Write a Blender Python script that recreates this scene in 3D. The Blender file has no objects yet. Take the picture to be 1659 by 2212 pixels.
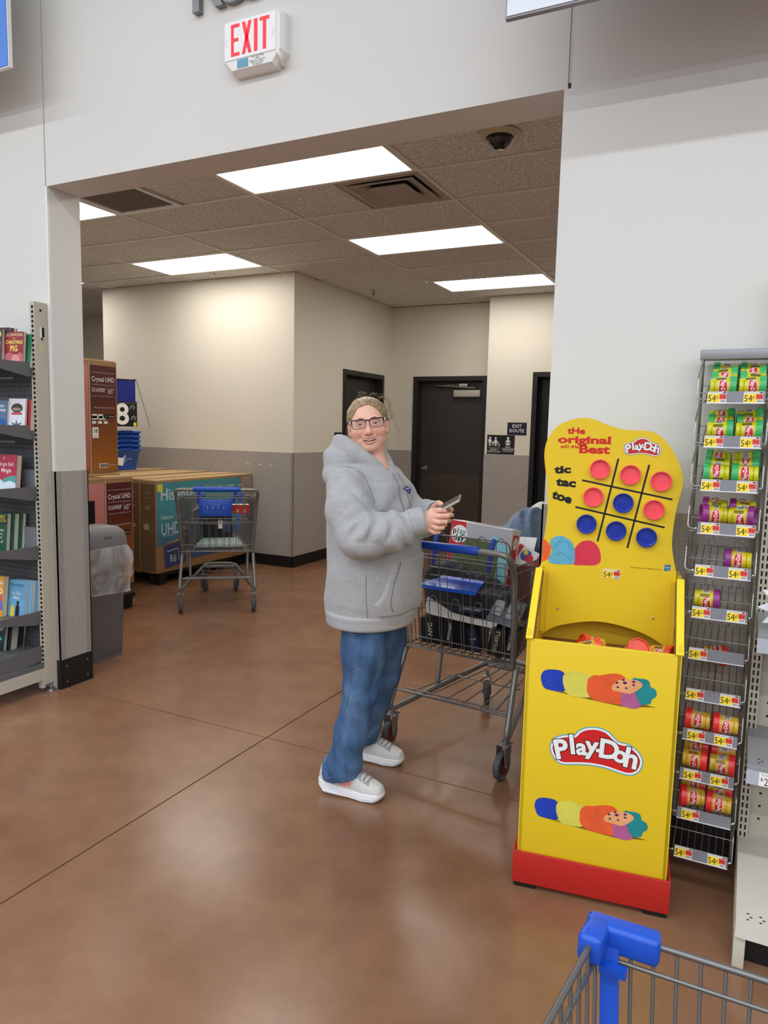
import bpy, bmesh, math, random
import numpy as np
from mathutils import Matrix, Vector, Euler

# ------------------------------------------------------------------ camera, world, lights, exposure
SC = bpy.context.scene
COL = SC.collection
cam_data = bpy.data.cameras.new('camera')
cam = bpy.data.objects.new('camera', cam_data)
COL.objects.link(cam)
CAM_R = Vector((0.8943, 0.4469, 0.0224)); CAM_U = Vector((-0.0711, 0.0923, 0.9932)); CAM_F = Vector((-0.4418, 0.8899, -0.1132))
cam_data.sensor_fit = 'VERTICAL'
cam_data.sensor_height = 36.0
cam_data.lens = 1559.876 / 2212.0 * 36.0
cam_data.clip_start = 0.05
_m = Matrix((CAM_R, CAM_U, -CAM_F)).transposed().to_4x4()
_m.translation = (0, 0, 1.477)
cam.matrix_world = _m
SC.camera = cam

SC.view_settings.view_transform = 'Standard'
SC.view_settings.look = 'None'
SC.view_settings.exposure = 0.16
SC.view_settings.gamma = 1.0
SC.view_settings.use_curve_mapping = False

world = bpy.data.worlds.new('world')
SC.world = world
world.use_nodes = True
world.node_tree.nodes['Background'].inputs[0].default_value = (0.86, 0.93, 1.0, 1)
world.node_tree.nodes['Background'].inputs[1].default_value = 0.5

def area_light(name, loc, sx, sy, watts, col=(1, 1, 1), rot=(0, 0, 0)):
    d = bpy.data.lights.new(name, 'AREA')
    d.shape = 'RECTANGLE'; d.size = sx; d.size_y = sy
    d.energy = watts; d.color = col
    o = bpy.data.objects.new(name, d)
    o.location = loc; o.rotation_euler = rot
    COL.objects.link(o)
    return o
# the sales floor's suspended strip lights: long rows parallel to the wall with the opening
for yy, w in ((-0.9, 340), (-4.4, 470), (-7.9, 470), (-11.4, 470)):
    area_light('store_strip_light', (0.0, yy, 5.3), 22.0, 0.16, w, (0.92, 0.96, 1.0))
VEST_W = 15.0          # power of each recessed vestibule light
VEST_C = (1.0, 0.95, 0.87)

# ------------------------------------------------------------------ helpers
def R(a): return math.radians(a)
def T(x=0, y=0, z=0): return Matrix.Translation((x, y, z))
def RX(a): return Matrix.Rotation(R(a), 4, 'X')
def RY(a): return Matrix.Rotation(R(a), 4, 'Y')
def RZ(a): return Matrix.Rotation(R(a), 4, 'Z')
def SCL(x, y, z): return Matrix.Diagonal((x, y, z, 1))
def frame(o, x, y, z):
    m = Matrix((Vector(x).normalized(), Vector(y).normalized(), Vector(z).normalized())).transposed().to_4x4()
    m.translation = o
    return m

class MB:
    """collects shapes into one mesh; self.M transforms what is added, mat is a material slot"""
    def __init__(s):
        s.v = []; s.f = []; s.m = []; s.sm = []; s.M = Matrix.Identity(4)
    def add(s, vs, fs, mat=0, smooth=False, M=None):
        o = len(s.v); A = s.M if M is None else s.M @ M
        s.v.extend([tuple(A @ Vector(p)) for p in vs])
        for f in fs:
            s.f.append([i + o for i in f]); s.m.append(mat); s.sm.append(smooth)
        return s
    def box(s, x0, x1, y0, y1, z0, z1, mat=0, M=None):
        vs = [(x0,y0,z0),(x1,y0,z0),(x1,y1,z0),(x0,y1,z0),(x0,y0,z1),(x1,y0,z1),(x1,y1,z1),(x0,y1,z1)]
        return s.add(vs, [(3,2,1,0),(4,5,6,7),(0,1,5,4),(1,2,6,5),(2,3,7,6),(3,0,4,7)], mat, False, M)
    def bbox(s, x0, x1, y0, y1, z0, z1, b=0.003, mat=0, M=None, seg=2):
        bm = bmesh.new(); bmesh.ops.create_cube(bm, size=1)
        for v in bm.verts:
            v.co = ((x0+x1)/2 + v.co.x*(x1-x0), (y0+y1)/2 + v.co.y*(y1-y0), (z0+z1)/2 + v.co.z*(z1-z0))
        bmesh.ops.bevel(bm, geom=list(bm.edges), offset=b, segments=seg, affect='EDGES', profile=0.5)
        vs = [v.co.copy() for v in bm.verts]; bm.verts.index_update()
        fs = [[v.index for v in f.verts] for f in bm.faces]; bm.free()
        return s.add(vs, fs, mat, seg > 1, M)
    def tube(s, pts, r, n=8, mat=0, closed=False, cap=True, M=None):
        P = [Vector(p) for p in pts]; k = len(P)
        rr = r if isinstance(r, (list, tuple)) else [r]*k
        dirs = []
        for i in range(k):
            if closed: d = (P[(i+1)%k]-P[i]).normalized() + (P[i]-P[i-1]).normalized()
            elif i == 0: d = P[1]-P[0]
            elif i == k-1: d = P[-1]-P[-2]
            else: d = (P[i+1]-P[i]).normalized() + (P[i]-P[i-1]).normalized()
            if d.length < 1e-9: d = P[min(i+1, k-1)]-P[i-1]
            dirs.append(d.normalized())
        up = Vector((0,0,1)) if abs(dirs[0].z) < 0.9 else Vector((1,0,0))
        u = (up - dirs[0]*up.dot(dirs[0])).normalized()
        vs = []
        for i in range(k):
            d = dirs[i]
            u = u - d*u.dot(d)
            if u.length < 1e-6: u = d.orthogonal()
            u.normalize(); w = d.cross(u)
            st = 1.0
            if 0 < i < k-1 or closed:
                a = (P[(i+1) % k]-P[i]).normalized().dot((P[i]-P[i-1]).normalized())
                st = 1/max(0.5, math.sqrt(max(0.0, (1+a)/2)))
                st = min(st, 1.25)
            for j in range(n):
                t = 2*math.pi*j/n
                vs.append(P[i] + (u*math.cos(t) + w*math.sin(t))*rr[i]*st)
        fs = []
        for i in range(k if closed else k-1):
            a = i*n; b = ((i+1) % k)*n
            for j in range(n):
                fs.append((a+j, a+(j+1) % n, b+(j+1) % n, b+j))
        s.add(vs, fs, mat, True, M)
        if cap and not closed:
            s.add(vs[:n][::-1], [tuple(range(n))], mat, False, M)
            s.add(vs[-n:], [tuple(range(n))], mat, False, M)
        return s
    def lathe(s, prof, n=20, mat=0, M=None, smooth=True, a0=0, a1=360, mats=None):
        """prof: [(r,z)...] around the z axis"""
        full = abs(a1-a0) >= 359.9; k = n if full else n+1
        vs = []
        for (r, z) in prof:
            for j in range(k):
                t = R(a0 + (a1-a0)*j/n); vs.append((r*math.cos(t), r*math.sin(t), z))
        for i in range(len(prof)-1):
            fs = []
            for j in range(n):
                a, b = j, (j+1) % k
                fs.append((i*k+a, i*k+b, (i+1)*k+b, (i+1)*k+a))
            o = len(s.v)
            s_m = mats[i] if mats else mat
            sub = {}
            vv = []; ff = []
            for f in fs:
                g = []
                for q in f:
                    if q not in sub: sub[q] = len(vv); vv.append(vs[q])
                    g.append(sub[q])
                ff.append(g)
            s.add(vv, ff, s_m, smooth, M)
        return s
    def cyl(s, a, b, r, n=14, mat=0, M=None):
        return s.tube([a, b], r, n, mat, M=M)
    def prism(s, poly, z0, z1, mat=0, M=None, side=None, top=True, bottom=True, smooth=False):
        n = len(poly)
        vs = [(x,y,z0) for x,y in poly] + [(x,y,z1) for x,y in poly]
        area = sum(poly[i][0]*poly[(i+1)%n][1]-poly[(i+1)%n][0]*poly[i][1] for i in range(n))
        fw = list(range(n)) if area > 0 else list(range(n))[::-1]
        if bottom: s.add(vs[:n], [fw[::-1]], mat, False, M)
        if top: s.add(vs[n:], [fw], mat, False, M)
        fs = []
        for i in range(n):
            j = (i+1) % n
            fs.append((i, j, n+j, n+i) if area > 0 else (j, i, n+i, n+j))
        return s.add(vs, fs, mat if side is None else side, smooth, M)
    def poly(s, pts, mat=0, M=None):
        return s.add([(p[0], p[1], p[2] if len(p) > 2 else 0) for p in pts], [tuple(range(len(pts)))], mat, False, M)
    def ball(s, c, r, n=14, m=9, mat=0, M=None, sq=(1,1,1)):
        vs = [(c[0], c[1], c[2]-r*sq[2])]; fs = []
        for i in range(1, m):
            p = math.pi*i/m
            for j in range(n):
                t = 2*math.pi*j/n
                vs.append((c[0]+r*sq[0]*math.sin(p)*math.cos(t), c[1]+r*sq[1]*math.sin(p)*math.sin(t), c[2]-r*sq[2]*math.cos(p)))
        vs.append((c[0], c[1], c[2]+r*sq[2])); L = len(vs)-1
        for j in range(n):
            k = (j+1) % n
            fs.append((0, 1+k, 1+j)); fs.append((L, L-n+j, L-n+k))
            for i in range(m-2):
                a = 1+i*n
                fs.append((a+j, a+k, a+n+k, a+n+j))
        return s.add(vs, fs, mat, True, M)
    def text(s, string, size, mat=0, M=None, **kw):
        vs, fs = text_geo(string, size, **kw)
        return s.add(vs, fs, mat, False, M)
    def mesh(s, name, mats):
        me = bpy.data.meshes.new(name)
        me.from_pydata(s.v, [], s.f)
        for m in (mats if isinstance(mats, (list, tuple)) else [mats]): me.materials.append(m)
        me.polygons.foreach_set('material_index', s.m)
        me.polygons.foreach_set('use_smooth', s.sm)
        me.update()
        return me
    def build(s, name, mats, parent=None, **kw):
        return obj(name, s.mesh(name, mats), parent, **kw)

def obj(name, data, parent=None, label=None, cat=None, group=None, kind=None, M=None):
    o = bpy.data.objects.new(name, data)
    COL.objects.link(o)
    if parent is not None: o.parent = parent
    if M is not None: o.matrix_local = M
    if label: o['label'] = label
    if cat: o['category'] = cat
    if group: o['group'] = group
    if kind: o['kind'] = kind
    return o
def thing(name, label, cat, M=None, group=None):
    o = obj(name, None, None, label, cat, group, None, M)
    o.empty_display_size = 0.1
    return o
def copy_tree(o, parent=None):
    c = o.copy(); COL.objects.link(c)
    if parent is not None:
        c.parent = parent; c.matrix_parent_inverse = o.matrix_parent_inverse.copy()
    for ch in list(o.children): copy_tree(ch, c)
    return c

_tc = {}
def text_geo(string, size, align='CENTER', offset=0.0, extrude=0.0, spacing=1.0, sx=1.0, shear=0.0, res=2, ls=1.0):
    key = (string, align, offset, extrude, spacing, shear, res, ls)
    if key not in _tc:
        cu = bpy.data.curves.new('lettering', 'FONT')
        cu.body = string; cu.size = 1.0; cu.align_x = align; cu.align_y = 'CENTER'
        cu.offset = offset; cu.extrude = extrude; cu.space_character = spacing; cu.shear = shear
        cu.resolution_u = res; cu.space_line = ls
        ob = bpy.data.objects.new('lettering', cu); COL.objects.link(ob)
        dg = bpy.context.evaluated_depsgraph_get(); dg.update()
        me = bpy.data.meshes.new_from_object(ob.evaluated_get(dg))
        vs = [tuple(v.co) for v in me.vertices]; fs = [tuple(p.vertices) for p in me.polygons]
        bpy.data.objects.remove(ob); bpy.data.curves.remove(cu); bpy.data.meshes.remove(me)
        _tc[key] = (vs, fs)
    vs, fs = _tc[key]
    return [(x*size*sx, y*size, z) for x, y, z in vs], fs

def catmull(pts, n=6, closed=False):
    P = [Vector(p) for p in pts]; k = len(P); out = []
    rng = range(k) if closed else range(k-1)
    for i in rng:
        if closed: a, b, c, d = P[i-1], P[i], P[(i+1) % k], P[(i+2) % k]
        else: a, b, c, d = P[max(i-1, 0)], P[i], P[i+1], P[min(i+2, k-1)]
        for j in range(n):
            t = j/n
            out.append(0.5*((2*b) + (c-a)*t + (2*a-5*b+4*c-d)*t*t + (3*b-a-3*c+d)*t**3))
    if not closed: out.append(P[-1])
    return out
def arc_path(pts, r, n=5):
    """polyline with rounded corners of radius r"""
    P = [Vector(p) for p in pts]; out = [P[0]]
    for i in range(1, len(P)-1):
        a, b, c = P[i-1], P[i], P[i+1]
        d1 = (a-b); d2 = (c-b); q = min(r, d1.length*0.48, d2.length*0.48)
        p1 = b + d1.normalized()*q; p2 = b + d2.normalized()*q
        for j in range(n+1):
            t = j/n
            out.append((1-t)**2*p1 + 2*t*(1-t)*b + t*t*p2)
    out.append(P[-1])
    return out

# ------------------------------------------------------------------ materials
def srgb(r, g, b):
    f = lambda c: ((c/255+0.055)/1.055)**2.4 if c/255 > 0.04045 else c/255/12.92
    return (f(r), f(g), f(b), 1)
_mc = {}
def mat(name, col, rough=0.5, metal=0.0, spec=0.5, bump=None, vary=None, coat=0.0, trans=0.0, emit=None, alpha=1.0, sheen=0.0, sss=0.0, ior=1.45):
    """col is sRGB 0-255. bump=(scale, strength), vary=(scale, amount, detail)"""
    if name in _mc: return _mc[name]
    m = bpy.data.materials.new(name); m.use_nodes = True
    nt = m.node_tree; b = nt.nodes['Principled BSDF']
    c = srgb(*col)
    b.inputs['Base Color'].default_value = c
    b.inputs['Roughness'].default_value = rough
    b.inputs['Metallic'].default_value = metal
    b.inputs['Specular IOR Level'].default_value = spec
    b.inputs['Coat Weight'].default_value = coat
    b.inputs['Transmission Weight'].default_value = trans
    b.inputs['Alpha'].default_value = alpha
    b.inputs['Sheen Weight'].default_value = sheen
    b.inputs['IOR'].default_value = ior
    if sss:
        b.inputs['Subsurface Weight'].default_value = sss
        b.inputs['Subsurface Radius'].default_value = (0.012, 0.005, 0.003)
        b.inputs['Subsurface Scale'].default_value = 0.6
    if emit:
        b.inputs['Emission Color'].default_value = (*emit[0], 1); b.inputs['Emission Strength'].default_value = emit[1]
    tc = nt.nodes.new('ShaderNodeTexCoord')
    if vary:
        n = nt.nodes.new('ShaderNodeTexNoise'); n.inputs['Scale'].default_value = vary[0]
        n.inputs['Detail'].default_value = vary[2] if len(vary) > 2 else 3
        nt.links.new(tc.outputs['Object'], n.inputs['Vector'])
        mx = nt.nodes.new('ShaderNodeMix'); mx.data_type = 'RGBA'
        mx.inputs[6].default_value = tuple(x*(1-vary[1]) for x in c[:3]) + (1,)
        mx.inputs[7].default_value = tuple(min(1, x*(1+vary[1])) for x in c[:3]) + (1,)
        nt.links.new(n.outputs['Fac'], mx.inputs[0]); nt.links.new(mx.outputs[2], b.inputs['Base Color'])
    if bump:
        n2 = nt.nodes.new('ShaderNodeTexNoise'); n2.inputs['Scale'].default_value = bump[0]; n2.inputs['Detail'].default_value = 4
        nt.links.new(tc.outputs['Object'], n2.inputs['Vector'])
        bp = nt.nodes.new('ShaderNodeBump'); bp.inputs['Strength'].default_value = bump[1]; bp.inputs['Distance'].default_value = 0.002
        nt.links.new(n2.outputs['Fac'], bp.inputs['Height']); nt.links.new(bp.outputs['Normal'], b.inputs['Normal'])
    _mc[name] = m
    return m

class NG:
    """tiny node-graph helper on a fresh principled material"""
    def __init__(s, name, rough=0.5, spec=0.5, metal=0.0):
        s.m = bpy.data.materials.new(name); s.m.use_nodes = True
        s.nt = s.m.node_tree; s.b = s.nt.nodes['Principled BSDF']
        s.b.inputs['Roughness'].default_value = rough; s.b.inputs['Specular IOR Level'].default_value = spec
        s.b.inputs['Metallic'].default_value = metal
        s.tc = s.nt.nodes.new('ShaderNodeTexCoord')
    def mapping(s, scale=(1,1,1), rot=(0,0,0), loc=(0,0,0), src='Object'):
        n = s.nt.nodes.new('ShaderNodeMapping'); n.inputs['Scale'].default_value = scale; n.inputs['Rotation'].default_value = rot; n.inputs['Location'].default_value = loc
        s.nt.links.new(s.tc.outputs[src], n.inputs['Vector']); return n.outputs[0]
    def noise(s, scale, detail=3, vec=None, rough=0.5, dist=0.0):
        n = s.nt.nodes.new('ShaderNodeTexNoise'); n.inputs['Scale'].default_value = scale; n.inputs['Detail'].default_value = detail
        n.inputs['Roughness'].default_value = rough; n.inputs['Distortion'].default_value = dist
        s.nt.links.new(vec if vec is not None else s.tc.outputs['Object'], n.inputs['Vector']); return n.outputs['Fac']
    def voronoi(s, scale, vec=None, feature='F1', out='Distance'):
        n = s.nt.nodes.new('ShaderNodeTexVoronoi'); n.inputs['Scale'].default_value = scale; n.feature = feature
        s.nt.links.new(vec if vec is not None else s.tc.outputs['Object'], n.inputs['Vector']); return n.outputs[out]
    def ramp(s, fac, stops):
        n = s.nt.nodes.new('ShaderNodeValToRGB'); e = n.color_ramp.elements
        full = lambda c: c if len(c) == 4 else (*c, 1)
        e[0].position = stops[0][0]; e[0].color = full(stops[0][1])
        e[1].position = stops[-1][0]; e[1].color = full(stops[-1][1])
        for p, c in stops[1:-1]:
            q = e.new(p); q.color = full(c)
        s.nt.links.new(fac, n.inputs[0]); return n.outputs[0]
    def mix(s, fac, a, b, mode='MIX'):
        n = s.nt.nodes.new('ShaderNodeMix'); n.data_type = 'RGBA'; n.blend_type = mode
        for i, q in ((0, fac), (6, a), (7, b)):
            if hasattr(q, 'node'): s.nt.links.new(q, n.inputs[i])
            else: n.inputs[i].default_value = q
        return n.outputs[2]
    def math(s, op, a, b=0.0):
        n = s.nt.nodes.new('ShaderNodeMath'); n.operation = op
        for i, q in ((0, a), (1, b)):
            if hasattr(q, 'node'): s.nt.links.new(q, n.inputs[i])
            else: n.inputs[i].default_value = q
        return n.outputs[0]
    def color(s, c): s.nt.links.new(c, s.b.inputs['Base Color'])
    def roughness(s, c): s.nt.links.new(c, s.b.inputs['Roughness'])
    def bump(s, h, strength=0.3, dist=0.002):
        n = s.nt.nodes.new('ShaderNodeBump'); n.inputs['Strength'].default_value = strength; n.inputs['Distance'].default_value = dist
        s.nt.links.new(h, n.inputs['Height']); s.nt.links.new(n.outputs[0], s.b.inputs['Normal'])
# ------------------------------------------------------------------ room shell
def wall_paint(name, col, bumpscale=160, bumps=0.25):
    g = NG(name, 0.75, 0.3)
    c = srgb(*col)
    n = g.noise(1.3, 2)
    g.color(g.ramp(n, [(0.3, tuple(x*0.965 for x in c[:3])), (0.7, c[:3])]))
    g.bump(g.noise(bumpscale, 3), bumps, 0.0015)
    return g.m
M_WALL = wall_paint('store_wall_paint', (222, 221, 217), 130, 0.45)
M_VWALL = wall_paint('vestibule_wall_paint', (232, 227, 214), 60, 0.1)
M_SOFFIT = M_WALL
def linen(name, c1, c2):
    g = NG(name, 0.55, 0.35)
    a = g.noise(26, 4, g.mapping((1, 1, 14)), 0.65)
    b = g.noise(26, 4, g.mapping((12, 12, 0.8)), 0.65)
    s = g.math('ADD', g.math('MULTIPLY', a, 0.5), g.math('MULTIPLY', b, 0.5))
    g.color(g.ramp(s, [(0.36, srgb(*c1)[:3]), (0.64, srgb(*c2)[:3])]))
    g.bump(s, 0.15, 0.001)
    return g.m
M_LINEN = linen('linen_wainscot', (152, 145, 139), (184, 178, 171))
M_TRIM = mat('wainscot_trim', (152, 147, 142), 0.45)
M_BASE = mat('black_rubber_base', (26, 24, 25), 0.45, bump=(40, 0.1))
M_BLACKDOOR = mat('charcoal_door_paint', (56, 54, 54), 0.4, bump=(300, 0.08))
M_FRAME = mat('black_door_frame', (42, 41, 41), 0.4)
M_BLACK2 = mat('scuffed_black_frame', (22, 21, 22), 0.4, vary=(30, 0.4))
M_KICK = mat('brown_kick_plate', (92, 82, 76), 0.38, 0.6)
M_STEEL = mat('brushed_steel', (190, 190, 190), 0.28, 1.0)
M_ALU = mat('grey_aluminium', (170, 170, 172), 0.4, 0.7)
M_WHITEP = mat('white_plastic', (232, 231, 228), 0.35)
M_BLACKP = mat('black_plastic', (20, 20, 21), 0.4)
M_SIGNBLK = mat('black_sign', (20, 20, 24), 0.4)
M_SIGNNAVY = mat('navy_sign', (22, 24, 48), 0.4)
M_PRINTW = mat('white_print', (236, 236, 236), 0.5)
M_PRINTK = mat('black_print', (18, 18, 19), 0.5)

# floor: stained, polished concrete cut into slabs
def concrete(name):
    g = NG(name, 0.235, 0.62)
    n1 = g.noise(0.75, 4, None, 0.55, 0.3); n2 = g.noise(6, 4, None, 0.6); n3 = g.noise(90, 3)
    s = g.math('ADD', g.math('MULTIPLY', n1, 0.62), g.math('ADD', g.math('MULTIPLY', n2, 0.3), g.math('MULTIPLY', n3, 0.08)))
    base = g.ramp(s, [(0.28, srgb(106, 74, 52)[:3]), (0.45, srgb(129, 92, 67)[:3]), (0.58, srgb(143, 105, 79)[:3]), (0.75, srgb(162, 125, 98)[:3])])
    specks = g.ramp(g.voronoi(9), [(0.0, (1,1,1)), (0.035, (0,0,0))])
    rare = g.ramp(g.noise(3.3, 2), [(0.52, (0,0,0)), (0.58, (1,1,1))])
    g.color(g.mix(g.math('MULTIPLY', specks, g.math('MULTIPLY', rare, 0.7)), base, srgb(205, 180, 150)))
    g.bump(g.noise(160, 2), 0.05, 0.0006)
    return g.m
M_FLOOR = concrete('polished_brown_concrete')
M_JOINT = mat('dark_joint_filler', (62, 44, 30), 0.8)
fl = MB().box(-11, 7, -14, 10.5, -0.08, -0.004).build('floor', M_JOINT, kind='structure')
xs = [-11, -6.5, -1.952, 2.6, 7]; ys = [-14, -6.4, -1.85, 2.722, 7.27, 10.5]
for i in range(4):
    for j in range(5):
        g_ = 0.0032
        MB().box(xs[i]+g_, xs[i+1]-g_, ys[j]+g_, ys[j+1]-g_, -0.05, 0.0).build('concrete_slab', M_FLOOR, fl)

WY0, WY1 = 2.683, 2.889
JL, JR, HZ, CEIL = -3.312, -0.662, 2.68, 3.038
def struct(name, mb, mats, parent=None):
    return mb.build(name, mats, parent, kind='structure')
wl = struct('wall_left', MB().box(-11, JL, WY0, WY1, 0, HZ).box(-11, JL-0.012, WY0, WY1, HZ, 6.2), M_WALL)
wr = struct('wall_right', MB().box(JR, 7, WY0, WY1, 0, HZ).box(JR+0.024, 7, WY0, WY1, HZ, 6.2), M_WALL)
wh = struct('wall_header', MB().box(JL-0.003, JR+0.012, WY0, WY1, HZ, 6.2).box(JL-0.03, JR+0.04, WY0+0.012, WY1, HZ+0.02, 6.2), M_WALL)
struct('trim_1', MB().box(JR+0.012, JR+0.024, WY0+0.004, WY0+0.02, HZ+0.02, 6.2), M_ALU)
# left jamb: bright corner bead, wainscot with corner guards, black kick plate with screws
DZ = 1.212
MB().box(JL-0.012, JL+0.002, WY0-0.002, WY0+0.012, DZ, HZ).build('corner_bead', M_WHITEP, wl)
MB().box(JL, JL+0.004, WY0+0.028, WY1-0.024, 0.15, DZ).build('wainscot_panel', M_LINEN, wl)
MB().box(JL-0.03, JL+0.007, WY0-0.006, WY0, 0.15, DZ).box(JL, JL+0.007, WY0-0.006, WY0+0.03, 0.15, DZ).build('corner_guard', M_TRIM, wl)
MB().box(JL, JL+0.007, WY1-0.028, WY1+0.006, 0.15, DZ).box(JL-0.03, JL+0.007, WY1, WY1+0.006, 0.15, DZ).build('corner_guard', M_TRIM, wl)
kp = MB().box(JL-0.02, JL+0.008, WY0-0.008, WY1+0.008, 0.0, 0.165).build('kick_plate', M_BASE, wl)
for yy in (WY0+0.035, WY1-0.03):
    for zz in (0.035, 0.125):
        MB().lathe([(0.0001, 0.003), (0.004, 0.002), (0.0045, 0.0)], 10, M=T(JL+0.008, yy, zz) @ RY(90)).build('screw', M_ALU, kp)
# right pier: wainscot facing the store and round the jamb
MB().box(JR-0.004, 6.9, WY0-0.004, WY0, 0.12, DZ).build('wainscot_panel', M_LINEN, wr)
MB().box(JR-0.007, JR+0.02, WY0-0.007, WY0-0.004, 0.12, DZ).box(JR-0.007, JR, WY0-0.007, WY0+0.03, 0.12, DZ).build('corner_guard', M_TRIM, wr)
MB().box(JR-0.004, JR, WY0+0.03, WY1, 0.12, DZ).build('wainscot_panel', M_LINEN, wr)
MB().box(JR-0.008, 6.9, WY0-0.009, WY0, 0, 0.12).box(JR-0.009, JR, WY0, WY1, 0, 0.12).build('base_strip', M_BASE, wr)

# vestibule walls
BX, BY, KY, PX, PY = -4.205, 6.31, 8.594, -2.785, 8.26
D1 = (7.324, 8.358, 2.157); D2 = (-3.879, -2.891, 2.157); D3 = (-2.235, -1.18, 2.165)
wb = struct('wall_center', MB().box(-6.895, BX, BY, BY+0.12, 0, CEIL)
            .box(BX-0.12, BX, BY+0.12, D1[0], 0, CEIL).box(BX-0.12, BX, D1[0], D1[1], D1[2], CEIL).box(BX-0.12, BX, D1[1], KY, 0, CEIL)
            .box(-6.895, -6.775, BY+0.12, 9.5, 0, CEIL), M_VWALL)
wk = struct('wall_back', MB().box(BX-0.12, D2[0], KY, KY+0.15, 0, CEIL).box(D2[0], D2[1], KY, KY+0.15, D2[2], CEIL).box(D2[1], PX+0.1, KY, KY+0.15, 0, CEIL), M_VWALL)
wp = struct('wall_back_right', MB().box(PX, D3[0], PY, KY+0.15, 0, CEIL).box(D3[0], D3[1], PY, PY+0.2, D3[2], CEIL).box(D3[1], 0.5, PY, PY+0.2, 0, CEIL), M_VWALL)
struct('wall_vestibule_right', MB().box(0.4, 0.5, WY1, PY, 0, CEIL), M_VWALL)
struct('wall_far_left', MB().box(-11, -6.895, 7.86, 8.0, 0, CEIL).box(-11, -10.9, WY1, 8.0, 0, CEIL), M_VWALL)
struct('wall_behind_doors', MB().box(-7, 0.5, 9.4, 9.5, 0, CEIL).box(0.4, 0.5, PY, 9.5, 0, CEIL), M_VWALL)
# wainscot on the vestibule walls, base strips, corner guard
def wains(par, *boxes, m=M_LINEN, n='wainscot_panel'):
    mb = MB()
    for b in boxes: mb.box(*b)
    mb.build(n, m, par)
e = 0.005
wains(wb, (-6.9, BX, BY-e, BY, 0.118, DZ)); wains(wb, (BX, BX+e, BY, D1[0], 0.118, DZ)); wains(wb, (BX, BX+e, D1[1], KY, 0.118, DZ))
wains(wb, (-6.9, BX+0.01, BY-0.012, BY, 0, 0.118), (BX, BX+0.012, BY-0.012, D1[0], 0, 0.118), (BX, BX+0.012, D1[1], KY, 0, 0.118), m=M_BASE, n='base_strip')
wains(wb, (BX-0.03, BX+0.008, BY-0.008, BY-e, 0.118, DZ), (BX+e, BX+0.008, BY-0.008, BY+0.012, 0.118, DZ), m=M_TRIM, n='corner_guard')
wains(wk, (BX, D2[0], KY-e, KY, 0.118, DZ)); wains(wk, (D2[1], PX, KY-e, KY, 0.118, DZ))
wains(wk, (BX, D2[0], KY-0.012, KY, 0, 0.118), (D2[1], PX, KY-0.012, KY, 0, 0.118), m=M_BASE, n='base_strip')
wains(wp, (PX, D3[0], PY-e, PY, 0.118, DZ)); wains(wp, (D3[1], 0.4, PY-e, PY, 0.118, DZ)); wains(wp, (PX-e, PX, PY-e, KY, 0.118, DZ))
wains(wp, (PX-0.01, D3[0], PY-0.012, PY, 0, 0.118), (D3[1], 0.4, PY-0.012, PY, 0, 0.118), m=M_BASE, n='base_strip')
# scrapes in the wainscot by the corner
for xx, zz, l, a in ((-4.62, 1.075, 0.05, -14), (-4.48, 1.072, 0.035, -20), (-4.78, 1.08, 0.03, 10)):
    MB().box(-l/2, l/2, -0.0015, 0, -0.004, 0.004, M=T(xx, BY-e, zz) @ RY(a)).build('scrape', M_PRINTW, wb)

# doors
def door(name, M, w, h, fm, dm, recess, closer=False, kick=False, knob=None):
    """local: x along the wall, -y out of the wall towards the viewer, z up; x from 0 to w is the outer frame"""
    d = obj(name, None, None, kind='structure', M=M); d.empty_display_size = 0.1
    t = 0.055
    fr = MB().box(0, t, -0.018, recess+0.03, 0, h).box(w-t, w, -0.018, recess+0.03, 0, h).box(t, w-t, -0.018, recess+0.03, h-t, h)
    fr.box(t, t+0.015, recess-0.02, recess+0.03, 0, h-t).box(w-t-0.015, w-t, recess-0.02, recess+0.03, 0, h-t).box(t, w-t, recess-0.02, recess+0.03, h-t-0.015, h-t)
    fr.build('door_frame', fm, d)
    lf = MB().bbox(t+0.016, w-t-0.016, recess, recess+0.044, 0.01, h-t-0.017, 0.002, seg=1).build('door_leaf', dm, d)
    if kick:
        MB().box(t+0.04, w-t-0.04, recess-0.003, recess, 0.02, 0.92).build('kick_plate', M_KICK, d)
    if closer:
        MB().bbox(w-t-0.40, w-t-0.05, recess-0.07, recess-0.001, h-t-0.20, h-t-0.115, 0.006).build('door_closer', mat('closer_grey', (196, 190, 184), 0.4, 0.2), d)
        MB().tube([(w-t-0.12, recess-0.04, h-t-0.085), (w-t-0.62, recess-0.05, h-t-0.055)], 0.010).tube([(w-t-0.62, recess-0.05, h-t-0.055), (w-t-0.3, recess-0.02, h-t-0.045)], 0.009).box(w-t-0.33, w-t-0.22, recess-0.06, recess-0.01, h-t-0.065, h-t-0.035).build('closer_arm', M_STEEL, d)
    if knob is not None:
        MB().lathe([(0.0001, 0), (0.034, 0.001), (0.033, 0.009), (0.012, 0.012), (0.012, 0.04), (0.026, 0.046), (0.029, 0.062), (0.022, 0.074), (0.0001, 0.076)], 18, M=T(knob, recess, 0.985) @ RX(90)).build('door_knob', M_STEEL, d)
    return d
door('door_2', T(D2[0], KY, 0), D2[1]-D2[0], D2[2], M_FRAME, M_BLACKDOOR, 0.1, True, True, 0.055+0.09)
door('door_1', T(BX, D1[1], 0) @ RZ(-90) @ SCL(1, 1, 1) if False else frame((BX, D1[0], 0), (0, 1, 0), (-1, 0, 0), (0, 0, 1)), D1[1]-D1[0], D1[2], M_FRAME, M_BLACKDOOR, 0.09, False, True, None)
door('door_3', T(D3[0], PY, 0), D3[1]-D3[0], D3[2], M_BLACK2, M_BLACK2, 0.12)

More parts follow.
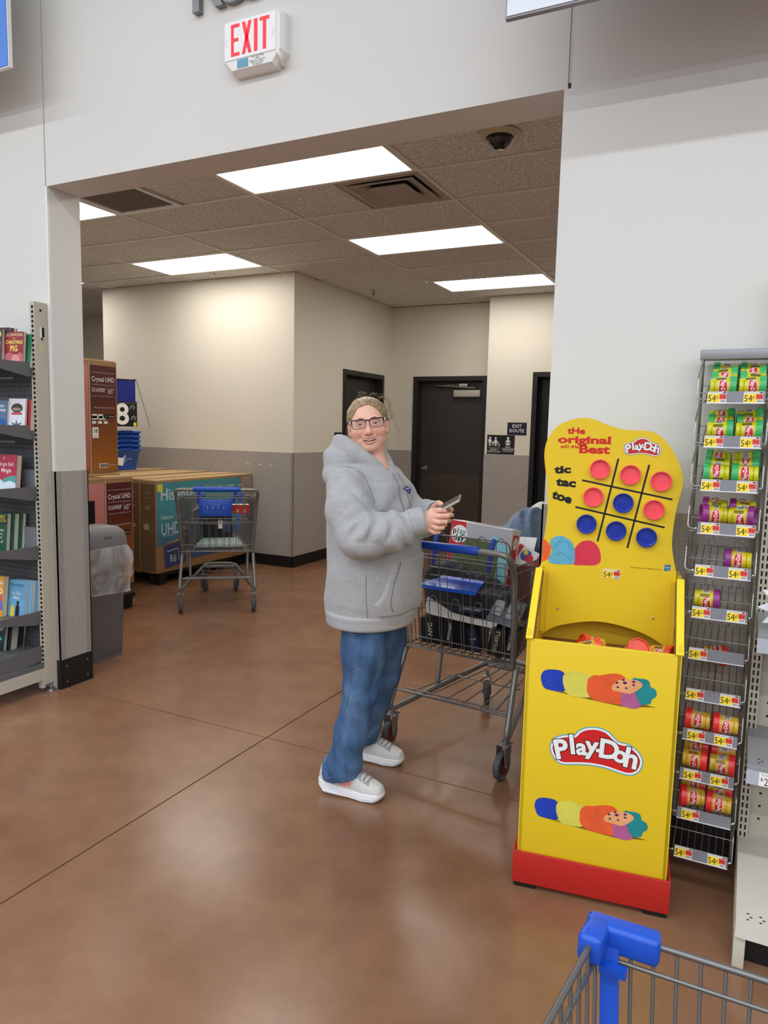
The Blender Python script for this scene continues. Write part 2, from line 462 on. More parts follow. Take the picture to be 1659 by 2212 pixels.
# ceiling: plenum slab, grid and tiles
GX, GY = -3.106, 3.556; TX, TY = 1.2192, 0.6096
ce = struct('ceiling', MB().box(-11, 0.5, WY1, 9.5, CEIL+0.06, CEIL+0.16), mat('dark_plenum', (70, 66, 62), 0.9))
def tile_mat():
    g = NG('fissured_ceiling_tile', 0.9, 0.2)
    n = g.noise(70, 3, None, 0.6, 1.2)
    f = g.ramp(n, [(0.46, srgb(196, 193, 190)[:3]), (0.56, srgb(240, 238, 236)[:3])])
    g.color(f); g.bump(n, 0.35, 0.003)
    return g.m
M_TILE = tile_mat()
M_GRID = mat('ceiling_grid_paint', (232, 228, 222), 0.5)
lights = [(0, 0), (0, 3), (0, 6), (-2, 0), (-2, 3), (-4, 3), (1, 9)]
vents = {(-1, 0): 'L', (0, 1): 'R'}
tile_me = {}
def tile_mesh(w, d):
    key = (round(w, 3), round(d, 3))
    if key not in tile_me:
        mb = MB(); b = 0.006
        mb.box(-w/2+0.014, w/2-0.014, -d/2+0.014, d/2-0.014, 0.0, 0.016)
        tile_me[key] = mb.mesh('ceiling_tile', M_TILE)
    return tile_me[key]
rnd = random.Random(4)
for k in range(-6, 3):
    for r in range(-1, 9):
        if (k, r) in lights: continue
        x0, x1 = GX+k*TX, GX+(k+1)*TX; y0, y1 = GY+r*TY, GY+(r+1)*TY
        y0 = max(y0, WY1+0.002) if r == -1 else y0
        if x0 > 0.3 or x0 < -10.6: continue
        if x1 > 0.45: x1 = 0.4
        if r == 8 and k > -2: y1 = KY-0.0
        if x1 < BX+0.1 and x0 > -6.9 and y0 > BY: continue
        if (k, r) in vents:
            if vents[(k, r)] == 'L': x0 += TX/2
            else: x1 -= TX/2
        o = obj('ceiling_tile', tile_mesh(x1-x0, y1-y0), ce)
        o.location = ((x0+x1)/2, (y0+y1)/2, CEIL+0.004)
        if (k, r) == (-1, 5):                # one tile has slipped and hangs open at one edge
            o.rotation_euler = (R(-2.2), R(0.9), 0); o.location.z = CEIL-0.006
tee = 0.012
for k in range(-6, 3):
    x = GX+k*TX
    if -10.8 < x < 0.4: MB().box(x-tee, x+tee, WY1, 9.2, CEIL-0.004, CEIL+0.004).box(x-0.0015, x+0.0015, WY1, 9.2, CEIL, CEIL+0.04).build('grid_tee', M_GRID, ce)
for r in range(0, 10):
    y = GY+r*TY
    if y < 9.3: MB().box(-10.8, 0.4, y-tee, y+tee, CEIL-0.0035, CEIL+0.0035).build('grid_tee', M_GRID, ce)

# recessed light fixtures
def lens_mat():
    m = bpy.data.materials.new('lit_acrylic_lens'); m.use_nodes = True
    nt = m.node_tree; b = nt.nodes['Principled BSDF']
    b.inputs['Base Color'].default_value = (0.9, 0.9, 0.9, 1); b.inputs['Roughness'].default_value = 0.6
    tc = nt.nodes.new('ShaderNodeTexCoord'); sp = nt.nodes.new('ShaderNodeSeparateXYZ'); nt.links.new(tc.outputs['Object'], sp.inputs[0])
    mu = nt.nodes.new('ShaderNodeMath'); mu.operation = 'MULTIPLY'; mu.inputs[1].default_value = 2*math.pi/0.19
    nt.links.new(sp.outputs['Y'], mu.inputs[0])
    co = nt.nodes.new('ShaderNodeMath'); co.operation = 'COSINE'; nt.links.new(mu.outputs[0], co.inputs[0])
    ma = nt.nodes.new('ShaderNodeMath'); ma.operation = 'MULTIPLY_ADD'; ma.inputs[1].default_value = 2.7; ma.inputs[2].default_value = 8.2
    nt.links.new(co.outputs[0], ma.inputs[0]); nt.links.new(ma.outputs[0], b.inputs['Emission Strength'])
    b.inputs['Emission Color'].default_value = (*VEST_C, 1)
    return m
M_LENS = lens_mat()
where = {(0, 0): 'nearest the opening, beside the square air diffuser', (0, 3): 'second in the row running back from the opening', (0, 6): 'farthest back, above the restroom doors',
         (-2, 0): 'cut off by the left jamb, beside the dark return grille', (-2, 3): 'above the front of the beige wall corner block', (-4, 3): 'far left sliver behind the left jamb'}
for (k, r) in lights[:6]:
    t = thing('ceiling_light', 'white recessed fluorescent ceiling panel, ' + where[(k, r)], 'ceiling light', T(GX+(k+0.5)*TX, GY+(r+0.5)*TY, CEIL), 'recessed ceiling panels')
    w, d = TX/2-0.012, TY/2-0.012
    MB().box(-w, w, -d, -d+0.02, -0.006, 0.03).box(-w, w, d-0.02, d, -0.006, 0.03).box(-w, -w+0.02, -d+0.02, d-0.02, -0.006, 0.03).box(w-0.02, w, -d+0.02, d-0.02, -0.006, 0.03).build('frame', M_WHITEP, t)
    MB().box(-w+0.02, w-0.02, -d+0.02, d-0.02, 0.0, 0.006).build('lens', M_LENS, t)
# return grille (2x2, egg-crate) and supply diffuser (2x2, stepped)
M_GRILLE = mat('grille_paint', (150, 140, 128), 0.5)
M_GDARK = mat('grille_dark', (40, 35, 31), 0.8)
t = thing('return_grille', 'square dark slatted return air grille in the ceiling behind the left jamb', 'vent', T(GX-0.75*TX, GY+0.5*TY, CEIL))
h = TY/2-0.012
MB().box(-h, h, -h, -h+0.035, -0.008, 0.02).box(-h, h, h-0.035, h, -0.008, 0.02).box(-h, -h+0.035, -h+0.035, h-0.035, -0.008, 0.02).box(h-0.035, h, -h+0.035, h-0.035, -0.008, 0.02).build('frame', M_WHITEP, t)
MB().box(-h+0.03, h-0.03, -h+0.03, h-0.03, 0.03, 0.034).build('backing', M_GDARK, t)
sl = MB().box(-0.003, 0.003, -h+0.035, h-0.035, 0.0, 0.02).mesh('slat', M_GRILLE)
for i in range(24):
    o = obj('slat', sl, t); o.location = (-h+0.05+i*(2*h-0.1)/23, 0, -0.001); o.rotation_euler = (0, R(25), 0)
t = thing('air_diffuser', 'stepped square supply air diffuser in the ceiling beside the nearest panel', 'vent', T(GX+0.75*TX, GY+1.5*TY, CEIL))
M_DIFF = mat('diffuser_paint', (170, 161, 151), 0.45)
def ring(s0, s1, z0, z1):
    a = [(-s0,-s0,z0),(s0,-s0,z0),(s0,s0,z0),(-s0,s0,z0),(-s1,-s1,z1),(s1,-s1,z1),(s1,s1,z1),(-s1,s1,z1)]
    return a, [(0,1,5,4),(1,2,6,5),(2,3,7,6),(3,0,4,7)]
MB().add(*ring(h, h-0.045, -0.002, -0.004)).add(*ring(h-0.045, h-0.10, -0.004, 0.045)).build('outer_cone', M_DIFF, t)
MB().add(*ring(0.135, 0.21, 0.02, -0.012)).add(*ring(0.21, 0.225, -0.012, -0.006)).add(*ring(0.225, 0.14, -0.006, 0.03)).build('middle_cone', M_DIFF, t)
MB().box(-0.13, 0.13, -0.13, 0.13, -0.006, 0.0).add(*ring(0.13, 0.145, -0.006, -0.012)).build('center_plate', M_DIFF, t)
MB().lathe([(0.0001, 0.05), (0.16, 0.05)], 24).build('duct_opening', M_GDARK, t)
# dome camera and sprinklers
t = thing('dome_camera', 'dark tinted dome security camera on a cream ring in the ceiling', 'camera', T(-1.277, 3.842, CEIL))
MB().lathe([(0.11, 0.0), (0.11, -0.008), (0.1, -0.016), (0.072, -0.02), (0.07, -0.012)], 32).build('ring', mat('cream_plastic', (206, 192, 168), 0.4), t)
MB().lathe([(0.0001, -0.078), (0.03, -0.073), (0.052, -0.056), (0.064, -0.035), (0.067, -0.012)], 28).build('dome', mat('smoked_dome', (22, 15, 13), 0.06, coat=0.5), t)
for lab, x, y in (('small brass sprinkler head near the top of the beige wall block', -5.02, 6.05), ('small brass sprinkler head in the ceiling toward the back corner', -3.92, 7.5)):
    t = thing('sprinkler', lab, 'sprinkler', T(x, y, CEIL), 'ceiling sprinklers')
    MB().lathe([(0.0001, 0.0), (0.035, -0.001), (0.033, -0.006), (0.012, -0.008)], 16).build('escutcheon', M_WHITEP, t)
    MB().tube([(0,0,-0.006), (0,0,-0.03)], 0.006).tube([(0.012,0,-0.008), (0.014,0,-0.028), (0,0,-0.042), (-0.014,0,-0.028), (-0.012,0,-0.008)], 0.0025).lathe([(0.0001, -0.046), (0.016, -0.045), (0.016, -0.043), (0.0001, -0.042)], 12).build('head', mat('brass', (160, 130, 90), 0.35, 0.9), t)

# store side signs: exit sign, raised letters, two boards
t = thing('exit_sign', 'white plastic lit exit sign with red letters above the opening', 'exit sign', T(-1.975, WY0, 3.085))
s = MB()
body = [(-0.155, -0.065), (-0.155, 0.085), (-0.135, 0.105), (0.135, 0.105), (0.155, 0.085), (0.155, -0.065), (0.11, -0.115), (-0.11, -0.115)]
def ins(p, d): return [(x*(1-d/0.155), y*(1-d/0.11)) for x, y in p]
F = RX(90)   # polygon x,y -> wall plane x,z ; +z local -> towards viewer (-y)
s.prism(body, 0.0, 0.035, M=F)
lo, hi = body, ins(body, 0.012)
n = len(body)
s.add([(x, y, 0.035) for x, y in lo] + [(x, y, 0.055) for x, y in hi], [(i, (i+1) % n, n+(i+1) % n, n+i) for i in range(n)], M=F)
s.poly([(x, y, 0.055) for x, y in hi], M=F)
s.build('housing', M_WHITEP, t)
face = [(-0.138, -0.06), (0.122, -0.06), (0.122, 0.092), (-0.138, 0.092)]
MB().prism(face, 0.055, 0.058, M=F).build('face_plate', mat('exit_face', (240, 240, 242), 0.3), t)
MRED = mat('exit_red', (236, 44, 60), 0.45, emit=((0.85, 0.02, 0.03), 0.25))
ex = MB()
def bars(mb, polys, M):
    for p in polys: mb.prism(p, 0.0575, 0.0595, M=M)
def letE(x):  return [[(x,0),(x+.011,0),(x+.011,.126),(x,.126)], [(x+.011,0),(x+.036,0),(x+.036,.013),(x+.011,.013)], [(x+.011,.057),(x+.031,.057),(x+.031,.07),(x+.011,.07)], [(x+.011,.113),(x+.036,.113),(x+.036,.126),(x+.011,.126)]]
def letX(x):  return [[(x,0),(x+.013,0),(x+.040,.126),(x+.027,.126)], [(x+.027,0),(x+.040,0),(x+.013,.126),(x,.126)]]
def letI(x):  return [[(x,0),(x+.014,0),(x+.014,.126),(x,.126)]]
def letT(x):  return [[(x+.013,0),(x+.026,0),(x+.026,.113),(x+.013,.113)], [(x,.113),(x+.039,.113),(x+.039,.126),(x,.126)]]
base = F @ T(-0.105, -0.047, 0)
for L in (letE(0), letX(0.047), letI(0.098), letT(0.122)): bars(ex, L, base @ SCL(1.22, 1, 1))
ex.build('lettering', MRED, t)
MB().prism([(-0.075, -0.098), (-0.018, -0.098), (-0.018, -0.064), (-0.075, -0.064)], 0.055, 0.0565, M=F).build('label_sticker', mat('teal_sticker', (92, 158, 184), 0.4), t)
sm = MB()
for i in range(5): sm.text(['FIELD SELECTABLE', 'UNIT', 'BREAK OUT ARROWS', 'DAMP LOCATION', 'SUITABLE FOR'][i], 0.008, M=F @ T(0.03, -0.066-0.008*i, 0.0566))
sm.build('fine_print', M_PRINTK, t)
for sgn, xx in ((-1, -0.128), (1, 0.108)):
    MB().prism([(xx-sgn*0.008, 0.03), (xx, 0.03), (xx+sgn*0.010, 0.012), (xx, -0.006), (xx-sgn*0.008, -0.006), (xx+sgn*0.002, 0.012)], 0.0575, 0.0585, M=F).build('arrow_knockout', mat('exit_arrow', (224, 224, 226), 0.35), t)
MB().lathe([(0.0001, 0.012), (0.03, 0.010), (0.036, 0.0)], 18, M=F @ T(0.128, -0.082, 0.03) @ RZ(-45) @ RX(60)).build('lamp_head', M_WHITEP, t)

t = thing('raised_lettering', 'grey metal raised letters on the wall above the exit sign', 'lettering', T(-2.335, WY0, 3.272))
g = MB()
sxx = 0.0
for i, ch in enumerate('Restrooms'):
    wch = {'R': .155, 'e': .13, 's': .12, 't': .085, 'r': .09, 'o': .14, 'm': .2}[ch]
    l = MB(); l.M = T(sxx, -0.001, 0) @ RX(90)
    l.text(ch, 0.30, 0, T(0, 0.10, 0.015), align='LEFT', offset=0.012, extrude=0.014, res=4)
    lo_ = l.build('letter', mat('brushed_letter', (126, 126, 128), 0.4, 0.4), t)
    sxx += wch
def board(name, label, x0, x1, y, z0, z1, face, edge):
    t = thing(name, label, 'sign', T((x0+x1)/2, y, z0))
    w = (x1-x0)/2
    MB().box(-w, w, 0, 0.02, 0, z1-z0).build('panel', edge, t)
    MB().box(-w+0.006, w-0.006, -0.003, 0, 0.006, z1-z0-0.006).build('face', face, t)
    for q in (-w*0.6, w*0.6): MB().tube([(q, 0.02, 0.5), (q, WY0-y, 0.5)], 0.012).build('bracket', M_ALU, t)
board('hanging_sign', 'blue department sign board at the top left corner, standing off the wall', -6.2, -3.245, 2.44, 3.142, 4.2, mat('sign_blue', (70, 128, 222), 0.45), M_WHITEP)
board('hanging_sign', 'white department sign board at the top right, standing off the wall', -0.762, 2.4, 2.3, 2.748, 4.0, mat('sign_white', (226, 232, 244), 0.45), mat('sign_edge', (150, 150, 160), 0.4))

# restroom signs
def wall_sign(name, label, M, w, h, m, draw=None):
    t = thing(name, label, 'sign', M)
    MB().bbox(0, w, -0.004, 0, 0, h, 0.0015, seg=1).build('plate', m, t)
    if draw:
        mb = MB(); mb.M = T(0, -0.0045, 0) @ RX(90); draw(mb); mb.build('print', M_PRINTW, t)
    return t
def fig(mb, x, y, s, skirt=False):
    c = [(x+0.011*s*math.cos(R(a)), y+0.075*s+0.011*s*math.sin(R(a))) for a in range(0, 360, 30)]; mb.poly(c)
    if skirt: mb.poly([(x-0.011*s, y+0.06*s), (x+0.011*s, y+0.06*s), (x+0.024*s, y+0.02*s), (x-0.024*s, y+0.02*s)])
    else: mb.poly([(x-0.017*s, y+0.06*s), (x+0.017*s, y+0.06*s), (x+0.017*s, y+0.028*s), (x-0.017*s, y+0.028*s)])
    mb.poly([(x-0.010*s, y-0.01*s), (x-0.002*s, y-0.01*s), (x-0.002*s, y+0.03*s), (x-0.010*s, y+0.03*s)])
    mb.poly([(x+0.002*s, y-0.01*s), (x+0.010*s, y-0.01*s), (x+0.010*s, y+0.03*s), (x+0.002*s, y+0.03*s)])
def draw_family(mb):
    fig(mb, 0.035, 0.105, 1.15); fig(mb, 0.105, 0.105, 1.1, True); fig(mb, 0.072, 0.105, 0.55)
    ringp = [(0.142+0.013*math.cos(R(a)), 0.108+0.013*math.sin(R(a)), 0) for a in range(0, 360, 24)]
    mb.tube(ringp, 0.0022, 5, closed=True); mb.tube([(0.138, 0.15, 0), (0.138, 0.122, 0), (0.152, 0.12, 0), (0.16, 0.102, 0)], 0.003, 5)
    mb.poly([(0.02, 0.072), (0.16, 0.072), (0.16, 0.075), (0.02, 0.075)])
    mb.text('FAMILY', 0.03, M=T(0.088, 0.052)); mb.text('RESTROOM', 0.03, M=T(0.088, 0.028))
    x, y = 0.255, 0.15
    mb.poly([(x+0.014*math.cos(R(a)), y+0.04+0.016*math.sin(R(a))) for a in range(0, 360, 30)])
    mb.poly([(x-0.014, y+0.022), (x+0.014, y+0.022), (x+0.034, y-0.005), (x+0.028, y-0.012), (x+0.014, y+0.004), (x+0.014, y-0.012), (x-0.014, y-0.012), (x-0.014, y+0.004), (x-0.028, y-0.012), (x-0.034, y-0.005)])
    mb.poly([(x-0.022, y-0.018), (x+0.022, y-0.018), (x+0.026, y-0.036), (x+0.008, y-0.046), (x, y-0.034), (x-0.008, y-0.046), (x-0.026, y-0.036)])
    for i, wd in enumerate(('BABY', 'CHANGING', 'STATION')): mb.text(wd, 0.028, M=T(0.258, 0.085-0.023*i))
wall_sign('restroom_sign', 'black family restroom and baby changing sign on the wall beside the back door', T(-2.755, PY, 1.216), 0.335, 0.225, M_SIGNBLK, draw_family)
wall_sign('exit_route_sign', 'small navy sign with white exit route lettering above the restroom sign', T(-2.515, PY, 1.445), 0.23, 0.145, M_SIGNNAVY,
          lambda mb: (mb.text('EXIT', 0.055, M=T(0.115, 0.102), offset=0.012), mb.text('ROUTE', 0.055, M=T(0.115, 0.048), offset=0.012)))
wall_sign('restroom_sign', 'small black restroom sign on the beige wall just behind the person', frame((BX, 7.146, 1.215), (0, 1, 0), (-1, 0, 0), (0, 0, 1)), 0.165, 0.215, M_SIGNBLK, lambda mb: fig(mb, 0.06, 0.13, 0.7))
# ------------------------------------------------------------------ modelling-dough cans
M_YEL = mat('display_yellow_card', (230, 196, 34), 0.42, vary=(3.0, 0.03), bump=(120, 0.04))
M_YEL2 = mat('display_yellow_inside', (222, 186, 38), 0.5, vary=(3.0, 0.04))
M_CORR = mat('raw_corrugated_edge', (128, 96, 52), 0.9, vary=(260, 0.6), bump=(300, 0.6))
M_REDC = mat('display_red_card', (184, 34, 28), 0.42, vary=(4, 0.04))
M_LOGORED = mat('logo_red', (206, 34, 34), 0.4)
M_LOGOBLUE = mat('logo_blue_outline', (90, 168, 190), 0.4)
def blob_print(name, c):
    return mat(name, c, 0.45, vary=(22, 0.28, 5))
ND = 0
def logo_shape(): return [(-0.1415, 0.4852), (-0.1384, 0.5051), (-0.1279, 0.5219), (-0.1084, 0.5328), (-0.0888, 0.539), (-0.069, 0.5401), (-0.058, 0.5546), (-0.0391, 0.5682), (-0.016, 0.5748), (0.0071, 0.5756), (0.0306, 0.5689), (0.0505, 0.5534), (0.0665, 0.5406), (0.0931, 0.5376), (0.1184, 0.5232), (0.1345, 0.5032), (0.1394, 0.4833), (0.1334, 0.4594), (0.1175, 0.4419), (0.0952, 0.4357), (0.0684, 0.4392), (0.0296, 0.4469), (-0.0171, 0.4479), (-0.0601, 0.4423), (-0.0957, 0.4364), (-0.116, 0.4422), (-0.133, 0.4608)]
def shrink(poly, d):
    P = [Vector((x, y)) for x, y in poly]; n = len(P); out = []
    ar = sum(P[i].x*P[(i+1)%n].y-P[(i+1)%n].x*P[i].y for i in range(n)); sg = 1 if ar > 0 else -1
    for i in range(n):
        t = (P[(i+1) % n]-P[i-1]).normalized(); nrm = Vector((-t.y, t.x))*sg
        q = P[i]+nrm*d; out.append((q.x, q.y))
    return out
LETTERS = [('P', -0.106, 0.484, 14, 0.086), ('l', -0.0725, 0.505, 9, 0.086), ('a', -0.0445, 0.503, 4, 0.074), ('y', -0.0135, 0.513, 0, 0.078), ('-', 0.0105, 0.507, -2, 0.07), ('D', 0.0375, 0.507, -3, 0.084), ('o', 0.0715, 0.4985, -5, 0.076), ('h', 0.1035, 0.4905, -7, 0.088)]
def smooth2(poly, n=3): return [(p.x, p.y) for p in catmull([(x, y, 0) for x, y in poly], n, True)]
def draw_logo(mb, M, res=3, full=True):
    """slots: 0 blue, 1 white, 2 red, 3 black"""
    c0 = [(x, y-0.505) for x, y in logo_shape()]
    c0 = smooth2(c0, 3 if full else 1)
    mb.poly([(x, y, 0.0004) for x, y in c0], 0, M)
    mb.poly([(x, y, 0.0007) for x, y in shrink(c0, 0.0035)], 1, M)
    mb.poly([(x, y, 0.0010) for x, y in shrink(c0, 0.0095)], 2, M)
    for i, (ch, x, y, a, s) in enumerate(LETTERS):
        L = M @ T(x, y-0.505, 0) @ RZ(a)
        mb.text(ch, s, 3, L @ T(0, 0, 0.0013), offset=0.062, res=res)
        mb.text(ch, s, 1, L @ T(0, 0, 0.0016+0.00004*i), offset=0.034, res=res)
LOGO_M = [M_LOGOBLUE, M_PRINTW, M_LOGORED, M_PRINTK]

CAN_H, CAN_RB, CAN_RT = 0.064, 0.0265, 0.031
def can_meshes(kind, body, lid):
    mb = MB()
    prof = [(0.0001, 0.003), (0.021, 0.003), (0.0225, 0.0), (0.0255, 0.0), (CAN_RB, 0.002), (0.0285, 0.03), (0.0302, 0.05), (CAN_RT, 0.056), (CAN_RT, 0.064)]
    mb.lathe(prof, 28, 0)
    def rad(z): return 0.0263+(z/0.056)*0.0046+0.00035
    def wrap(vs, zc, a0, d=0.0):
        out = []
        for x, y, z in vs:
            zz = zc+y; r = rad(zz)+d+z; t = a0+x/0.029
            out.append((r*math.cos(t), r*math.sin(t), zz))
        return out
    def patch(x0, x1, y0f, y1f, zc, a0, mt, d, n=14):
        vs = []; fs = []
        for i in range(n+1):
            x = x0+(x1-x0)*i/n
            vs += [(x, y0f(x), 0), (x, y1f(x), 0)]
        for i in range(n): fs.append((2*i, 2*i+2, 2*i+3, 2*i+1))
        mb.add(wrap(vs, zc, a0, d), fs, mt)
    for a0 in (0.0, math.pi):
        el = lambda s: (lambda x: s*0.0125*math.sqrt(max(0.0, 1-(x/0.0285)**2))**0.7+0.002*math.cos(x/0.02))
        patch(-0.0284, 0.0284, el(-1), el(1), 0.034, a0, 1, 0.0)
        el2 = lambda s: (lambda x: s*0.0112*math.sqrt(max(0.0, 1-(x/0.0270)**2))**0.7+0.002*math.cos(x/0.02))
        patch(-0.0268, 0.0268, el2(-1), el2(1), 0.034, a0, 2, 0.0002)
        tv, tf = text_geo('Play-Doh', 0.0165, offset=0.02, res=2, sx=0.78)
        mb.add(wrap(tv, 0.0355, a0, 0.0005), tf, 1)
        tv, tf = text_geo('MODELING COMPOUND', 0.0045, res=1)
        mb.add(wrap(tv, 0.0125, a0, 0.0005), tf, 3)
    # barcode and small print on the sides
    for a0 in (math.pi*0.5, math.pi*1.5):
        patch(-0.013, 0.005, lambda x: -0.008, lambda x: 0.014, 0.03, a0, 1, 0.0001, 6)
        for i in range(9):
            x = -0.012+i*0.0018
            patch(x, x+(0.0011 if i % 3 else 0.0006), lambda q: -0.006, lambda q: 0.012, 0.03, a0, 3, 0.0003, 1)
        for i in range(5):
            patch(0.009+i*0.0022, 0.010+i*0.0022, lambda q: -0.014, lambda q: 0.014, 0.03, a0, 3, 0.0002, 1)
    bm_ = mb.mesh('can_body', [body, M_PRINTW, M_LOGORED, M_PRINTK])
    lb = MB()
    lb.lathe([(CAN_RT+0.0008, 0.0545), (0.0345, 0.0545), (0.0348, 0.056), (0.0350, 0.070), (0.0342, 0.0725), (0.0315, 0.0728), (0.0305, 0.0705), (0.0300, 0.0665), (0.0001, 0.0665)], 30)
    return bm_, lb.mesh('can_lid', lid)
KINDS = {
    'green': can_meshes('green', mat('can_lime_body', (206, 204, 28), 0.25, coat=0.3), mat('lid_green', (62, 174, 100), 0.3, coat=0.2)),
    'purple': can_meshes('purple', mat('can_yellow_body', (208, 190, 26), 0.25, coat=0.3), mat('lid_purple', (140, 44, 124), 0.3, coat=0.2)),
    'red': can_meshes('red', mat('can_amber_body', (214, 172, 52), 0.25, coat=0.3), mat('lid_coral_red', (234, 46, 56), 0.3, coat=0.2)),
    'orange': can_meshes('orange', mat('can_orange_body', (226, 160, 52), 0.3, coat=0.3), mat('lid_orange', (230, 74, 40), 0.3, coat=0.2)),
}
def can(kind, M, label, group):
    t = thing('dough_can', label, 'can', M, group)
    obj('can_body', KINDS[kind][0], t); obj('can_lid', KINDS[kind][1], t)
    return t

# price tag shared by the rack and the display (local: x right, z up, faces -y, origin at the lower left corner)
M_TAGY = mat('tag_yellow', (246, 214, 40), 0.45); M_TAGR = mat('tag_red', (226, 72, 58), 0.45); M_TAGW = mat('tag_white', (240, 238, 234), 0.45)
def tag_mesh(price='54', w=0.052, h=0.033, yellow=True):
    mb = MB(); mb.M = RX(90)
    mb.prism([(0, 0), (w, 0), (w, h), (0, h)], 0, 0.0006, 0)
    mb.poly([(0.001, 0.001, 0.0008), (w*0.63, 0.001, 0.0008), (w*0.63, h*0.8, 0.0008), (0.001, h*0.8, 0.0008)], 1)
    mb.poly([(w*0.63, h*0.30, 0.0008), (w*0.985, h*0.30, 0.0008), (w*0.985, h*0.8, 0.0008), (w*0.63, h*0.8, 0.0008)], 2)
    mb.text('54', h*0.86, 3, T(w*0.235, h*0.37, 0.001), sx=0.8); mb.text('¢', h*0.46, 3, T(w*0.51, h*0.52, 0.001))
    mb.text('54.0¢', h*0.36, 4, T(w*0.80, h*0.55, 0.001), sx=0.7, offset=0.01)
    mb.text('DOUGH SINGLE CAN', h*0.13, 3, T(w*0.42, h*0.9, 0.001)); 
    for i in range(11):
        x = w*0.68+i*w*0.027
        mb.poly([(x, h*0.05, 0.001), (x+w*(0.016 if i % 2 else 0.009), h*0.05, 0.001), (x+w*(0.016 if i % 2 else 0.009), h*0.24, 0.001), (x, h*0.24, 0.001)], 3)
    mb.poly([(w*0.82, h*0.85, 0.001), (w*0.97, h*0.85, 0.001), (w*0.97, h*0.96, 0.001), (w*0.82, h*0.96, 0.001)], 3)
    return mb.mesh('price_tag', [M_TAGW, M_TAGY, M_TAGR, M_PRINTK, mat('tag_dark_red', (150, 26, 24), 0.5)])
TAG = tag_mesh()

# ------------------------------------------------------------------ cardboard floor display
DM = T(-0.35, 2.225, 0) @ RZ(7.6)
disp = thing('floor_display', 'tall yellow cardboard dough display with a tic tac toe header and red tray base', 'display stand', DM)
DW, DD, FZ = 0.2275, 0.37, 0.832
YB = 0.27
def folded(mb, x0, x1, y0, y1, z0, z1, m=0): return mb.bbox(x0, x1, y0, y1, z0, z1, 0.003, m)
fp = folded(MB(), -DW, DW, 0.0, 0.012, 0.03, FZ).build('front_panel', M_YEL, disp)
MB().box(-DW+0.012, DW-0.012, 0.0125, 0.02, 0.40, FZ-0.012).build('inner_front', M_YEL2, disp)
sp_ = [(0.0, 0.03), (DD, 0.03), (DD, 1.02), (0.19, 1.02), (0.0, FZ+0.012)]
for sx in (-1, 1):
    mb = MB(); x0, x1 = (sx*DW-(0.012 if sx > 0 else 0), sx*DW+(0.012 if sx < 0 else 0))
    A = Matrix(((0, 0, 1, 0), (1, 0, 0, 0), (0, 1, 0, 0), (0, 0, 0, 1)))
    mb.prism(sp_, x0, x1, 0, A)
    p_ = mb.build('side_panel', M_YEL, disp)
    q = sx*DW
    e0, e1 = (q-0.004, q+0.018) if sx < 0 else (q-0.018, q+0.004)
    mb = MB(); mb.M = Matrix.Identity(4)
    n0 = Vector((0, 0.0, FZ)); n1 = Vector((0, 0.185, 1.025))
    mb.prism([(e0, -0.004), (e1, -0.004), (e1, 0.006), (e0, 0.006)], 0, (n1-n0).length, M=frame((0, n0.y-0.004, n0.z), (1, 0, 0), (0, (n1-n0).z, -(n1-n0).y), (n1-n0)))
    mb.build('folded_edge', mat('display_bright_edge', (240, 214, 36), 0.4), p_)
    mb = MB()
    ei = q+0.0181 if sx < 0 else q-0.0181
    mb.box(min(ei, ei-sx*0.004), max(ei, ei-sx*0.004), 0.0, 0.014, 0, (n1-n0).length-0.01, M=frame((0, n0.y+0.002, n0.z), (1, 0, 0), (0, (n1-n0).z, -(n1-n0).y), (n1-n0)))
    mb.build('raw_edge', M_CORR, p_)
MB().box(-DW+0.012, DW-0.012, DD-0.008, DD, 0.03, 1.0).build('back_panel', M_YEL2, disp)
MB().box(-DW+0.012, DW-0.012, 0.02, DD-0.008, 0.735, 0.742).build('bin_floor', mat('bin_cardboard', (150, 100, 48), 0.8), disp)
# header: outline traced in its own plane, 6 mm board
HEAD = [(-0.2265, 1.0192), (-0.2229, 1.0514), (-0.2217, 1.1009), (-0.2157, 1.154), (-0.2124, 1.2135), (-0.2135, 1.2517), (-0.2179, 1.3103), (-0.2263, 1.3582), (-0.2316, 1.3993), (-0.229, 1.437), (-0.2155, 1.4715), (-0.1902, 1.5025), (-0.158, 1.52), (-0.1223, 1.529), (-0.0931, 1.5294), (-0.0637, 1.5223), (-0.0277, 1.5074), (0.0046, 1.4981), (0.0395, 1.4923), (0.0831, 1.4922), (0.1142, 1.4874), (0.1461, 1.467), (0.1724, 1.4353), (0.1961, 1.394), (0.2111, 1.3491), (0.2128, 1.3231), (0.2099, 1.2968), (0.2029, 1.2637), (0.1977, 1.2272), (0.1941, 1.1874), (0.1922, 1.1441), (0.1943, 1.111), (0.2012, 1.0748), (0.2116, 1.0321)]
LOW = [(0.214, 0.9972), (0.214, 0.766), (0.1434, 0.8071), (0.0743, 0.8295), (-0.0035, 0.8405), (-0.0694, 0.8355), (-0.1611, 0.8098), (-0.214, 0.7738), (-0.214, 0.9972)]
hd = [(p.x, p.y) for p in catmull([(x, y, 0) for x, y in HEAD], 3)] + [LOW[0], LOW[1]] + [(p.x, p.y) for p in catmull([(x, y, 0) for x, y in LOW[1:8]], 5)][1:] + [LOW[8]]
HF = T(0, YB, 0) @ RX(90)       # x,y -> x,z ; +z towards viewer
header = MB().prism(hd, -0.006, 0.0, 0, HF, side=1).build('header_panel', [M_YEL, M_CORR], disp)
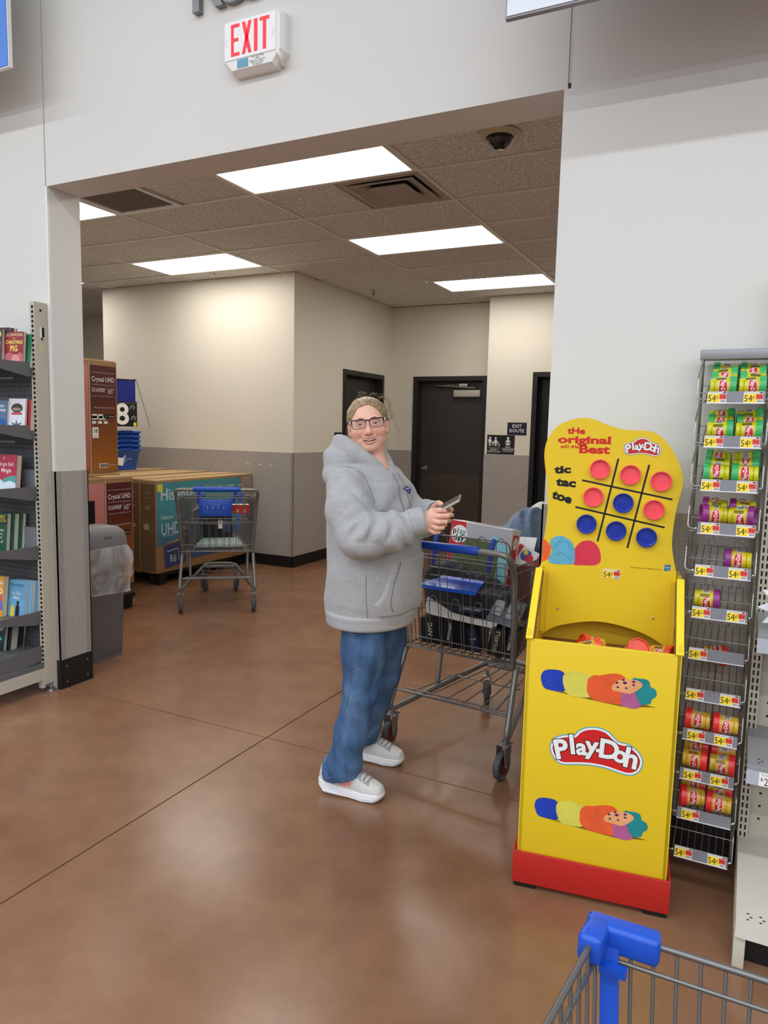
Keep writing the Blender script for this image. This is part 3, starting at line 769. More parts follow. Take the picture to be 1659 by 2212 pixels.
# side flaps folded forward beside the header's lower part
for sx in (-1, 1):
    MB().box(min(sx*0.214, sx*0.2), max(sx*0.214, sx*0.2), YB-0.05, YB+0.0, 0.80, 1.0).build('fold_flap', M_YEL2, disp)
H2 = HF @ T(0, 0, 0.0005)
mb = MB()
def rtext(mb, s, w, h, x, z, m=0, off=0.03, rot=0, res=3, M=None):
    vs, fs = text_geo(s, 1.0, offset=off, res=res)
    xs_ = [v[0] for v in vs]; ys_ = [v[1] for v in vs]
    sx = w/(max(xs_)-min(xs_)); sy = h/(max(ys_)-min(ys_)); cx = (max(xs_)+min(xs_))/2; cy = (max(ys_)+min(ys_))/2
    mb.add([((a-cx)*sx, (b-cy)*sy, 0) for a, b, c in vs], fs, m, False, (M if M is not None else H2) @ T(x, z, 0) @ RZ(rot))
rtext(mb, 'tHe', 0.058, 0.022, -0.130, 1.4868, off=0.04); rtext(mb, 'original', 0.172, 0.034, -0.103, 1.4535, off=0.04); rtext(mb, 'anD tHe', 0.06, 0.011, -0.149, 1.4335, off=0.03); rtext(mb, 'Best', 0.099, 0.029, -0.0675, 1.4262, off=0.04)
mb.build('slogan', M_LOGORED, header)
mb = MB(); rtext(mb, 'tic', 0.056, 0.026, -0.1685, 1.3545, rot=4, off=0.05); rtext(mb, 'tac', 0.067, 0.027, -0.155, 1.3105, rot=-3, off=0.05); rtext(mb, 'toe', 0.069, 0.029, -0.1655, 1.2605, rot=-15, off=0.05)
mb.build('game_lettering', M_PRINTK, header)
for a, b in (((0.0102, 1.3983), (-0.0412, 1.1167)), ((0.1074, 1.3816), (0.0551, 1.1012)), ((-0.1025, 1.3216), (0.1852, 1.2707)), ((-0.1202, 1.2298), (0.1671, 1.1777))):
    v = Vector((b[0]-a[0], b[1]-a[1])); nrm = Vector((-v.y, v.x)).normalized()*0.003
    MB().poly([(a[0]+nrm.x, a[1]+nrm.y), (a[0]-nrm.x, a[1]-nrm.y), (b[0]-nrm.x, b[1]-nrm.y), (b[0]+nrm.x, b[1]+nrm.y)], 0, H2).build('grid_line', M_PRINTK, header)
lidp = [(0.0001, 0.003), (0.026, 0.003), (0.0275, 0.004), (0.0285, 0.0125), (0.0300, 0.0140), (0.0322, 0.0138), (0.0328, 0.0115), (0.0328, 0.0)]
M_LIDP = mat('lid_salmon_pink', (248, 84, 96), 0.25, coat=0.4); M_LIDB = mat('lid_royal_blue', (24, 52, 160), 0.25, coat=0.4)
lp = MB().lathe(lidp, 36).mesh('lid', M_LIDP); lb = MB().lathe(lidp, 36).mesh('lid', M_LIDB)
for i, (x, z) in enumerate([(-0.046, 1.3611), (0.0511, 1.3463), (0.1469, 1.3293), (-0.0624, 1.2674), (0.0338, 1.2519), (0.1305, 1.2349), (-0.0797, 1.1745), (0.0167, 1.1576), (0.1134, 1.1419)]):
    o = obj('lid', lp if i in (0, 1, 2, 3, 5) else lb, header, label='salmon pink lid' if i in (0, 1, 2, 3, 5) else 'royal blue lid', M=H2 @ T(x, z, 0))
mb = MB(); draw_logo(mb, H2 @ T(0.0838, 1.4393, 0) @ RZ(-1) @ SCL(0.42, 0.42, 1)); mb.build('logo', LOGO_M, header)
ART = [[(-0.2225, 1.1164), (-0.1922, 1.089), (-0.2004, 1.0461), (-0.2225, 1.0305)], [(-0.198, 1.0322), (-0.19, 1.075), (-0.1981, 1.1061), (-0.1819, 1.123), (-0.1551, 1.1266), (-0.1203, 1.1013), (-0.1125, 1.0461), (-0.1268, 1.031)], [(-0.116, 1.0807), (-0.1006, 1.1062), (-0.0813, 1.1169), (-0.0582, 1.1161), (-0.0376, 1.097), (-0.0278, 1.0668), (-0.0299, 1.0459), (-0.0473, 1.0341), (-0.0835, 1.0318), (-0.1169, 1.0335)]]
mb = MB()
for i, p in enumerate(ART): mb.poly([(x, y, 0.0003*(2-i)) for x, y in (smooth2(p, 4) if i else p)], i, H2)
mb.tube([(x, y, 0.0004) for x, y in [(-0.185, 1.085), (-0.165, 1.112), (-0.14, 1.108), (-0.124, 1.08)]], 0.0008, 4, 3, M=H2)
mb.tube([(x, y, 0.0004) for x, y in [(-0.18, 1.06), (-0.16, 1.07), (-0.135, 1.055), (-0.12, 1.045)]], 0.0008, 4, 3, M=H2)
mb.build('dough_artwork', [blob_print('print_orange', (240, 96, 44)), blob_print('print_sky_blue', (96, 172, 200)), blob_print('print_crimson', (214, 52, 76)), mat('print_blue_line', (60, 130, 165), 0.5)], header)
mb = MB(); mb.text('© 2024 Hasbro. All Rights Reserved.', 0.0065, 0, H2 @ T(0.118, 1.0372, 0)); mb.build('fine_print', M_PRINTK, header)
mb = MB(); mb.poly([(0.174, 1.0335), (0.193, 1.036), (0.193, 1.056), (0.174, 1.0535)], 0, H2); mb.text('Hasbro', 0.0058, 1, H2 @ T(0.1836, 1.047, 0.0004), offset=0.01); mb.text('GAMING', 0.003, 1, H2 @ T(0.1836, 1.0405, 0.0004)); mb.build('maker_mark', [mat('maker_blue', (42, 110, 178), 0.4), M_PRINTW], header)
o = obj('price_tag', TAG, header, M=T(-0.0185, YB-0.0008, 0.9945) @ SCL(1.08, 1, 0.92))
for x, z in ((-0.1611, 0.8715), (0.1502, 0.8702)):
    MB().lathe([(0.0001, 0.003), (0.003, 0.0022), (0.0045, 0.0)], 12, M=H2 @ T(x, z, 0)).build('rivet', M_ALU, header)
# front print
FF = T(0, -0.0006, 0) @ RX(90)
UP = {'teal': [(0.0925, 0.7429), (0.1108, 0.7466), (0.133, 0.7464), (0.1427, 0.7377), (0.1452, 0.7259), (0.1584, 0.7197), (0.1639, 0.7083), (0.1617, 0.6959), (0.1513, 0.6863), (0.1484, 0.6737), (0.1377, 0.668), (0.123, 0.6666), (0.1047, 0.6709), (0.0943, 0.6998)],
      'blue': [(-0.1792, 0.7122), (-0.1739, 0.7298), (-0.1583, 0.7394), (-0.1305, 0.7418), (-0.1145, 0.7389), (-0.1062, 0.7304), (-0.1015, 0.7171), (-0.1014, 0.6986), (-0.1055, 0.676), (-0.1232, 0.6735), (-0.1553, 0.6752), (-0.1697, 0.6817), (-0.1765, 0.6977)],
      'yellow': [(-0.1117, 0.7213), (-0.1025, 0.7351), (-0.0756, 0.7458), (-0.0558, 0.7413), (-0.0324, 0.7374), (-0.0207, 0.7372), (-0.0288, 0.7125), (-0.0275, 0.6878), (-0.0307, 0.6679), (-0.0519, 0.6648), (-0.0753, 0.6635), (-0.0953, 0.669), (-0.1084, 0.6945)],
      'orange': [(-0.0382, 0.7001), (-0.0356, 0.7254), (-0.0209, 0.739), (-0.0018, 0.7416), (0.0132, 0.7465), (0.0356, 0.7523), (0.0582, 0.7525), (0.0739, 0.7404), (0.0729, 0.715), (0.0712, 0.6616), (0.0409, 0.6577), (0.0027, 0.6582), (-0.0208, 0.6652), (-0.0352, 0.6798)],
      'stem': [(0.0645, 0.7001), (0.1006, 0.7022), (0.1089, 0.6841), (0.1212, 0.6655), (0.118, 0.6569), (0.1015, 0.6511), (0.079, 0.6531), (0.0667, 0.6574)],
      'cap': [(0.0344, 0.7062), (0.0411, 0.7215), (0.0555, 0.7346), (0.0739, 0.7404), (0.1038, 0.7404), (0.1189, 0.7344), (0.1225, 0.7247), (0.1128, 0.7132), (0.0986, 0.701), (0.0841, 0.6948), (0.0614, 0.6977), (0.0424, 0.6991)]}
PC = [blob_print('print_teal', (28, 136, 140)), blob_print('print_royal', (30, 62, 176)), blob_print('print_lime', (216, 208, 84)), blob_print('print_tangerine', (230, 92, 48)), blob_print('print_mauve', (176, 92, 140)), blob_print('print_peach', (236, 164, 112)), mat('print_plum', (86, 32, 84), 0.5), mat('print_ground_line', (120, 96, 20), 0.5)]
for dz in (0.0, -0.4245):
    mb = MB()
    mb.poly([(-0.17, 0.676+dz, 0.0001), (-0.03, 0.661+dz, 0.0001), (0.07, 0.652+dz, 0.0001), (0.165, 0.664+dz, 0.0001), (0.12, 0.668+dz, 0.0001), (-0.03, 0.668+dz, 0.0001)], 7, FF)
    for i, k in enumerate(('teal', 'blue', 'yellow', 'orange', 'stem', 'cap')):
        mb.poly([(x, y+dz, 0.0002+0.0002*i) for x, y in smooth2(UP[k], 3)], i, FF)
    for (x, z), r in zip([(0.072, 0.7279), (0.0492, 0.7255), (0.0667, 0.7365), (0.0967, 0.7345), (0.0973, 0.7244), (0.0767, 0.7122), (0.0523, 0.7116)], (0.0055, 0.0042, 0.004, 0.0045, 0.004, 0.0036, 0.0038)):
        mb.poly([(x+r*1.1*math.cos(R(a)), z+dz+r*0.8*math.sin(R(a)), 0.0014) for a in range(0, 360, 30)], 6, FF)
    mb.build('dough_artwork', PC, fp)
mb = MB(); draw_logo(mb, FF @ T(0, 0.505, 0)); mb.build('logo', LOGO_M, fp)
# red tray and feet
tr = MB()
W2 = 0.240
tr.bbox(-W2, W2, -0.012, -0.004, 0.018, 0.125, 0.002).bbox(-W2, -W2+0.008, -0.004, DD+0.012, 0.018, 0.125, 0.002).bbox(W2-0.008, W2, -0.004, DD+0.012, 0.018, 0.125, 0.002).bbox(-W2+0.008, W2-0.008, DD+0.004, DD+0.012, 0.018, 0.125, 0.002).box(-W2+0.008, W2-0.008, -0.004, DD+0.004, 0.018, 0.026)
tr.build('tray', M_REDC, disp)
for x in (-0.2, 0.2):
    for y in (0.02, DD-0.03): MB().bbox(x-0.035, x+0.035, y-0.025, y+0.04, 0.0, 0.0178, 0.003).build('foot', M_BLACKP, disp)
# loose cans in the bin
def dworld(x, y, z, *rots):
    m = DM @ T(x, y, z)
    for r_ in rots: m = m @ r_
    return m
grp = 'dough cans lying in the display bin'
for i, (x, y, z, rx, rz, k, lab) in enumerate([
        (-0.075, 0.11, 0.7785, 78, 100, 'orange', 'orange can half hidden behind the display front, leftmost in the bin'),
        (-0.005, 0.19, 0.7783, 82, -62, 'orange', 'orange-lidded can lying across the middle of the display bin'),
        (0.085, 0.10, 0.792, 62, 20, 'orange', 'can showing a round red-orange lid upward in the display bin'),
        (0.150, 0.17, 0.7800, 84, 60, 'orange', 'can with its oval logo up at the right end of the display bin')]):
    can(k, dworld(x, y, z, RZ(rz), RX(rx)), lab, grp)

# ------------------------------------------------------------------ wire rack with label strips
M_CHROME = mat('rack_chrome_wire', (165, 163, 160), 0.25, 0.9)
M_STRIP = mat('grey_label_strip', (128, 128, 136), 0.35)
M_CLEAR = mat('clear_strip_lip', (215, 215, 222), 0.2)
RX0, RX1, RYF = -0.117, 0.041, 2.42
rack = thing('wire_rack', 'narrow chrome wire rack with twelve sloping tiers and yellow price tags by the wall', 'rack', T(0, 0, 0))
rack.location = ((RX0+RX1)/2, 2.55, 0)
rk = T(-(RX0+RX1)/2, -2.55, 0)
mb = MB(); mb.M = rk
XL, XR = -0.146, 0.052
for x in (XL, XR):
    mb.tube([(x, 2.64, 0.03), (x, 2.64, 1.74)], 0.005, 8); mb.tube([(x, 2.60, 0.06), (x, 2.60, 1.74)], 0.004, 8)
    for z in np.linspace(0.1, 1.7, 9): mb.tube([(x, 2.60, z), (x, 2.64, z)], 0.003, 6)
mb.build('back_frame', M_CHROME, rack)
MB().bbox(XL-0.008, XR+0.012, 2.595, 2.645, 1.725, 1.757, 0.003, M=rk).build('top_bar', mat('rack_grey_bar', (150, 150, 154), 0.4, 0.3), rack)
SLOPE = 0.30
cans_by_tier = {0: [('green', 4), ('green', 4)], 1: [('green', 3), ('green', 3)], 2: [('green', 3), ('green', 3)], 3: [('purple', 2), ('purple', 2)], 4: [('purple', 0), ('purple', 1)], 5: [('purple', 1), ('purple', 0)], 8: [('red', 1), ('red', 1)], 9: [('red', 3), ('red', 2)], 10: [('red', 2), ('red', 2)]}
tier_words = ['top', 'second', 'third', 'fourth', 'fifth', 'sixth', 'seventh', 'eighth', 'ninth', 'tenth', 'eleventh', 'bottom']
rr = random.Random(11)
wires = MB(); wires.M = T(0, 0, 0)
for i in range(9):
    x = (RX0-0.005)+(RX1-RX0+0.01)*i/8
    wires.tube([(x-(RX0+RX1)/2, RYF+0.004-2.55, -0.020), (x-(RX0+RX1)/2, RYF+0.02-2.55, -0.030), (x-(RX0+RX1)/2, 2.632-2.55, -0.030+SLOPE*0.21)], 0.0016 if i not in (0, 4, 8) else 0.0024, 5)
for y, zo in ((RYF+0.02, -0.032), (2.53, -0.032+SLOPE*0.11), (2.632, -0.032+SLOPE*0.212)):
    wires.tube([(XL-(RX0+RX1)/2+0.004, y-2.55, zo), (XR-(RX0+RX1)/2-0.004, y-2.55, zo)], 0.0018, 5)
for xc in (-0.04, 0.04):
    wires.tube([(xc-0.012, 2.615-2.55, 0.03), (xc-0.012, 2.615-2.55, 0.05), (xc-0.008, 2.615-2.55, 0.060), (xc, 2.615-2.55, 0.063), (xc+0.008, 2.615-2.55, 0.060), (xc+0.012, 2.615-2.55, 0.05), (xc+0.012, 2.615-2.55, 0.03)], 0.0016, 5)
for sx, x in ((-1, XL-(RX0+RX1)/2), (1, XR-(RX0+RX1)/2)):
    e_ = (RX0 if sx < 0 else RX1)-(RX0+RX1)/2
    wires.tube(arc_path([(x, 2.60-2.55, 0.10), (x, 2.455-2.55, 0.055), (x, 2.43-2.55, -0.022), (e_, 2.425-2.55, -0.024)], 0.02, 4), 0.0024, 6)
wire_me = wires.mesh('wire_tier', M_CHROME)
strip_me = MB().bbox(-(RX1-RX0)/2, (RX1-RX0)/2, -0.003, 0.0, -0.036, 0.0, 0.001, seg=1, mat=0).box(-(RX1-RX0)/2, (RX1-RX0)/2, -0.005, -0.003, -0.0375, -0.0345, 1).mesh('label_strip', [M_STRIP, M_CLEAR])
for i in range(12):
    zt = 1.613-0.1325*i
    o = obj('wire_tier', wire_me, rack); o.location = (0, 0, zt)
    s_ = obj('label_strip', strip_me, rack); s_.location = (0, RYF-2.55, zt); s_.rotation_euler = (R(-8), 0, 0)
    for j, xx in enumerate((0.006, 0.104)):
        if j == 1 and i in (6, 10): continue
        off = {3: 0.008, 8: 0.012, 9: 0.010, 10: 0.012}.get(i, 0)
        if j == 1: off -= {8: 0.02, 9: 0.02, 4: 0.004}.get(i, 0)
        g_ = obj('price_tag', TAG, s_); g_.location = (-(RX1-RX0)/2+xx+off-0.004, -0.0036, -0.0345)
    for j, (k, n_) in enumerate(cans_by_tier.get(i, [])):
        for q in range(n_):
            side = 'left' if j == 0 else 'right'
            xc = (-0.0765, 0.0035)[j]
            depth = q*0.066+0.002
            yc = RYF+0.048+depth
            zc = zt-0.030+SLOPE*(yc-RYF-0.02)+0.0365
            flip = rr.random() < 0.5
            if i in (0, 1): flip = (q % 2 == 1)
            if i in (8,): flip = True
            roll = rr.uniform(0, 360) if q else rr.choice([-75, -60, -100, 100, -85])
            tilt = rr.uniform(-4, 4)
            if i == 3 and q == 0: tilt = 14 if j == 0 else -8; zc += 0.004
            if i == 10 and j == 0 and q == 0: tilt = 9; zc += 0.003
            M_ = T(xc, yc, zc) @ RZ(tilt) @ RY(90 if not flip else -90) @ T(0, 0, -0.036) @ RZ(roll)
            ordw = ['at the front', 'second from the front', 'third from the front', 'at the very back'][q] if n_ > 1 else 'on its own'
            col = {'green': 'green-lidded lime yellow', 'purple': 'purple-lidded yellow', 'red': 'coral-red-lidded amber'}[k]
            can(k, M_, f'{col} can, {tier_words[i]} rack tier, {side} column, {ordw}', f'{k} lidded dough cans on the rack')
can('red', T(-0.045, 2.60, 0.685-0.03+0.062+0.0365) @ RZ(8) @ RY(90) @ T(0, 0, -0.036) @ RZ(40), 'coral-red-lidded can alone at the back of the eighth rack tier', 'red lidded dough cans on the rack')

# ------------------------------------------------------------------ white gondola shelving at the right edge
M_GON = mat('gondola_beige_metal', (196, 190, 174), 0.4, vary=(8, 0.04))
M_GONW = mat('gondola_white_deck', (214, 210, 200), 0.35, vary=(6, 0.08, 5))
M_GONG = mat('gondola_grey_shelf', (150, 150, 152), 0.35, vary=(6, 0.06))
M_HOLE = mat('dark_hole', (14, 13, 12), 0.8)
GX0, GX1 = 0.066, 1.30
gon = thing('gondola_shelf', 'white metal gondola shelving with perforated deck at the right edge', 'shelf unit', T(GX0, 2.65, 0))
ga = T(-GX0, -2.65, 0)
MB().box(GX0, GX0+0.03, 2.60, 2.675, 0, 2.0, M=ga).build('upright', M_GON, gon)
sl_ = MB()
for i in range(74):
    z = 0.12+i*0.0254
    sl_.box(GX0+0.006, GX0+0.011, 2.5992, 2.6005, z, z+0.016, M=ga).box(GX0+0.019, GX0+0.024, 2.5992, 2.6005, z, z+0.016, M=ga)
sl_.build('upright_slots', M_HOLE, gon, kind='stuff')
MB().box(GX0+0.03, GX1, 2.64, 2.66, 0.12, 2.0, M=ga).build('peg_panel', M_GON, gon)
ph = MB()
for i in range(10):
    for j in range(38):
        x, z = GX0+0.06+i*0.045, 0.2+j*0.045
        ph.poly([(x+0.0045*math.cos(R(a)), 2.6395, z+0.0045*math.sin(R(a))) for a in range(0, 360, 60)][::-1], 0, ga)
ph.build('peg_holes', M_HOLE, gon, kind='stuff')
def shelf(par, A, x0, x1, yf, yb, z, lip, m, holes=True):
    p = MB().box(x0, x1, yf, yb, z-0.012, z, M=A).box(x0, x1, yf-0.004, yf, z-lip, z, M=A).box(x0, x0+0.003, yf, yb, z-lip, z-0.012, M=A).build('shelf', m, par)
    if holes:
        h_ = MB()
        for i in range(12):
            for j in range(3):
                x, y = x0+0.03+i*0.032+(0.008 if j % 2 else 0), yf+0.02+j*0.014
                h_.poly([(x-0.005, y, z+0.0005), (x, y-0.0035, z+0.0005), (x+0.005, y, z+0.0005), (x, y+0.0035, z+0.0005)], 0, A)
        h_.build('perforations', M_HOLE, p, kind='stuff')
    return p
s1 = shelf(gon, ga, GX0+0.004, GX1, 2.30, 2.64, 0.918, 0.045, M_GONG)
s2 = shelf(gon, ga, GX0+0.004, GX1, 2.30, 2.64, 0.525, 0.045, M_GONG)
dk = shelf(gon, ga, GX0+0.002, GX1, 2.12, 2.64, 0.142, 0.045, M_GONW)
for yy_, zz_ in ((2.28, 0.872), (2.28, 0.479)):
    MB().box(GX0+0.002, GX1, yy_, yy_+0.006, zz_-0.006, zz_+0.036, M=ga).build('price_channel', mat('price_channel', (176, 180, 190), 0.3), s1 if zz_ > 0.6 else s2)
mb = MB(); mb.M = ga @ T(GX0+0.035, 2.2795, 0.474) @ RX(90)
mb.prism([(0, 0), (0.07, 0), (0.07, 0.04), (0, 0.04)], 0, 0.0008); mb.text('$', 0.014, 1, T(0.008, 0.02, 0.001)); mb.text('24', 0.032, 1, T(0.025, 0.013, 0.001), sx=0.7); mb.text('98', 0.015, 1, T(0.043, 0.019, 0.001), sx=0.7); mb.text('PLUSH TOY', 0.006, 1, T(0.022, 0.034, 0.001))
mb.build('price_tag', [M_TAGW, M_PRINTK], s2)
MB().box(GX0, GX0+0.025, 2.14, 2.60, 0.02, 0.097, M=ga).bbox(GX0, GX0+0.03, 2.125, 2.15, 0.0, 0.097, 0.002, M=ga).build('base_leg', M_GON, gon)
MB().box(GX0+0.03, GX1, 2.17, 2.18, 0.0, 0.095, M=ga).build('kick_board', M_BLACKP, gon)
# blue plush toy with white felt spikes on the middle shelf, cut off by the frame
pl = thing('plush_toy', 'blue plush toy with white felt spikes on the upper gondola shelf', 'plush toy', T(0.166, 2.36, 0.919))
M_PLUSH = mat('blue_plush', (24, 92, 140), 0.95, sheen=0.5, bump=(240, 0.5))
MB().ball((0, 0, 0.075), 0.078, 24, 16, sq=(0.95, 0.9, 0.96)).build('body', M_PLUSH, pl)
MB().ball((0.01, -0.058, 0.03), 0.03, 16, 10, sq=(1, 1.2, 0.8)).build('foot', M_PLUSH, pl)
for a in (95, 125, 155, 185, 212):
    ca, sa = math.cos(R(a)), math.sin(R(a))
    b0 = Vector((0.068*ca, -0.01, 0.075+0.068*sa)); tip = Vector((0.104*ca, -0.012, 0.075+0.104*sa)); tg = Vector((-sa, 0, ca))*0.016
    mb = MB(); mb.add([b0+tg+Vector((0, -0.004, 0)), b0-tg+Vector((0, -0.004, 0)), b0-tg+Vector((0, 0.004, 0)), b0+tg+Vector((0, 0.004, 0)), tip], [(0, 1, 4), (1, 2, 4), (2, 3, 4), (3, 0, 4), (3, 2, 1, 0)])
    mb.build('spike', mat('white_felt', (232, 232, 236), 0.95), pl)
# ------------------------------------------------------------------ organic shapes: distance fields meshed with surface nets
def surface_nets(f, lo, hi, h, band=None):
    """f(P) -> distance for an (n,3) array; coarse pass first, fine samples only near the surface"""
    lo = np.array(lo, float); hi = np.array(hi, float)
    n = np.maximum(np.ceil((hi-lo)/h).astype(int)+1, 4)
    B = 6
    nb = np.ceil(n/B).astype(int)
    n = nb*B+1
    cg = np.stack(np.meshgrid(*[np.arange(k) for k in nb], indexing='ij'), -1).reshape(-1, 3)
    cc = lo+(cg+0.5)*B*h
    d = f(cc)
    rad = B*h*0.5*math.sqrt(3)*1.5+0.008
    near = np.abs(d) < rad
    vol = np.empty(n, np.float32)
    big = np.repeat(np.repeat(np.repeat(d.reshape(nb).astype(np.float32), B, 0), B, 1), B, 2)
    vol[:] = 1.0
    vol[:n[0]-1, :n[1]-1, :n[2]-1] = big
    need = np.zeros(n, bool)
    for (i, j, k) in cg[near]:
        need[i*B:i*B+B+1, j*B:j*B+B+1, k*B:k*B+B+1] = True
    idx = np.argwhere(need)
    out = np.empty(len(idx), np.float32)
    for s0 in range(0, len(idx), 400000):
        q = idx[s0:s0+400000]; out[s0:s0+400000] = f(lo+q*h)
    vol[need] = out
    return nets(vol, lo, h)
def nets(vol, lo, h):
    ins = vol < 0
    n = vol.shape
    c = np.zeros(tuple(k-1 for k in n), np.uint8)
    for dx in (0, 1):
        for dy in (0, 1):
            for dz in (0, 1):
                c += ins[dx:n[0]-1+dx, dy:n[1]-1+dy, dz:n[2]-1+dz]
    act = (c > 0) & (c < 8)
    ci = np.argwhere(act)
    vid = -np.ones(act.shape, np.int64); vid[act] = np.arange(len(ci))
    acc = np.zeros((len(ci), 3)); cnt = np.zeros(len(ci))
    cor = [(a, b, g) for a in (0, 1) for b in (0, 1) for g in (0, 1)]
    for a in cor:
        for ax in range(3):
            if a[ax] == 1: continue
            b = list(a); b[ax] = 1
            va = vol[ci[:, 0]+a[0], ci[:, 1]+a[1], ci[:, 2]+a[2]]; vb = vol[ci[:, 0]+b[0], ci[:, 1]+b[1], ci[:, 2]+b[2]]
            m = (va < 0) != (vb < 0)
            t = np.where(m, va/(va-vb+1e-12), 0)
            p = np.array(a, float)[None, :].repeat(len(ci), 0); p[:, ax] += t
            acc[m] += p[m]; cnt[m] += 1
    V = lo+(ci+acc/np.maximum(cnt, 1)[:, None])*h
    F = []
    for ax in range(3):
        u, v = (ax+1) % 3, (ax+2) % 3
        sl0 = [slice(None)]*3; sl1 = [slice(None)]*3
        sl0[ax] = slice(0, n[ax]-1); sl1[ax] = slice(1, n[ax])
        a = ins[tuple(sl0)]; b = ins[tuple(sl1)]
        e = np.argwhere(a != b)
        e = e[(e[:, u] > 0) & (e[:, v] > 0) & (e[:, u] < n[u]-1) & (e[:, v] < n[v]-1)]
        if not len(e): continue
        sgn = a[e[:, 0], e[:, 1], e[:, 2]]
        def cell(du, dv):
            q = e.copy(); q[:, u] -= du; q[:, v] -= dv
            return vid[q[:, 0], q[:, 1], q[:, 2]]
        quad = np.stack([cell(1, 1), cell(0, 1), cell(0, 0), cell(1, 0)], 1)
        quad[~sgn] = quad[~sgn][:, ::-1]
        F.append(quad)
    F = np.concatenate(F)
    F = F[(F >= 0).all(1)]
    return V, F
def relax(V, F, it=2, lam=0.5):
    V = V.copy()
    for _ in range(it):
        acc = np.zeros_like(V); cnt = np.zeros(len(V))
        for k in range(4):
            a, b = F[:, k], F[:, (k+1) % 4]
            np.add.at(acc, a, V[b]); np.add.at(cnt, a, 1); np.add.at(acc, b, V[a]); np.add.at(cnt, b, 1)
        V += lam*(acc/np.maximum(cnt, 1)[:, None]-V)
    return V
def np_mesh(name, V, F, mats, midx=None):
    me = bpy.data.meshes.new(name)
    me.vertices.add(len(V)); me.vertices.foreach_set('co', V.astype(np.float32).ravel())
    me.loops.add(F.size); me.loops.foreach_set('vertex_index', F.astype(np.int32).ravel())
    me.polygons.add(len(F)); me.polygons.foreach_set('loop_start', np.arange(0, F.size, 4, dtype=np.int32)); me.polygons.foreach_set('loop_total', np.full(len(F), 4, np.int32))
    me.polygons.foreach_set('use_smooth', np.ones(len(F), bool))
    for m in (mats if isinstance(mats, (list, tuple)) else [mats]): me.materials.append(m)
    if midx is not None: me.polygons.foreach_set('material_index', midx.astype(np.int32))
    me.update(calc_edges=True); me.validate()
    return me
# distance primitives on (n,3) arrays
def d_ell(P, c, r):
    r = np.asarray(r, float); q = P-np.asarray(c, float)
    k0 = np.linalg.norm(q/r, axis=1); k1 = np.linalg.norm(q/(r*r), axis=1)
    return k0*(k0-1)/np.maximum(k1, 1e-9)
def d_ellM(P, M3, c, r):
    return d_ell((P-np.asarray(c, float)) @ M3, (0, 0, 0), r)
def d_cap(P, a, b, ra, rb=None):
    rb = ra if rb is None else rb
    a = np.asarray(a, float); b = np.asarray(b, float); ba = b-a
    t = np.clip(((P-a) @ ba)/max(ba @ ba, 1e-12), 0, 1)
    return np.linalg.norm(P-a-t[:, None]*ba, axis=1)-(ra+(rb-ra)*t)
def d_chain(P, pts, rs, k=0.01):
    d = None
    for i in range(len(pts)-1):
        e_ = d_cap(P, pts[i], pts[i+1], rs[i], rs[i+1])
        d = e_ if d is None else smin(d, e_, k)
    return d
def d_box(P, c, hs, r=0.0, M3=None):
    q = P-np.asarray(c, float)
    if M3 is not None: q = q @ M3
    q = np.abs(q)-(np.asarray(hs, float)-r)
    return np.linalg.norm(np.maximum(q, 0), axis=1)+np.minimum(q.max(1), 0)-r
def smin(a, b, k):
    h = np.maximum(k-np.abs(a-b), 0)/k
    return np.minimum(a, b)-h*h*k*0.25
def smax(a, b, k): return -smin(-a, -b, k)
_rng = np.random.default_rng(7)
_NG = _rng.random((32, 32, 32)).astype(np.float32)
def vnoise(P, s):
    q = P*s; i = np.floor(q).astype(int); f = q-i; f = f*f*(3-2*f)
    i &= 31; j = (i+1) & 31
    g = lambda x, y, z: _NG[x, y, z]
    x0 = g(i[:, 0], i[:, 1], i[:, 2])*(1-f[:, 0])+g(j[:, 0], i[:, 1], i[:, 2])*f[:, 0]
    x1 = g(i[:, 0], j[:, 1], i[:, 2])*(1-f[:, 0])+g(j[:, 0], j[:, 1], i[:, 2])*f[:, 0]
    x2 = g(i[:, 0], i[:, 1], j[:, 2])*(1-f[:, 0])+g(j[:, 0], i[:, 1], j[:, 2])*f[:, 0]
    x3 = g(i[:, 0], j[:, 1], j[:, 2])*(1-f[:, 0])+g(j[:, 0], j[:, 1], j[:, 2])*f[:, 0]
    y0 = x0*(1-f[:, 1])+x1*f[:, 1]; y1 = x2*(1-f[:, 1])+x3*f[:, 1]
    return (y0*(1-f[:, 2])+y1*f[:, 2])-0.5
def heap(name, mats, parent, blobs, h=0.009, fold=0.012, seed=0, fs=(9, 9, 5), clip=None):
    """soft pile of fabric from ellipsoid blobs [(centre, radii)...] with fold ridges"""
    cs = np.array([b[0] for b in blobs]); rs = np.array([b[1] for b in blobs])
    lo = (cs-rs).min(0)-0.03; hi = (cs+rs).max(0)+0.03
    def f(P):
        d = None
        for c, r in blobs:
            e_ = d_ell(P, c, r); d = e_ if d is None else smin(d, e_, 0.05)
        w = np.abs(vnoise(P*np.array(fs)/9+seed, 9.0))+0.5*np.abs(vnoise(P+seed*3.1, 21.0))
        d = d-fold*(0.28-w)*2
        if clip is not None: d = np.maximum(d, clip(P))
        return d
    V, F = surface_nets(f, lo, hi, h)
    V = relax(V, F, 1, 0.4)
    return obj(name, np_mesh(name, V, F, mats), parent)
def axis(segs):
    """segs: [(end, step)...] starting at segs[0][0]; returns a coordinate array with varying spacing, length 6k+1"""
    x = [segs[0][0]]
    for end, st in segs[1:]:
        k = max(1, int(round((end-x[-1])/st))); a = x[-1]
        x += [a+(end-a)*(i+1)/k for i in range(k)]
    while (len(x)-1) % 6: x.append(x[-1]+segs[-1][1])
    return np.array(x)
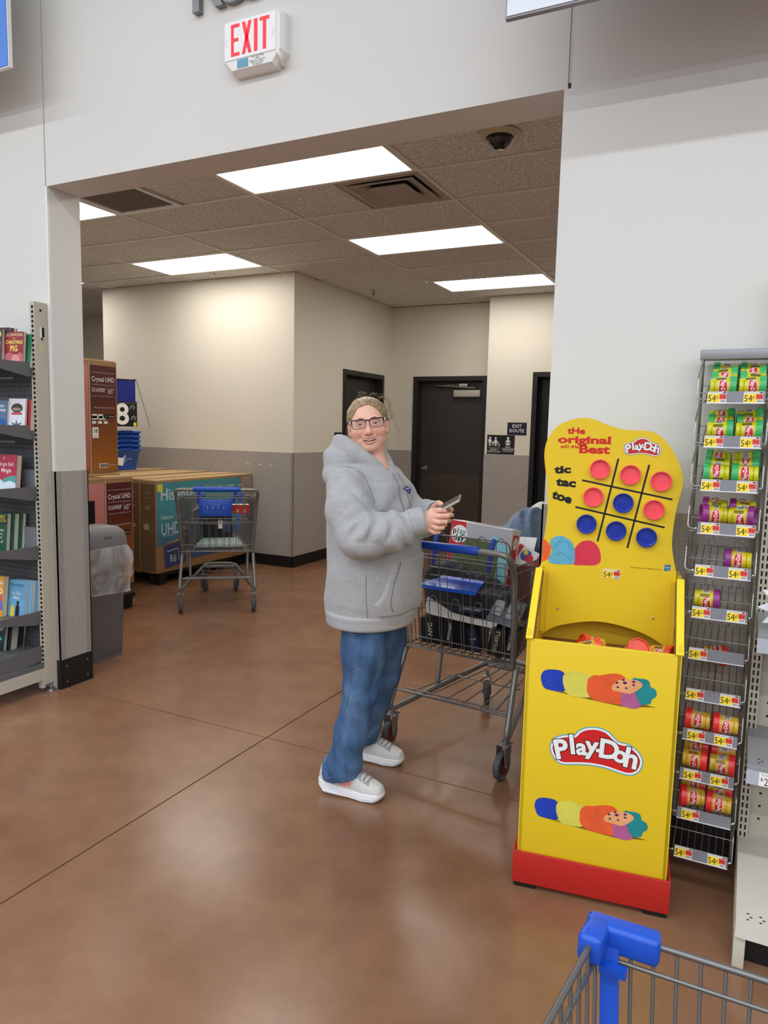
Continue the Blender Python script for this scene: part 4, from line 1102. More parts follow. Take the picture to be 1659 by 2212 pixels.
def surface_nets_axes(f, xs, ys, zs):
    A = (xs, ys, zs); n = tuple(len(a) for a in A); B = 6
    nb = tuple((k-1)//B for k in n)
    mid = [0.5*(a[0:-1:B]+a[B::B]) for a in A]; hw = [0.5*(a[B::B]-a[0:-1:B]) for a in A]
    gm = np.stack(np.meshgrid(*mid, indexing='ij'), -1).reshape(-1, 3); gh = np.stack(np.meshgrid(*hw, indexing='ij'), -1).reshape(-1, 3)
    d = np.concatenate([f(gm[i:i+200000]) for i in range(0, len(gm), 200000)])
    near = np.abs(d) < np.linalg.norm(gh, axis=1)*1.4+0.008
    vol = np.ones(n, np.float32)
    vol[:-1, :-1, :-1] = np.repeat(np.repeat(np.repeat(d.reshape(nb).astype(np.float32), B, 0), B, 1), B, 2)
    need = np.zeros(n, bool)
    for i, j, k in np.argwhere(near.reshape(nb)): need[i*B:i*B+B+1, j*B:j*B+B+1, k*B:k*B+B+1] = True
    idx = np.argwhere(need); P = np.stack([A[c][idx[:, c]] for c in range(3)], 1)
    vol[need] = np.concatenate([f(P[i:i+300000]) for i in range(0, len(P), 300000)]) if len(P) else 0
    V, F = nets(vol, np.zeros(3), 1.0)
    for c in range(3): V[:, c] = np.interp(V[:, c], np.arange(n[c]), A[c])
    return V, F
def project(f, P, it=6, e=1e-4):
    P = np.array(P, float)
    for _ in range(it):
        d = f(P); g = np.stack([(f(P+np.eye(3)[k]*e)-d)/e for k in range(3)], 1)
        g /= np.maximum(np.linalg.norm(g, axis=1, keepdims=True), 1e-6)
        P = P-g*d[:, None]*0.9
    return P, g
# ------------------------------------------------------------------ book gondola at the left edge
M_PEG = mat('charcoal_pegboard', (84, 85, 90), 0.5, vary=(10, 0.05))
M_BRK = mat('grey_shelf_bracket', (104, 104, 106), 0.45)
LX = -3.335
bk = thing('book_gondola', 'beige framed bookshelf with grey pegboard and book trays beside the left jamb', 'shelf unit', T(LX, 2.64, 0))
lA = T(-LX, -2.64, 0)
def bx(mb, *a, **k): return mb.box(*a, M=lA, **k)
mb = MB()
bx(mb, LX-0.034, LX, 2.602, 2.678, 0.05, 2.092)
bx(mb, LX-0.034, LX+0.002, 2.66, 2.679, 0.02, 0.20)
mb.build('upright', M_GON, bk)
mb = MB()
for i in range(80):
    z = 0.13+i*0.0244
    bx(mb, LX-0.020, LX-0.006, 2.6008, 2.6025, z, z+0.015)
mb.build('upright_slots', M_HOLE, bk, kind='stuff')
for (y0, y1, z0, z1) in ((2.635, 2.647, 2.045, 2.057), (2.64, 2.651, 1.900, 1.911)):
    bx(MB(), LX, LX+0.0008, y0, y1, z0, z1).build('punch_hole', M_HOLE, bk)
bx(bx(MB(), LX, LX+0.0008, 2.633, 2.645, 1.915, 1.965), LX, LX+0.0006, 2.645, 2.66, 1.915, 1.965, mat=1).build('punch_hole', [M_PRINTW, M_HOLE], bk)
bx(MB(), LX, LX+0.0006, 2.632, 2.656, 1.845, 1.872).build('torn_label', mat('old_label', (206, 198, 150), 0.7), bk)
bx(MB(), -4.6, LX-0.035, 2.63, 2.65, 0.2, 1.80).build('peg_panel', M_PEG, bk)
mb = MB()
for i in range(24):
    for j in range(62):
        x, z = LX-0.05-i*0.0254, 0.24+j*0.0254
        mb.poly([(x+0.0036*math.cos(R(a)), 2.6292, z+0.0036*math.sin(R(a))) for a in range(0, 360, 60)][::-1], 0, lA)
mb.build('peg_holes', M_HOLE, bk, kind='stuff')
tops = [1.781, 1.456, 1.133, 0.814, 0.457, 0.262]
YF = 2.36
for i, zt in enumerate(tops):
    p = bx(bx(MB(), -4.4, LX-0.03, YF, 2.628, zt-0.034, zt-0.028), -4.4, LX-0.03, YF-0.004, YF, zt-0.034, zt+0.004).build('shelf', M_BRK, bk)
    fr = 0.034
    prof = [(2.601, zt), (2.601, zt-0.073), (2.567, zt-0.073), (YF, zt-fr), (YF, zt)] if i < 5 else [(2.601, zt), (2.601, zt-0.085), (2.45, zt-0.10), (YF-0.1, zt-0.11), (YF-0.1, zt-0.02)]
    A = Matrix(((0, 0, 1, 0), (1, 0, 0, 0), (0, 1, 0, 0), (0, 0, 0, 1)))
    MB().prism(prof, LX-0.026, LX-0.022, 0, lA @ A).build('end_bracket', M_BRK, p)
    if i in (0, 1):
        MB().tube([(-4.3, 2.50, zt-0.086), (LX-0.05, 2.50, zt-0.086)], 0.006, 8, M=lA).build('lamp_rail', mat('rail_grey', (118, 118, 120), 0.4), p)
bx(bx(MB(), -4.4, LX-0.03, 2.2, 2.62, 0.155, 0.168), LX-0.034, LX-0.006, 2.2, 2.602, 0.14, 0.165).build('base_deck', M_BRK, bk)
bx(bx(MB(), LX-0.03, LX-0.002, 2.2, 2.602, 0.075, 0.140), LX-0.034, LX-0.004, 2.585, 2.605, 0.03, 0.08).build('base_leg', M_GON, bk)
MB().lathe([(0.016, 0.0), (0.014, 0.006), (0.005, 0.01), (0.005, 0.05)], 14, M=lA @ T(LX-0.012, 2.645, 0)).build('leveling_foot', M_ALU, bk)

# books: local x right, y depth, z up; front cover at y=0 facing -y, spine on the left
M_PAGE = mat('book_pages', (224, 216, 198), 0.9, vary=(120, 0.06))
def book(label, x, y, z, w, h, t, cover, yaw=11, lean=6, title=None, spine=None, extra=None):
    M = T(x, y, z) @ RZ(yaw) @ RX(-lean)      # origin: front bottom right corner
    b = thing('book', label, 'book', M, 'paperbacks on the book trays')
    cm = mat('cover_' + label[:24].replace(' ', '_'), cover, 0.35, vary=(25, 0.10))
    smat = mat('spine_' + label[:24].replace(' ', '_'), spine, 0.4) if spine else cm
    MB().box(-w, 0, 0, 0.0015, 0, h).build('front_cover', cm, b)
    MB().box(-w, 0, t-0.0015, t, 0, h).build('back_cover', cm, b)
    MB().box(-w-0.0012, -w, 0, t, 0, h).build('spine', smat, b)
    MB().box(-w, -0.002, 0.0015, t-0.0015, 0.002, h-0.002).build('pages', M_PAGE, b)
    if title:
        for (txt, s, px, pz, col, off) in title:
            mb = MB(); mb.text(txt, s, 0, T(-w*px, -0.0006, h*pz) @ RX(90), offset=off, res=2, sx=0.8)
            mb.build('title', mat('print_%d_%d_%d' % col, col, 0.45), b)
    if extra:
        for (poly, col, d) in extra:
            MB().poly([(-w*p, -0.0003-d*0.0001, h*q) for p, q in poly][::-1]).build('cover_art', mat('print_%d_%d_%d' % col, col, 0.45, vary=(30, 0.15)), b)
    return b
def circ(cx, cy, rx, ry, n=18): return [(cx+rx*math.cos(R(360*i/n)), cy+ry*math.sin(R(360*i/n))) for i in range(n)]
S = [z-0.027 for z in tops]
# top tray
book('maroon paperback at the left edge of the top tray', -3.487, 2.515, S[0], 0.13, 0.20, 0.03, (72, 42, 52), extra=[(circ(0.25, 0.85, 0.2, 0.1), (226, 196, 90), 1), (circ(0.2, 0.62, 0.12, 0.1), (190, 190, 220), 1)])
for q in range(2): book('dark maroon hardback standing %s on the top tray' % ['right behind the maroon paperback', 'between the maroon and red paperbacks'][q], -3.462+0.018*q, 2.545+0.012*q, S[0], 0.13, 0.205-0.002*q, 0.022, (66, 34, 40), yaw=11, lean=3)
book('red paperback with gold title lettering on the top tray', -3.372, 2.553, S[0], 0.118, 0.183, 0.02, (150, 34, 44), yaw=9, lean=5, title=[('J.K. ROWLING', 0.021, 0.5, 0.91, (236, 214, 160), 0.012), ('The', 0.012, 0.5, 0.81, (250, 226, 120), 0.01), ('CHRISTMAS', 0.026, 0.5, 0.70, (246, 216, 100), 0.02), ('PIG', 0.042, 0.5, 0.52, (250, 222, 96), 0.025)], extra=[([(0, 0), (1, 0), (1, 0.36), (0.75, 0.42), (0.4, 0.34), (0.15, 0.42), (0, 0.36)], (196, 104, 112), 1), (circ(0.4, 0.22, 0.22, 0.14), (226, 150, 150), 2)])
book('green-backed white paperback leaning at the right end of the top tray', -3.352, 2.578, S[0], 0.11, 0.175, 0.022, (44, 128, 92), yaw=6, lean=8)
# second tray
book('slate blue paperback at the left edge of the second tray', -3.462, 2.515, S[1], 0.12, 0.155, 0.03, (92, 112, 146), yaw=11, title=[('DEBBIE', 0.016, 0.35, 0.8, (224, 228, 236), 0.01), ('MACOMBER', 0.018, 0.4, 0.66, (230, 232, 240), 0.012)], extra=[([(0, 0), (1, 0), (1, 0.25), (0.4, 0.42), (0, 0.3)], (40, 90, 160), 1)])
book('white paperback with red spine and holiday wreath cover on the second tray', -3.363, 2.545, S[1], 0.105, 0.165, 0.012, (224, 222, 232), yaw=11, spine=(170, 22, 36), extra=[(circ(0.5, 0.70, 0.34, 0.15), (52, 58, 40), 1), (circ(0.5, 0.66, 0.28, 0.09), (96, 80, 60), 2), ([(0.18, 0.49), (0.82, 0.49), (0.82, 0.56), (0.18, 0.56)], (196, 70, 70), 2), ([(0.5, 0.34), (0.56, 0.2), (0.85, 0.26), (0.6, 0.12), (0.4, 0.12), (0.15, 0.26), (0.44, 0.2)], (70, 84, 120), 1)], title=[('Mistletoe', 0.014, 0.5, 0.67, (236, 220, 200), 0.01)])
book('red hardback with cream edges at the right end of the second tray', -3.352, 2.570, S[1], 0.11, 0.16, 0.03, (190, 62, 74), yaw=6, lean=5)
# third tray
book('cream paperback cut by the left edge on the third tray', -3.540, 2.50, S[2], 0.12, 0.18, 0.03, (196, 192, 168), yaw=9)
book('crimson paperback with white script title on the third tray', -3.412, 2.515, S[2], 0.138, 0.195, 0.034, (182, 48, 72), yaw=9, lean=7, title=[('A', 0.024, 0.62, 0.9, (240, 232, 232), 0.0), ('Jingle Bell', 0.03, 0.48, 0.74, (240, 232, 232), 0.004), ('Mingle', 0.032, 0.48, 0.57, (240, 232, 232), 0.004)], extra=[([(0, 0), (1, 0), (1, 0.36), (0.7, 0.30), (0.35, 0.42), (0, 0.44)], (84, 160, 146), 1), ([(0, 0), (1, 0), (1, 0.26), (0.8, 0.36), (0.55, 0.24), (0.3, 0.30), (0, 0.24)], (216, 226, 238), 2)])
# fourth tray
book('green hardback with lime author name at the left edge of the fourth tray', -3.49, 2.505, S[3], 0.14, 0.20, 0.028, (30, 82, 58), yaw=9, lean=6, title=[('JAMES', 0.026, 0.3, 0.9, (206, 200, 60), 0.01), ('PATTERSON', 0.024, 0.42, 0.80, (206, 200, 60), 0.01), ('The Twelve', 0.02, 0.4, 0.55, (230, 232, 226), 0.0), ('Topsy-Turvy', 0.015, 0.4, 0.45, (230, 232, 226), 0.0), ('Very Messy', 0.015, 0.4, 0.36, (230, 232, 226), 0.0), ('Days of', 0.022, 0.35, 0.24, (230, 232, 226), 0.0)], extra=[([(0, 0.93), (0.9, 0.93), (0.9, 0.72), (0, 0.72)], (36, 40, 24), 0)])
book('second green hardback showing its page block on the fourth tray', -3.474, 2.538, S[3], 0.14, 0.198, 0.032, (34, 80, 60), yaw=9, lean=6)
book('third green hardback nearest the grey divider on the fourth tray', -3.457, 2.574, S[3], 0.14, 0.197, 0.024, (34, 80, 60), yaw=9, lean=6)
# fifth tray
book('orange paperback with white block title on the fifth tray', -3.505, 2.480, S[4], 0.14, 0.215, 0.03, (226, 158, 40), yaw=9, lean=7, title=[('BEACH', 0.042, 0.42, 0.83, (244, 240, 230), 0.015), ('READ', 0.042, 0.36, 0.64, (244, 240, 230), 0.015)], extra=[([(0.0, 0.18), (0.32, 0.10), (0.26, 0.5), (0.06, 0.56)], (104, 108, 186), 1), (circ(0.14, 0.46, 0.1, 0.06), (222, 90, 80), 2)])
book('sky blue paperback with illustrated couple on the fifth tray', -3.400, 2.535, S[4], 0.125, 0.195, 0.018, (104, 164, 204), yaw=9, lean=7, title=[('TESSA BAILEY', 0.02, 0.5, 0.86, (48, 84, 130), 0.01), ('Au Pair', 0.026, 0.5, 0.64, (238, 242, 246), 0.0), ('Affair', 0.026, 0.5, 0.52, (238, 242, 246), 0.0)], extra=[([(0.3, 0), (0.52, 0), (0.5, 0.28), (0.4, 0.36), (0.3, 0.28)], (28, 32, 52), 1), ([(0.56, 0), (0.8, 0), (0.76, 0.26), (0.66, 0.34), (0.58, 0.24)], (228, 204, 70), 1), (circ(0.4, 0.38, 0.07, 0.05), (30, 24, 28), 2)])
book('cream paged paperback right behind the sky blue one on the fifth tray', -3.378, 2.556, S[4], 0.125, 0.193, 0.026, (120, 170, 205), yaw=9, lean=6)
book('blue-backed paperback at the right end of the fifth tray', -3.364, 2.585, S[4], 0.12, 0.19, 0.02, (96, 150, 196), yaw=9, lean=5)
# bottom tray
book('dark teal paperback with white lettering on the bottom tray', -3.522, 2.49, S[5], 0.13, 0.195, 0.022, (20, 52, 58), yaw=9, lean=10, title=[('KEEP', 0.034, 0.3, 0.62, (238, 238, 238), 0.01)], extra=[([(0.05, 0.8), (0.3, 0.95), (0.35, 0.85)], (80, 190, 180), 1), ([(0.1, 0.3), (0.3, 0.45), (0.28, 0.3)], (80, 190, 180), 1)])
book('pale paged thick paperback against the wire bookend on the bottom tray', -3.505, 2.52, S[5], 0.13, 0.193, 0.048, (40, 44, 50), yaw=9, lean=10)
# metal dividers and the bookend
for lab, x, y, z, h, w in (('grey metal divider behind the green book on the top tray', -3.366, 2.608, S[0], 0.14, 0.05), ('grey metal divider at the right of the third tray', -3.368, 2.60, S[2], 0.115, 0.10), ('grey metal divider at the right of the fourth tray', -3.368, 2.60, S[3], 0.125, 0.10)):
    t = thing('shelf_divider', lab, 'divider', T(x, y, z), 'metal dividers on the book trays')
    MB().box(-w, 0, 0, 0.002, 0, h).build('plate', mat('divider_grey', (132, 134, 144), 0.4, 0.3), t)
    MB().box(-w, 0, -0.05, 0, 0, 0.0018).build('foot', mat('divider_grey', (132, 134, 144), 0.4, 0.3), t)
    MB().lathe([(0.0001, 0), (0.0028, 0)], 8, M=T(-0.012, -0.0004, h-0.02) @ RX(90)).build('hole', M_HOLE, t)
t = thing('bookend', 'bent wire bookend with a hooked top on the bottom tray', 'bookend', T(-3.47, 2.575, S[5]))
MB().tube(arc_path([(-0.08, 0.0, 0.002), (0.0, 0, 0.002), (0.015, 0.01, 0.175), (0.04, 0.01, 0.178), (0.042, 0.01, 0.15)], 0.01), 0.003, 8).build('wire', M_STEEL, t)

# ------------------------------------------------------------------ rubbish bin with a clear liner
tb = thing('trash_can', 'slim grey plastic bin with a clear bag folded over its rim beside the left jamb', 'trash can', T(-3.585, 3.185, 0))
M_BIN = mat('grey_bin_plastic', (98, 96, 98), 0.45, vary=(20, 0.06), bump=(90, 0.1))
M_LID = mat('grey_bin_lid', (120, 119, 120), 0.45, bump=(90, 0.06))
# 0.28 wide (x) by 0.25... plan grows upward; visible faces are +x and +y ends
def rrect(hx, hy, r, n=4):
    out = []
    for cx, cy, a0 in ((hx-r, hy-r, 0), (-hx+r, hy-r, 90), (-hx+r, -hy+r, 180), (hx-r, -hy+r, 270)):
        for i in range(n+1):
            a = R(a0+90*i/n); out.append((cx+r*math.cos(a), cy+r*math.sin(a)))
    return out
def loft(mb, secs, mt=0, smooth=True, cap0=True, cap1=True):
    n = len(secs[0][0]); vs = []; fs = []
    for poly, z in secs: vs += [(x, y, z) if not callable(z) else (x, y, z(x, y)) for x, y in poly]
    for i in range(len(secs)-1):
        for j in range(n):
            k = (j+1) % n; fs.append((i*n+j, i*n+k, (i+1)*n+k, (i+1)*n+j))
    mb.add(vs, fs, mt, smooth)
    if cap0: mb.add(vs[:n], [tuple(range(n))[::-1]], mt)
    if cap1: mb.add(vs[-n:], [tuple(range(n))], mt)
    return mb
loft(MB(), [(rrect(0.088, 0.128, 0.02), 0.0), (rrect(0.088, 0.128, 0.02), 0.01), (rrect(0.105, 0.150, 0.025), 0.70), (rrect(0.112, 0.157, 0.025), 0.715)]).build('body', M_BIN, tb)
MB().bbox(0.086, 0.094, -0.085, 0.115, 0.03, 0.50, 0.004, M=T(0, 0, 0) @ Matrix.Shear('XY', 4, (0.0, 0)) @ RY(-1.3)).build('side_panel', M_BIN, tb)
lid = loft(MB(), [(rrect(0.116, 0.161, 0.03), 0.705), (rrect(0.118, 0.163, 0.03), 0.72), (rrect(0.114, 0.158, 0.03), 0.765), (rrect(0.108, 0.150, 0.04), lambda x, y: 0.822-0.9*y*y), (rrect(0.085, 0.120, 0.04), lambda x, y: 0.845-0.9*y*y), (rrect(0.03, 0.06, 0.02), lambda x, y: 0.848-0.9*y*y)]).build('lid', M_LID, tb)
MB().bbox(0.112, 0.118, -0.03, 0.03, 0.775, 0.793, 0.002).build('emboss', M_LID, lid)
# clear liner
g = bpy.data.materials.new('clear_bin_liner'); g.use_nodes = True
nt = g.node_tree; b = nt.nodes['Principled BSDF']
b.inputs['Base Color'].default_value = (0.85, 0.85, 0.87, 1); b.inputs['Roughness'].default_value = 0.22
tcn = nt.nodes.new('ShaderNodeTexCoord'); nz = nt.nodes.new('ShaderNodeTexNoise'); nz.inputs['Scale'].default_value = 6; nz.inputs['Detail'].default_value = 3; nz.inputs['Distortion'].default_value = 2.0
nt.links.new(tcn.outputs['Object'], nz.inputs['Vector'])
rp = nt.nodes.new('ShaderNodeMapRange'); rp.inputs[1].default_value = 0.35; rp.inputs[2].default_value = 0.75; rp.inputs[3].default_value = 0.12; rp.inputs[4].default_value = 0.48
nt.links.new(nz.outputs['Fac'], rp.inputs[0]); nt.links.new(rp.outputs[0], b.inputs['Alpha'])
M_LINER = g
secs = []; rl = random.Random(5); N = 64
def rr64(hx, hy, r, n=15): return rrect(hx, hy, r, n)
zs = [0.722, 0.70, 0.66, 0.62, 0.58, 0.54, 0.50, 0.46, 0.43, 0.41]
for q, z in enumerate(zs):
    bulge = [0.004, 0.016, 0.026, 0.03, 0.028, 0.024, 0.018, 0.014, 0.012, 0.011][q]
    base_ = rr64(0.112+bulge*0.8, 0.157+bulge, 0.035)
    out = []
    for j, (x, y) in enumerate(base_):
        wv = 0.006*math.sin(j*0.9+z*38)+0.005*math.sin(j*0.37-z*60)+0.004*math.sin(j*1.7+z*15)
        wv *= min(1, q/2)
        l = math.hypot(x, y); out.append((x*(1+wv/l), y*(1+wv/l)))
    secs.append((out, (lambda zz, qq: (lambda x, y: zz+0.012*math.sin(x*40+qq)*(qq/9)+0.010*math.sin(y*31)*(qq/9)))(z, q)))
loft(MB(), secs, cap0=False, cap1=False).build('liner_bag', M_LINER, tb)

# ------------------------------------------------------------------ boxed televisions on black pallets
M_KRAFT = mat('kraft_cardboard', (150, 116, 78), 0.85, vary=(12, 0.10), bump=(80, 0.1))
M_KRAFTL = mat('kraft_cardboard_top', (190, 160, 118), 0.85, vary=(25, 0.12))
M_BOXEND = mat('brown_box_end', (112, 86, 58), 0.8, vary=(9, 0.14))
def grad(name, c0, c1, z0, z1, zsrc='Z'):
    g = NG(name, 0.35, 0.5)
    sp = g.nt.nodes.new('ShaderNodeSeparateXYZ'); g.nt.links.new(g.tc.outputs['Object'], sp.inputs[0])
    mr = g.nt.nodes.new('ShaderNodeMapRange'); mr.inputs[1].default_value = z0; mr.inputs[2].default_value = z1
    g.nt.links.new(sp.outputs[zsrc], mr.inputs[0])
    g.color(g.ramp(mr.outputs[0], [(0, srgb(*c0)[:3]), (1, srgb(*c1)[:3])]))
    return g.m
# printed-colour gradients on the cartons (ink, from maroon to amber)
M_MAROON = grad('print_maroon_to_amber', (166, 100, 30), (88, 36, 34), 0.05, 0.62)
M_PINK = grad('print_pink', (176, 92, 80), (206, 134, 132), 0.0, 0.9)
M_SCR = grad('print_screen', (150, 62, 40), (20, 18, 20), 0.18, 0.5)
def pallet(label, x0, x1, y0, y1, zt):
    p = thing('pallet', label, 'pallet', T(x1, y0, 0))
    A = T(-x1, -y0, 0)
    MB().bbox(x0, x1, y0, y1, zt-0.035, zt, 0.004, M=A).build('deck', M_BLACKP, p)
    for i, x in enumerate((x0+0.07, (x0+x1)/2, x1-0.075)):
        for y in (y0+0.06, (y0+y1)/2, y1-0.06):
            MB().bbox(x-0.06, x+0.055, y-0.05, y+0.05, 0.0, zt-0.036, 0.004, M=A).build('block', M_BLACKP, p)
    return p
pallet('black plastic pallet corner poking out beside the grey bin', -5.35, -4.34, 2.95, 4.245, 0.125)
pallet('black plastic pallet under the stack of blue television boxes', -6.22, -4.735, 4.93, 6.24, 0.118)
def tvbox_red(label, X, y1, z0, h, text_cut):
    """large printed face looks +x; local x = +Y world (along the box), local z up, local y = -X (into the box)"""
    M = frame((X, y1, z0), (0, 1, 0), (-1, 0, 0), (0, 0, 1))
    t = thing('television_box', label, 'box', M, 'boxed televisions with red print')
    L = 1.55
    MB().bbox(-L, 0, 0, 0.17, 0, h, 0.004).build('carton', M_KRAFT, t)
    cw = 0.285
    pk = MB().box(-L+0.02, -cw-0.022, -0.0012, 0, 0.03, h-0.035).build('pink_print', M_PINK, t)
    mr = MB().box(-cw, -0.012, -0.0012, 0, 0.03, h-0.04).build('maroon_print', M_MAROON, t)
    MB().box(-cw-0.017, -cw-0.004, -0.003, 0, 0.0, h).build('strap', mat('tan_strap', (176, 150, 124), 0.6), t)
    F2 = T(0, -0.0016, 0) @ RX(90)
    MB().poly([(-L+0.1, 0.18), (-cw-0.12, 0.18), (-cw-0.12, h-0.17), (-L+0.1, h-0.2)], 0, F2).build('screen_print', M_SCR, t)
    w = MB(); w.M = F2
    cx = -0.15
    w.text('Crystal UHD', 0.058, 0, T(cx-0.0, h-0.155), offset=0.006, sx=0.78); w.text('DU6900F', 0.05, 0, T(cx-0.05, h-0.245), sx=0.72); w.text('65"', 0.062, 0, T(cx+0.085, h-0.25), sx=0.75)
    for z in (h-0.10, h-0.20, h-0.295): w.poly([(-cw+0.012, z), (-0.025, z), (-0.025, z+0.0018), (-cw+0.012, z+0.0018)])
    w.poly([(-0.105, h-0.29), (-0.1035, h-0.29), (-0.1035, h-0.21), (-0.105, h-0.21)])
    w.text('Samsung TV Plus', 0.014, 0, T(-0.2, h-0.39)); w.text('Gaming Hub  SmartThings', 0.011, 0, T(-0.09, h-0.39))
    for i in range(4): w.poly([(-cw+0.01+i*0.062, h-0.48), (-cw+0.062+i*0.062, h-0.48), (-cw+0.062+i*0.062, h-0.445), (-cw+0.01+i*0.062, h-0.445)], 0 if i < 2 else 1)
    for i, wd in enumerate(('Netflix', 'hulu', 'tv+', 'Disney+')): w.text(wd, 0.015, 1 if i < 2 else 0, T(-cw+0.036+i*0.062, h-0.4625, 0.0002), offset=0.006)
    for i in range(3): w.poly([(-cw+0.01+i*0.062, h-0.525), (-cw+0.05+i*0.062, h-0.525), (-cw+0.05+i*0.062, h-0.503), (-cw+0.01+i*0.062, h-0.503)])
    w.text('www.samsung.com', 0.012, 0, T(-0.07, 0.07))
    w.build('printing', [M_PRINTW, M_PRINTK], t)
    if text_cut:
        w = MB(); w.M = F2
        w.poly([(-cw+0.01, 0.30), (-cw+0.075, 0.30), (-cw+0.075, 0.39), (-cw+0.01, 0.39)]); w.text('18', 0.045, 1, T(-cw+0.042, 0.357, 0.0002), offset=0.01); w.text('PALLET', 0.012, 1, T(-cw+0.042, 0.315, 0.0002))
        w.poly([(-cw+0.01, 0.455), (-cw+0.07, 0.455), (-cw+0.07, 0.485), (-cw+0.01, 0.485)]); w.poly([(-cw+0.08, 0.455), (-cw+0.155, 0.455), (-cw+0.155, 0.485), (-cw+0.08, 0.485)])
        w.build('pallet_sticker', [M_PRINTW, M_PRINTK], t)
    w = MB(); w.M = F2
    w.poly([(-0.21, 0.045), (-0.12, 0.045), (-0.12, 0.085), (-0.21, 0.085)])
    for i in range(12): w.poly([(-0.203+i*0.0066, 0.05, 0.0002), (-0.200+i*0.0066+0.0018*(i % 3), 0.05, 0.0002), (-0.200+i*0.0066+0.0018*(i % 3), 0.08, 0.0002), (-0.203+i*0.0066, 0.08, 0.0002)], 1)
    w.build('barcode', [M_PRINTW, M_PRINTK], t)
    w = MB(); w.M = F2
    w.text('Samsung', 0.05, 0, T(-cw-0.30, h-0.42), align='RIGHT', offset=0.008); w.text('TV Plus', 0.05, 0, T(-cw-0.30, h-0.47), align='RIGHT', offset=0.008)
    w.build('screen_lettering', [M_PRINTW, M_PRINTK], t)
    MB().box(-cw-0.01, -0.0, 0.02, 0.15, h-0.001, h+0.010).box(-0.09, -0.03, 0.0, 0.17, h-0.001, h+0.004).build('top_flap', M_KRAFTL, t)
    return t
tvbox_red('red and pink television box standing behind the grey bin, lower of two', -4.615, 4.505, 0.126, 0.905, False)
tvbox_red('red and pink television box at the top, standing behind the left jamb', -4.905, 4.625, 1.05, 0.945, True)
tvb2 = tvbox_red('second television box supporting the upper red one', -4.80, 4.40, 0.126, 0.905, False) if False else None
# carton column that carries the upper box
t = thing('cardboard_carton', 'plain brown carton under the upper red television box', 'box', T(-5.10, 3.6, 0.126))
MB().bbox(-0.13, 0.29, -0.6, 0.95, 0, 0.923, 0.004).build('carton', M_KRAFT, t); MB().box(0.05, 0.1, -0.601, 0.951, 0.5, 0.924).build('packing_tape', mat('packing_tape', (170, 140, 100), 0.3), t)

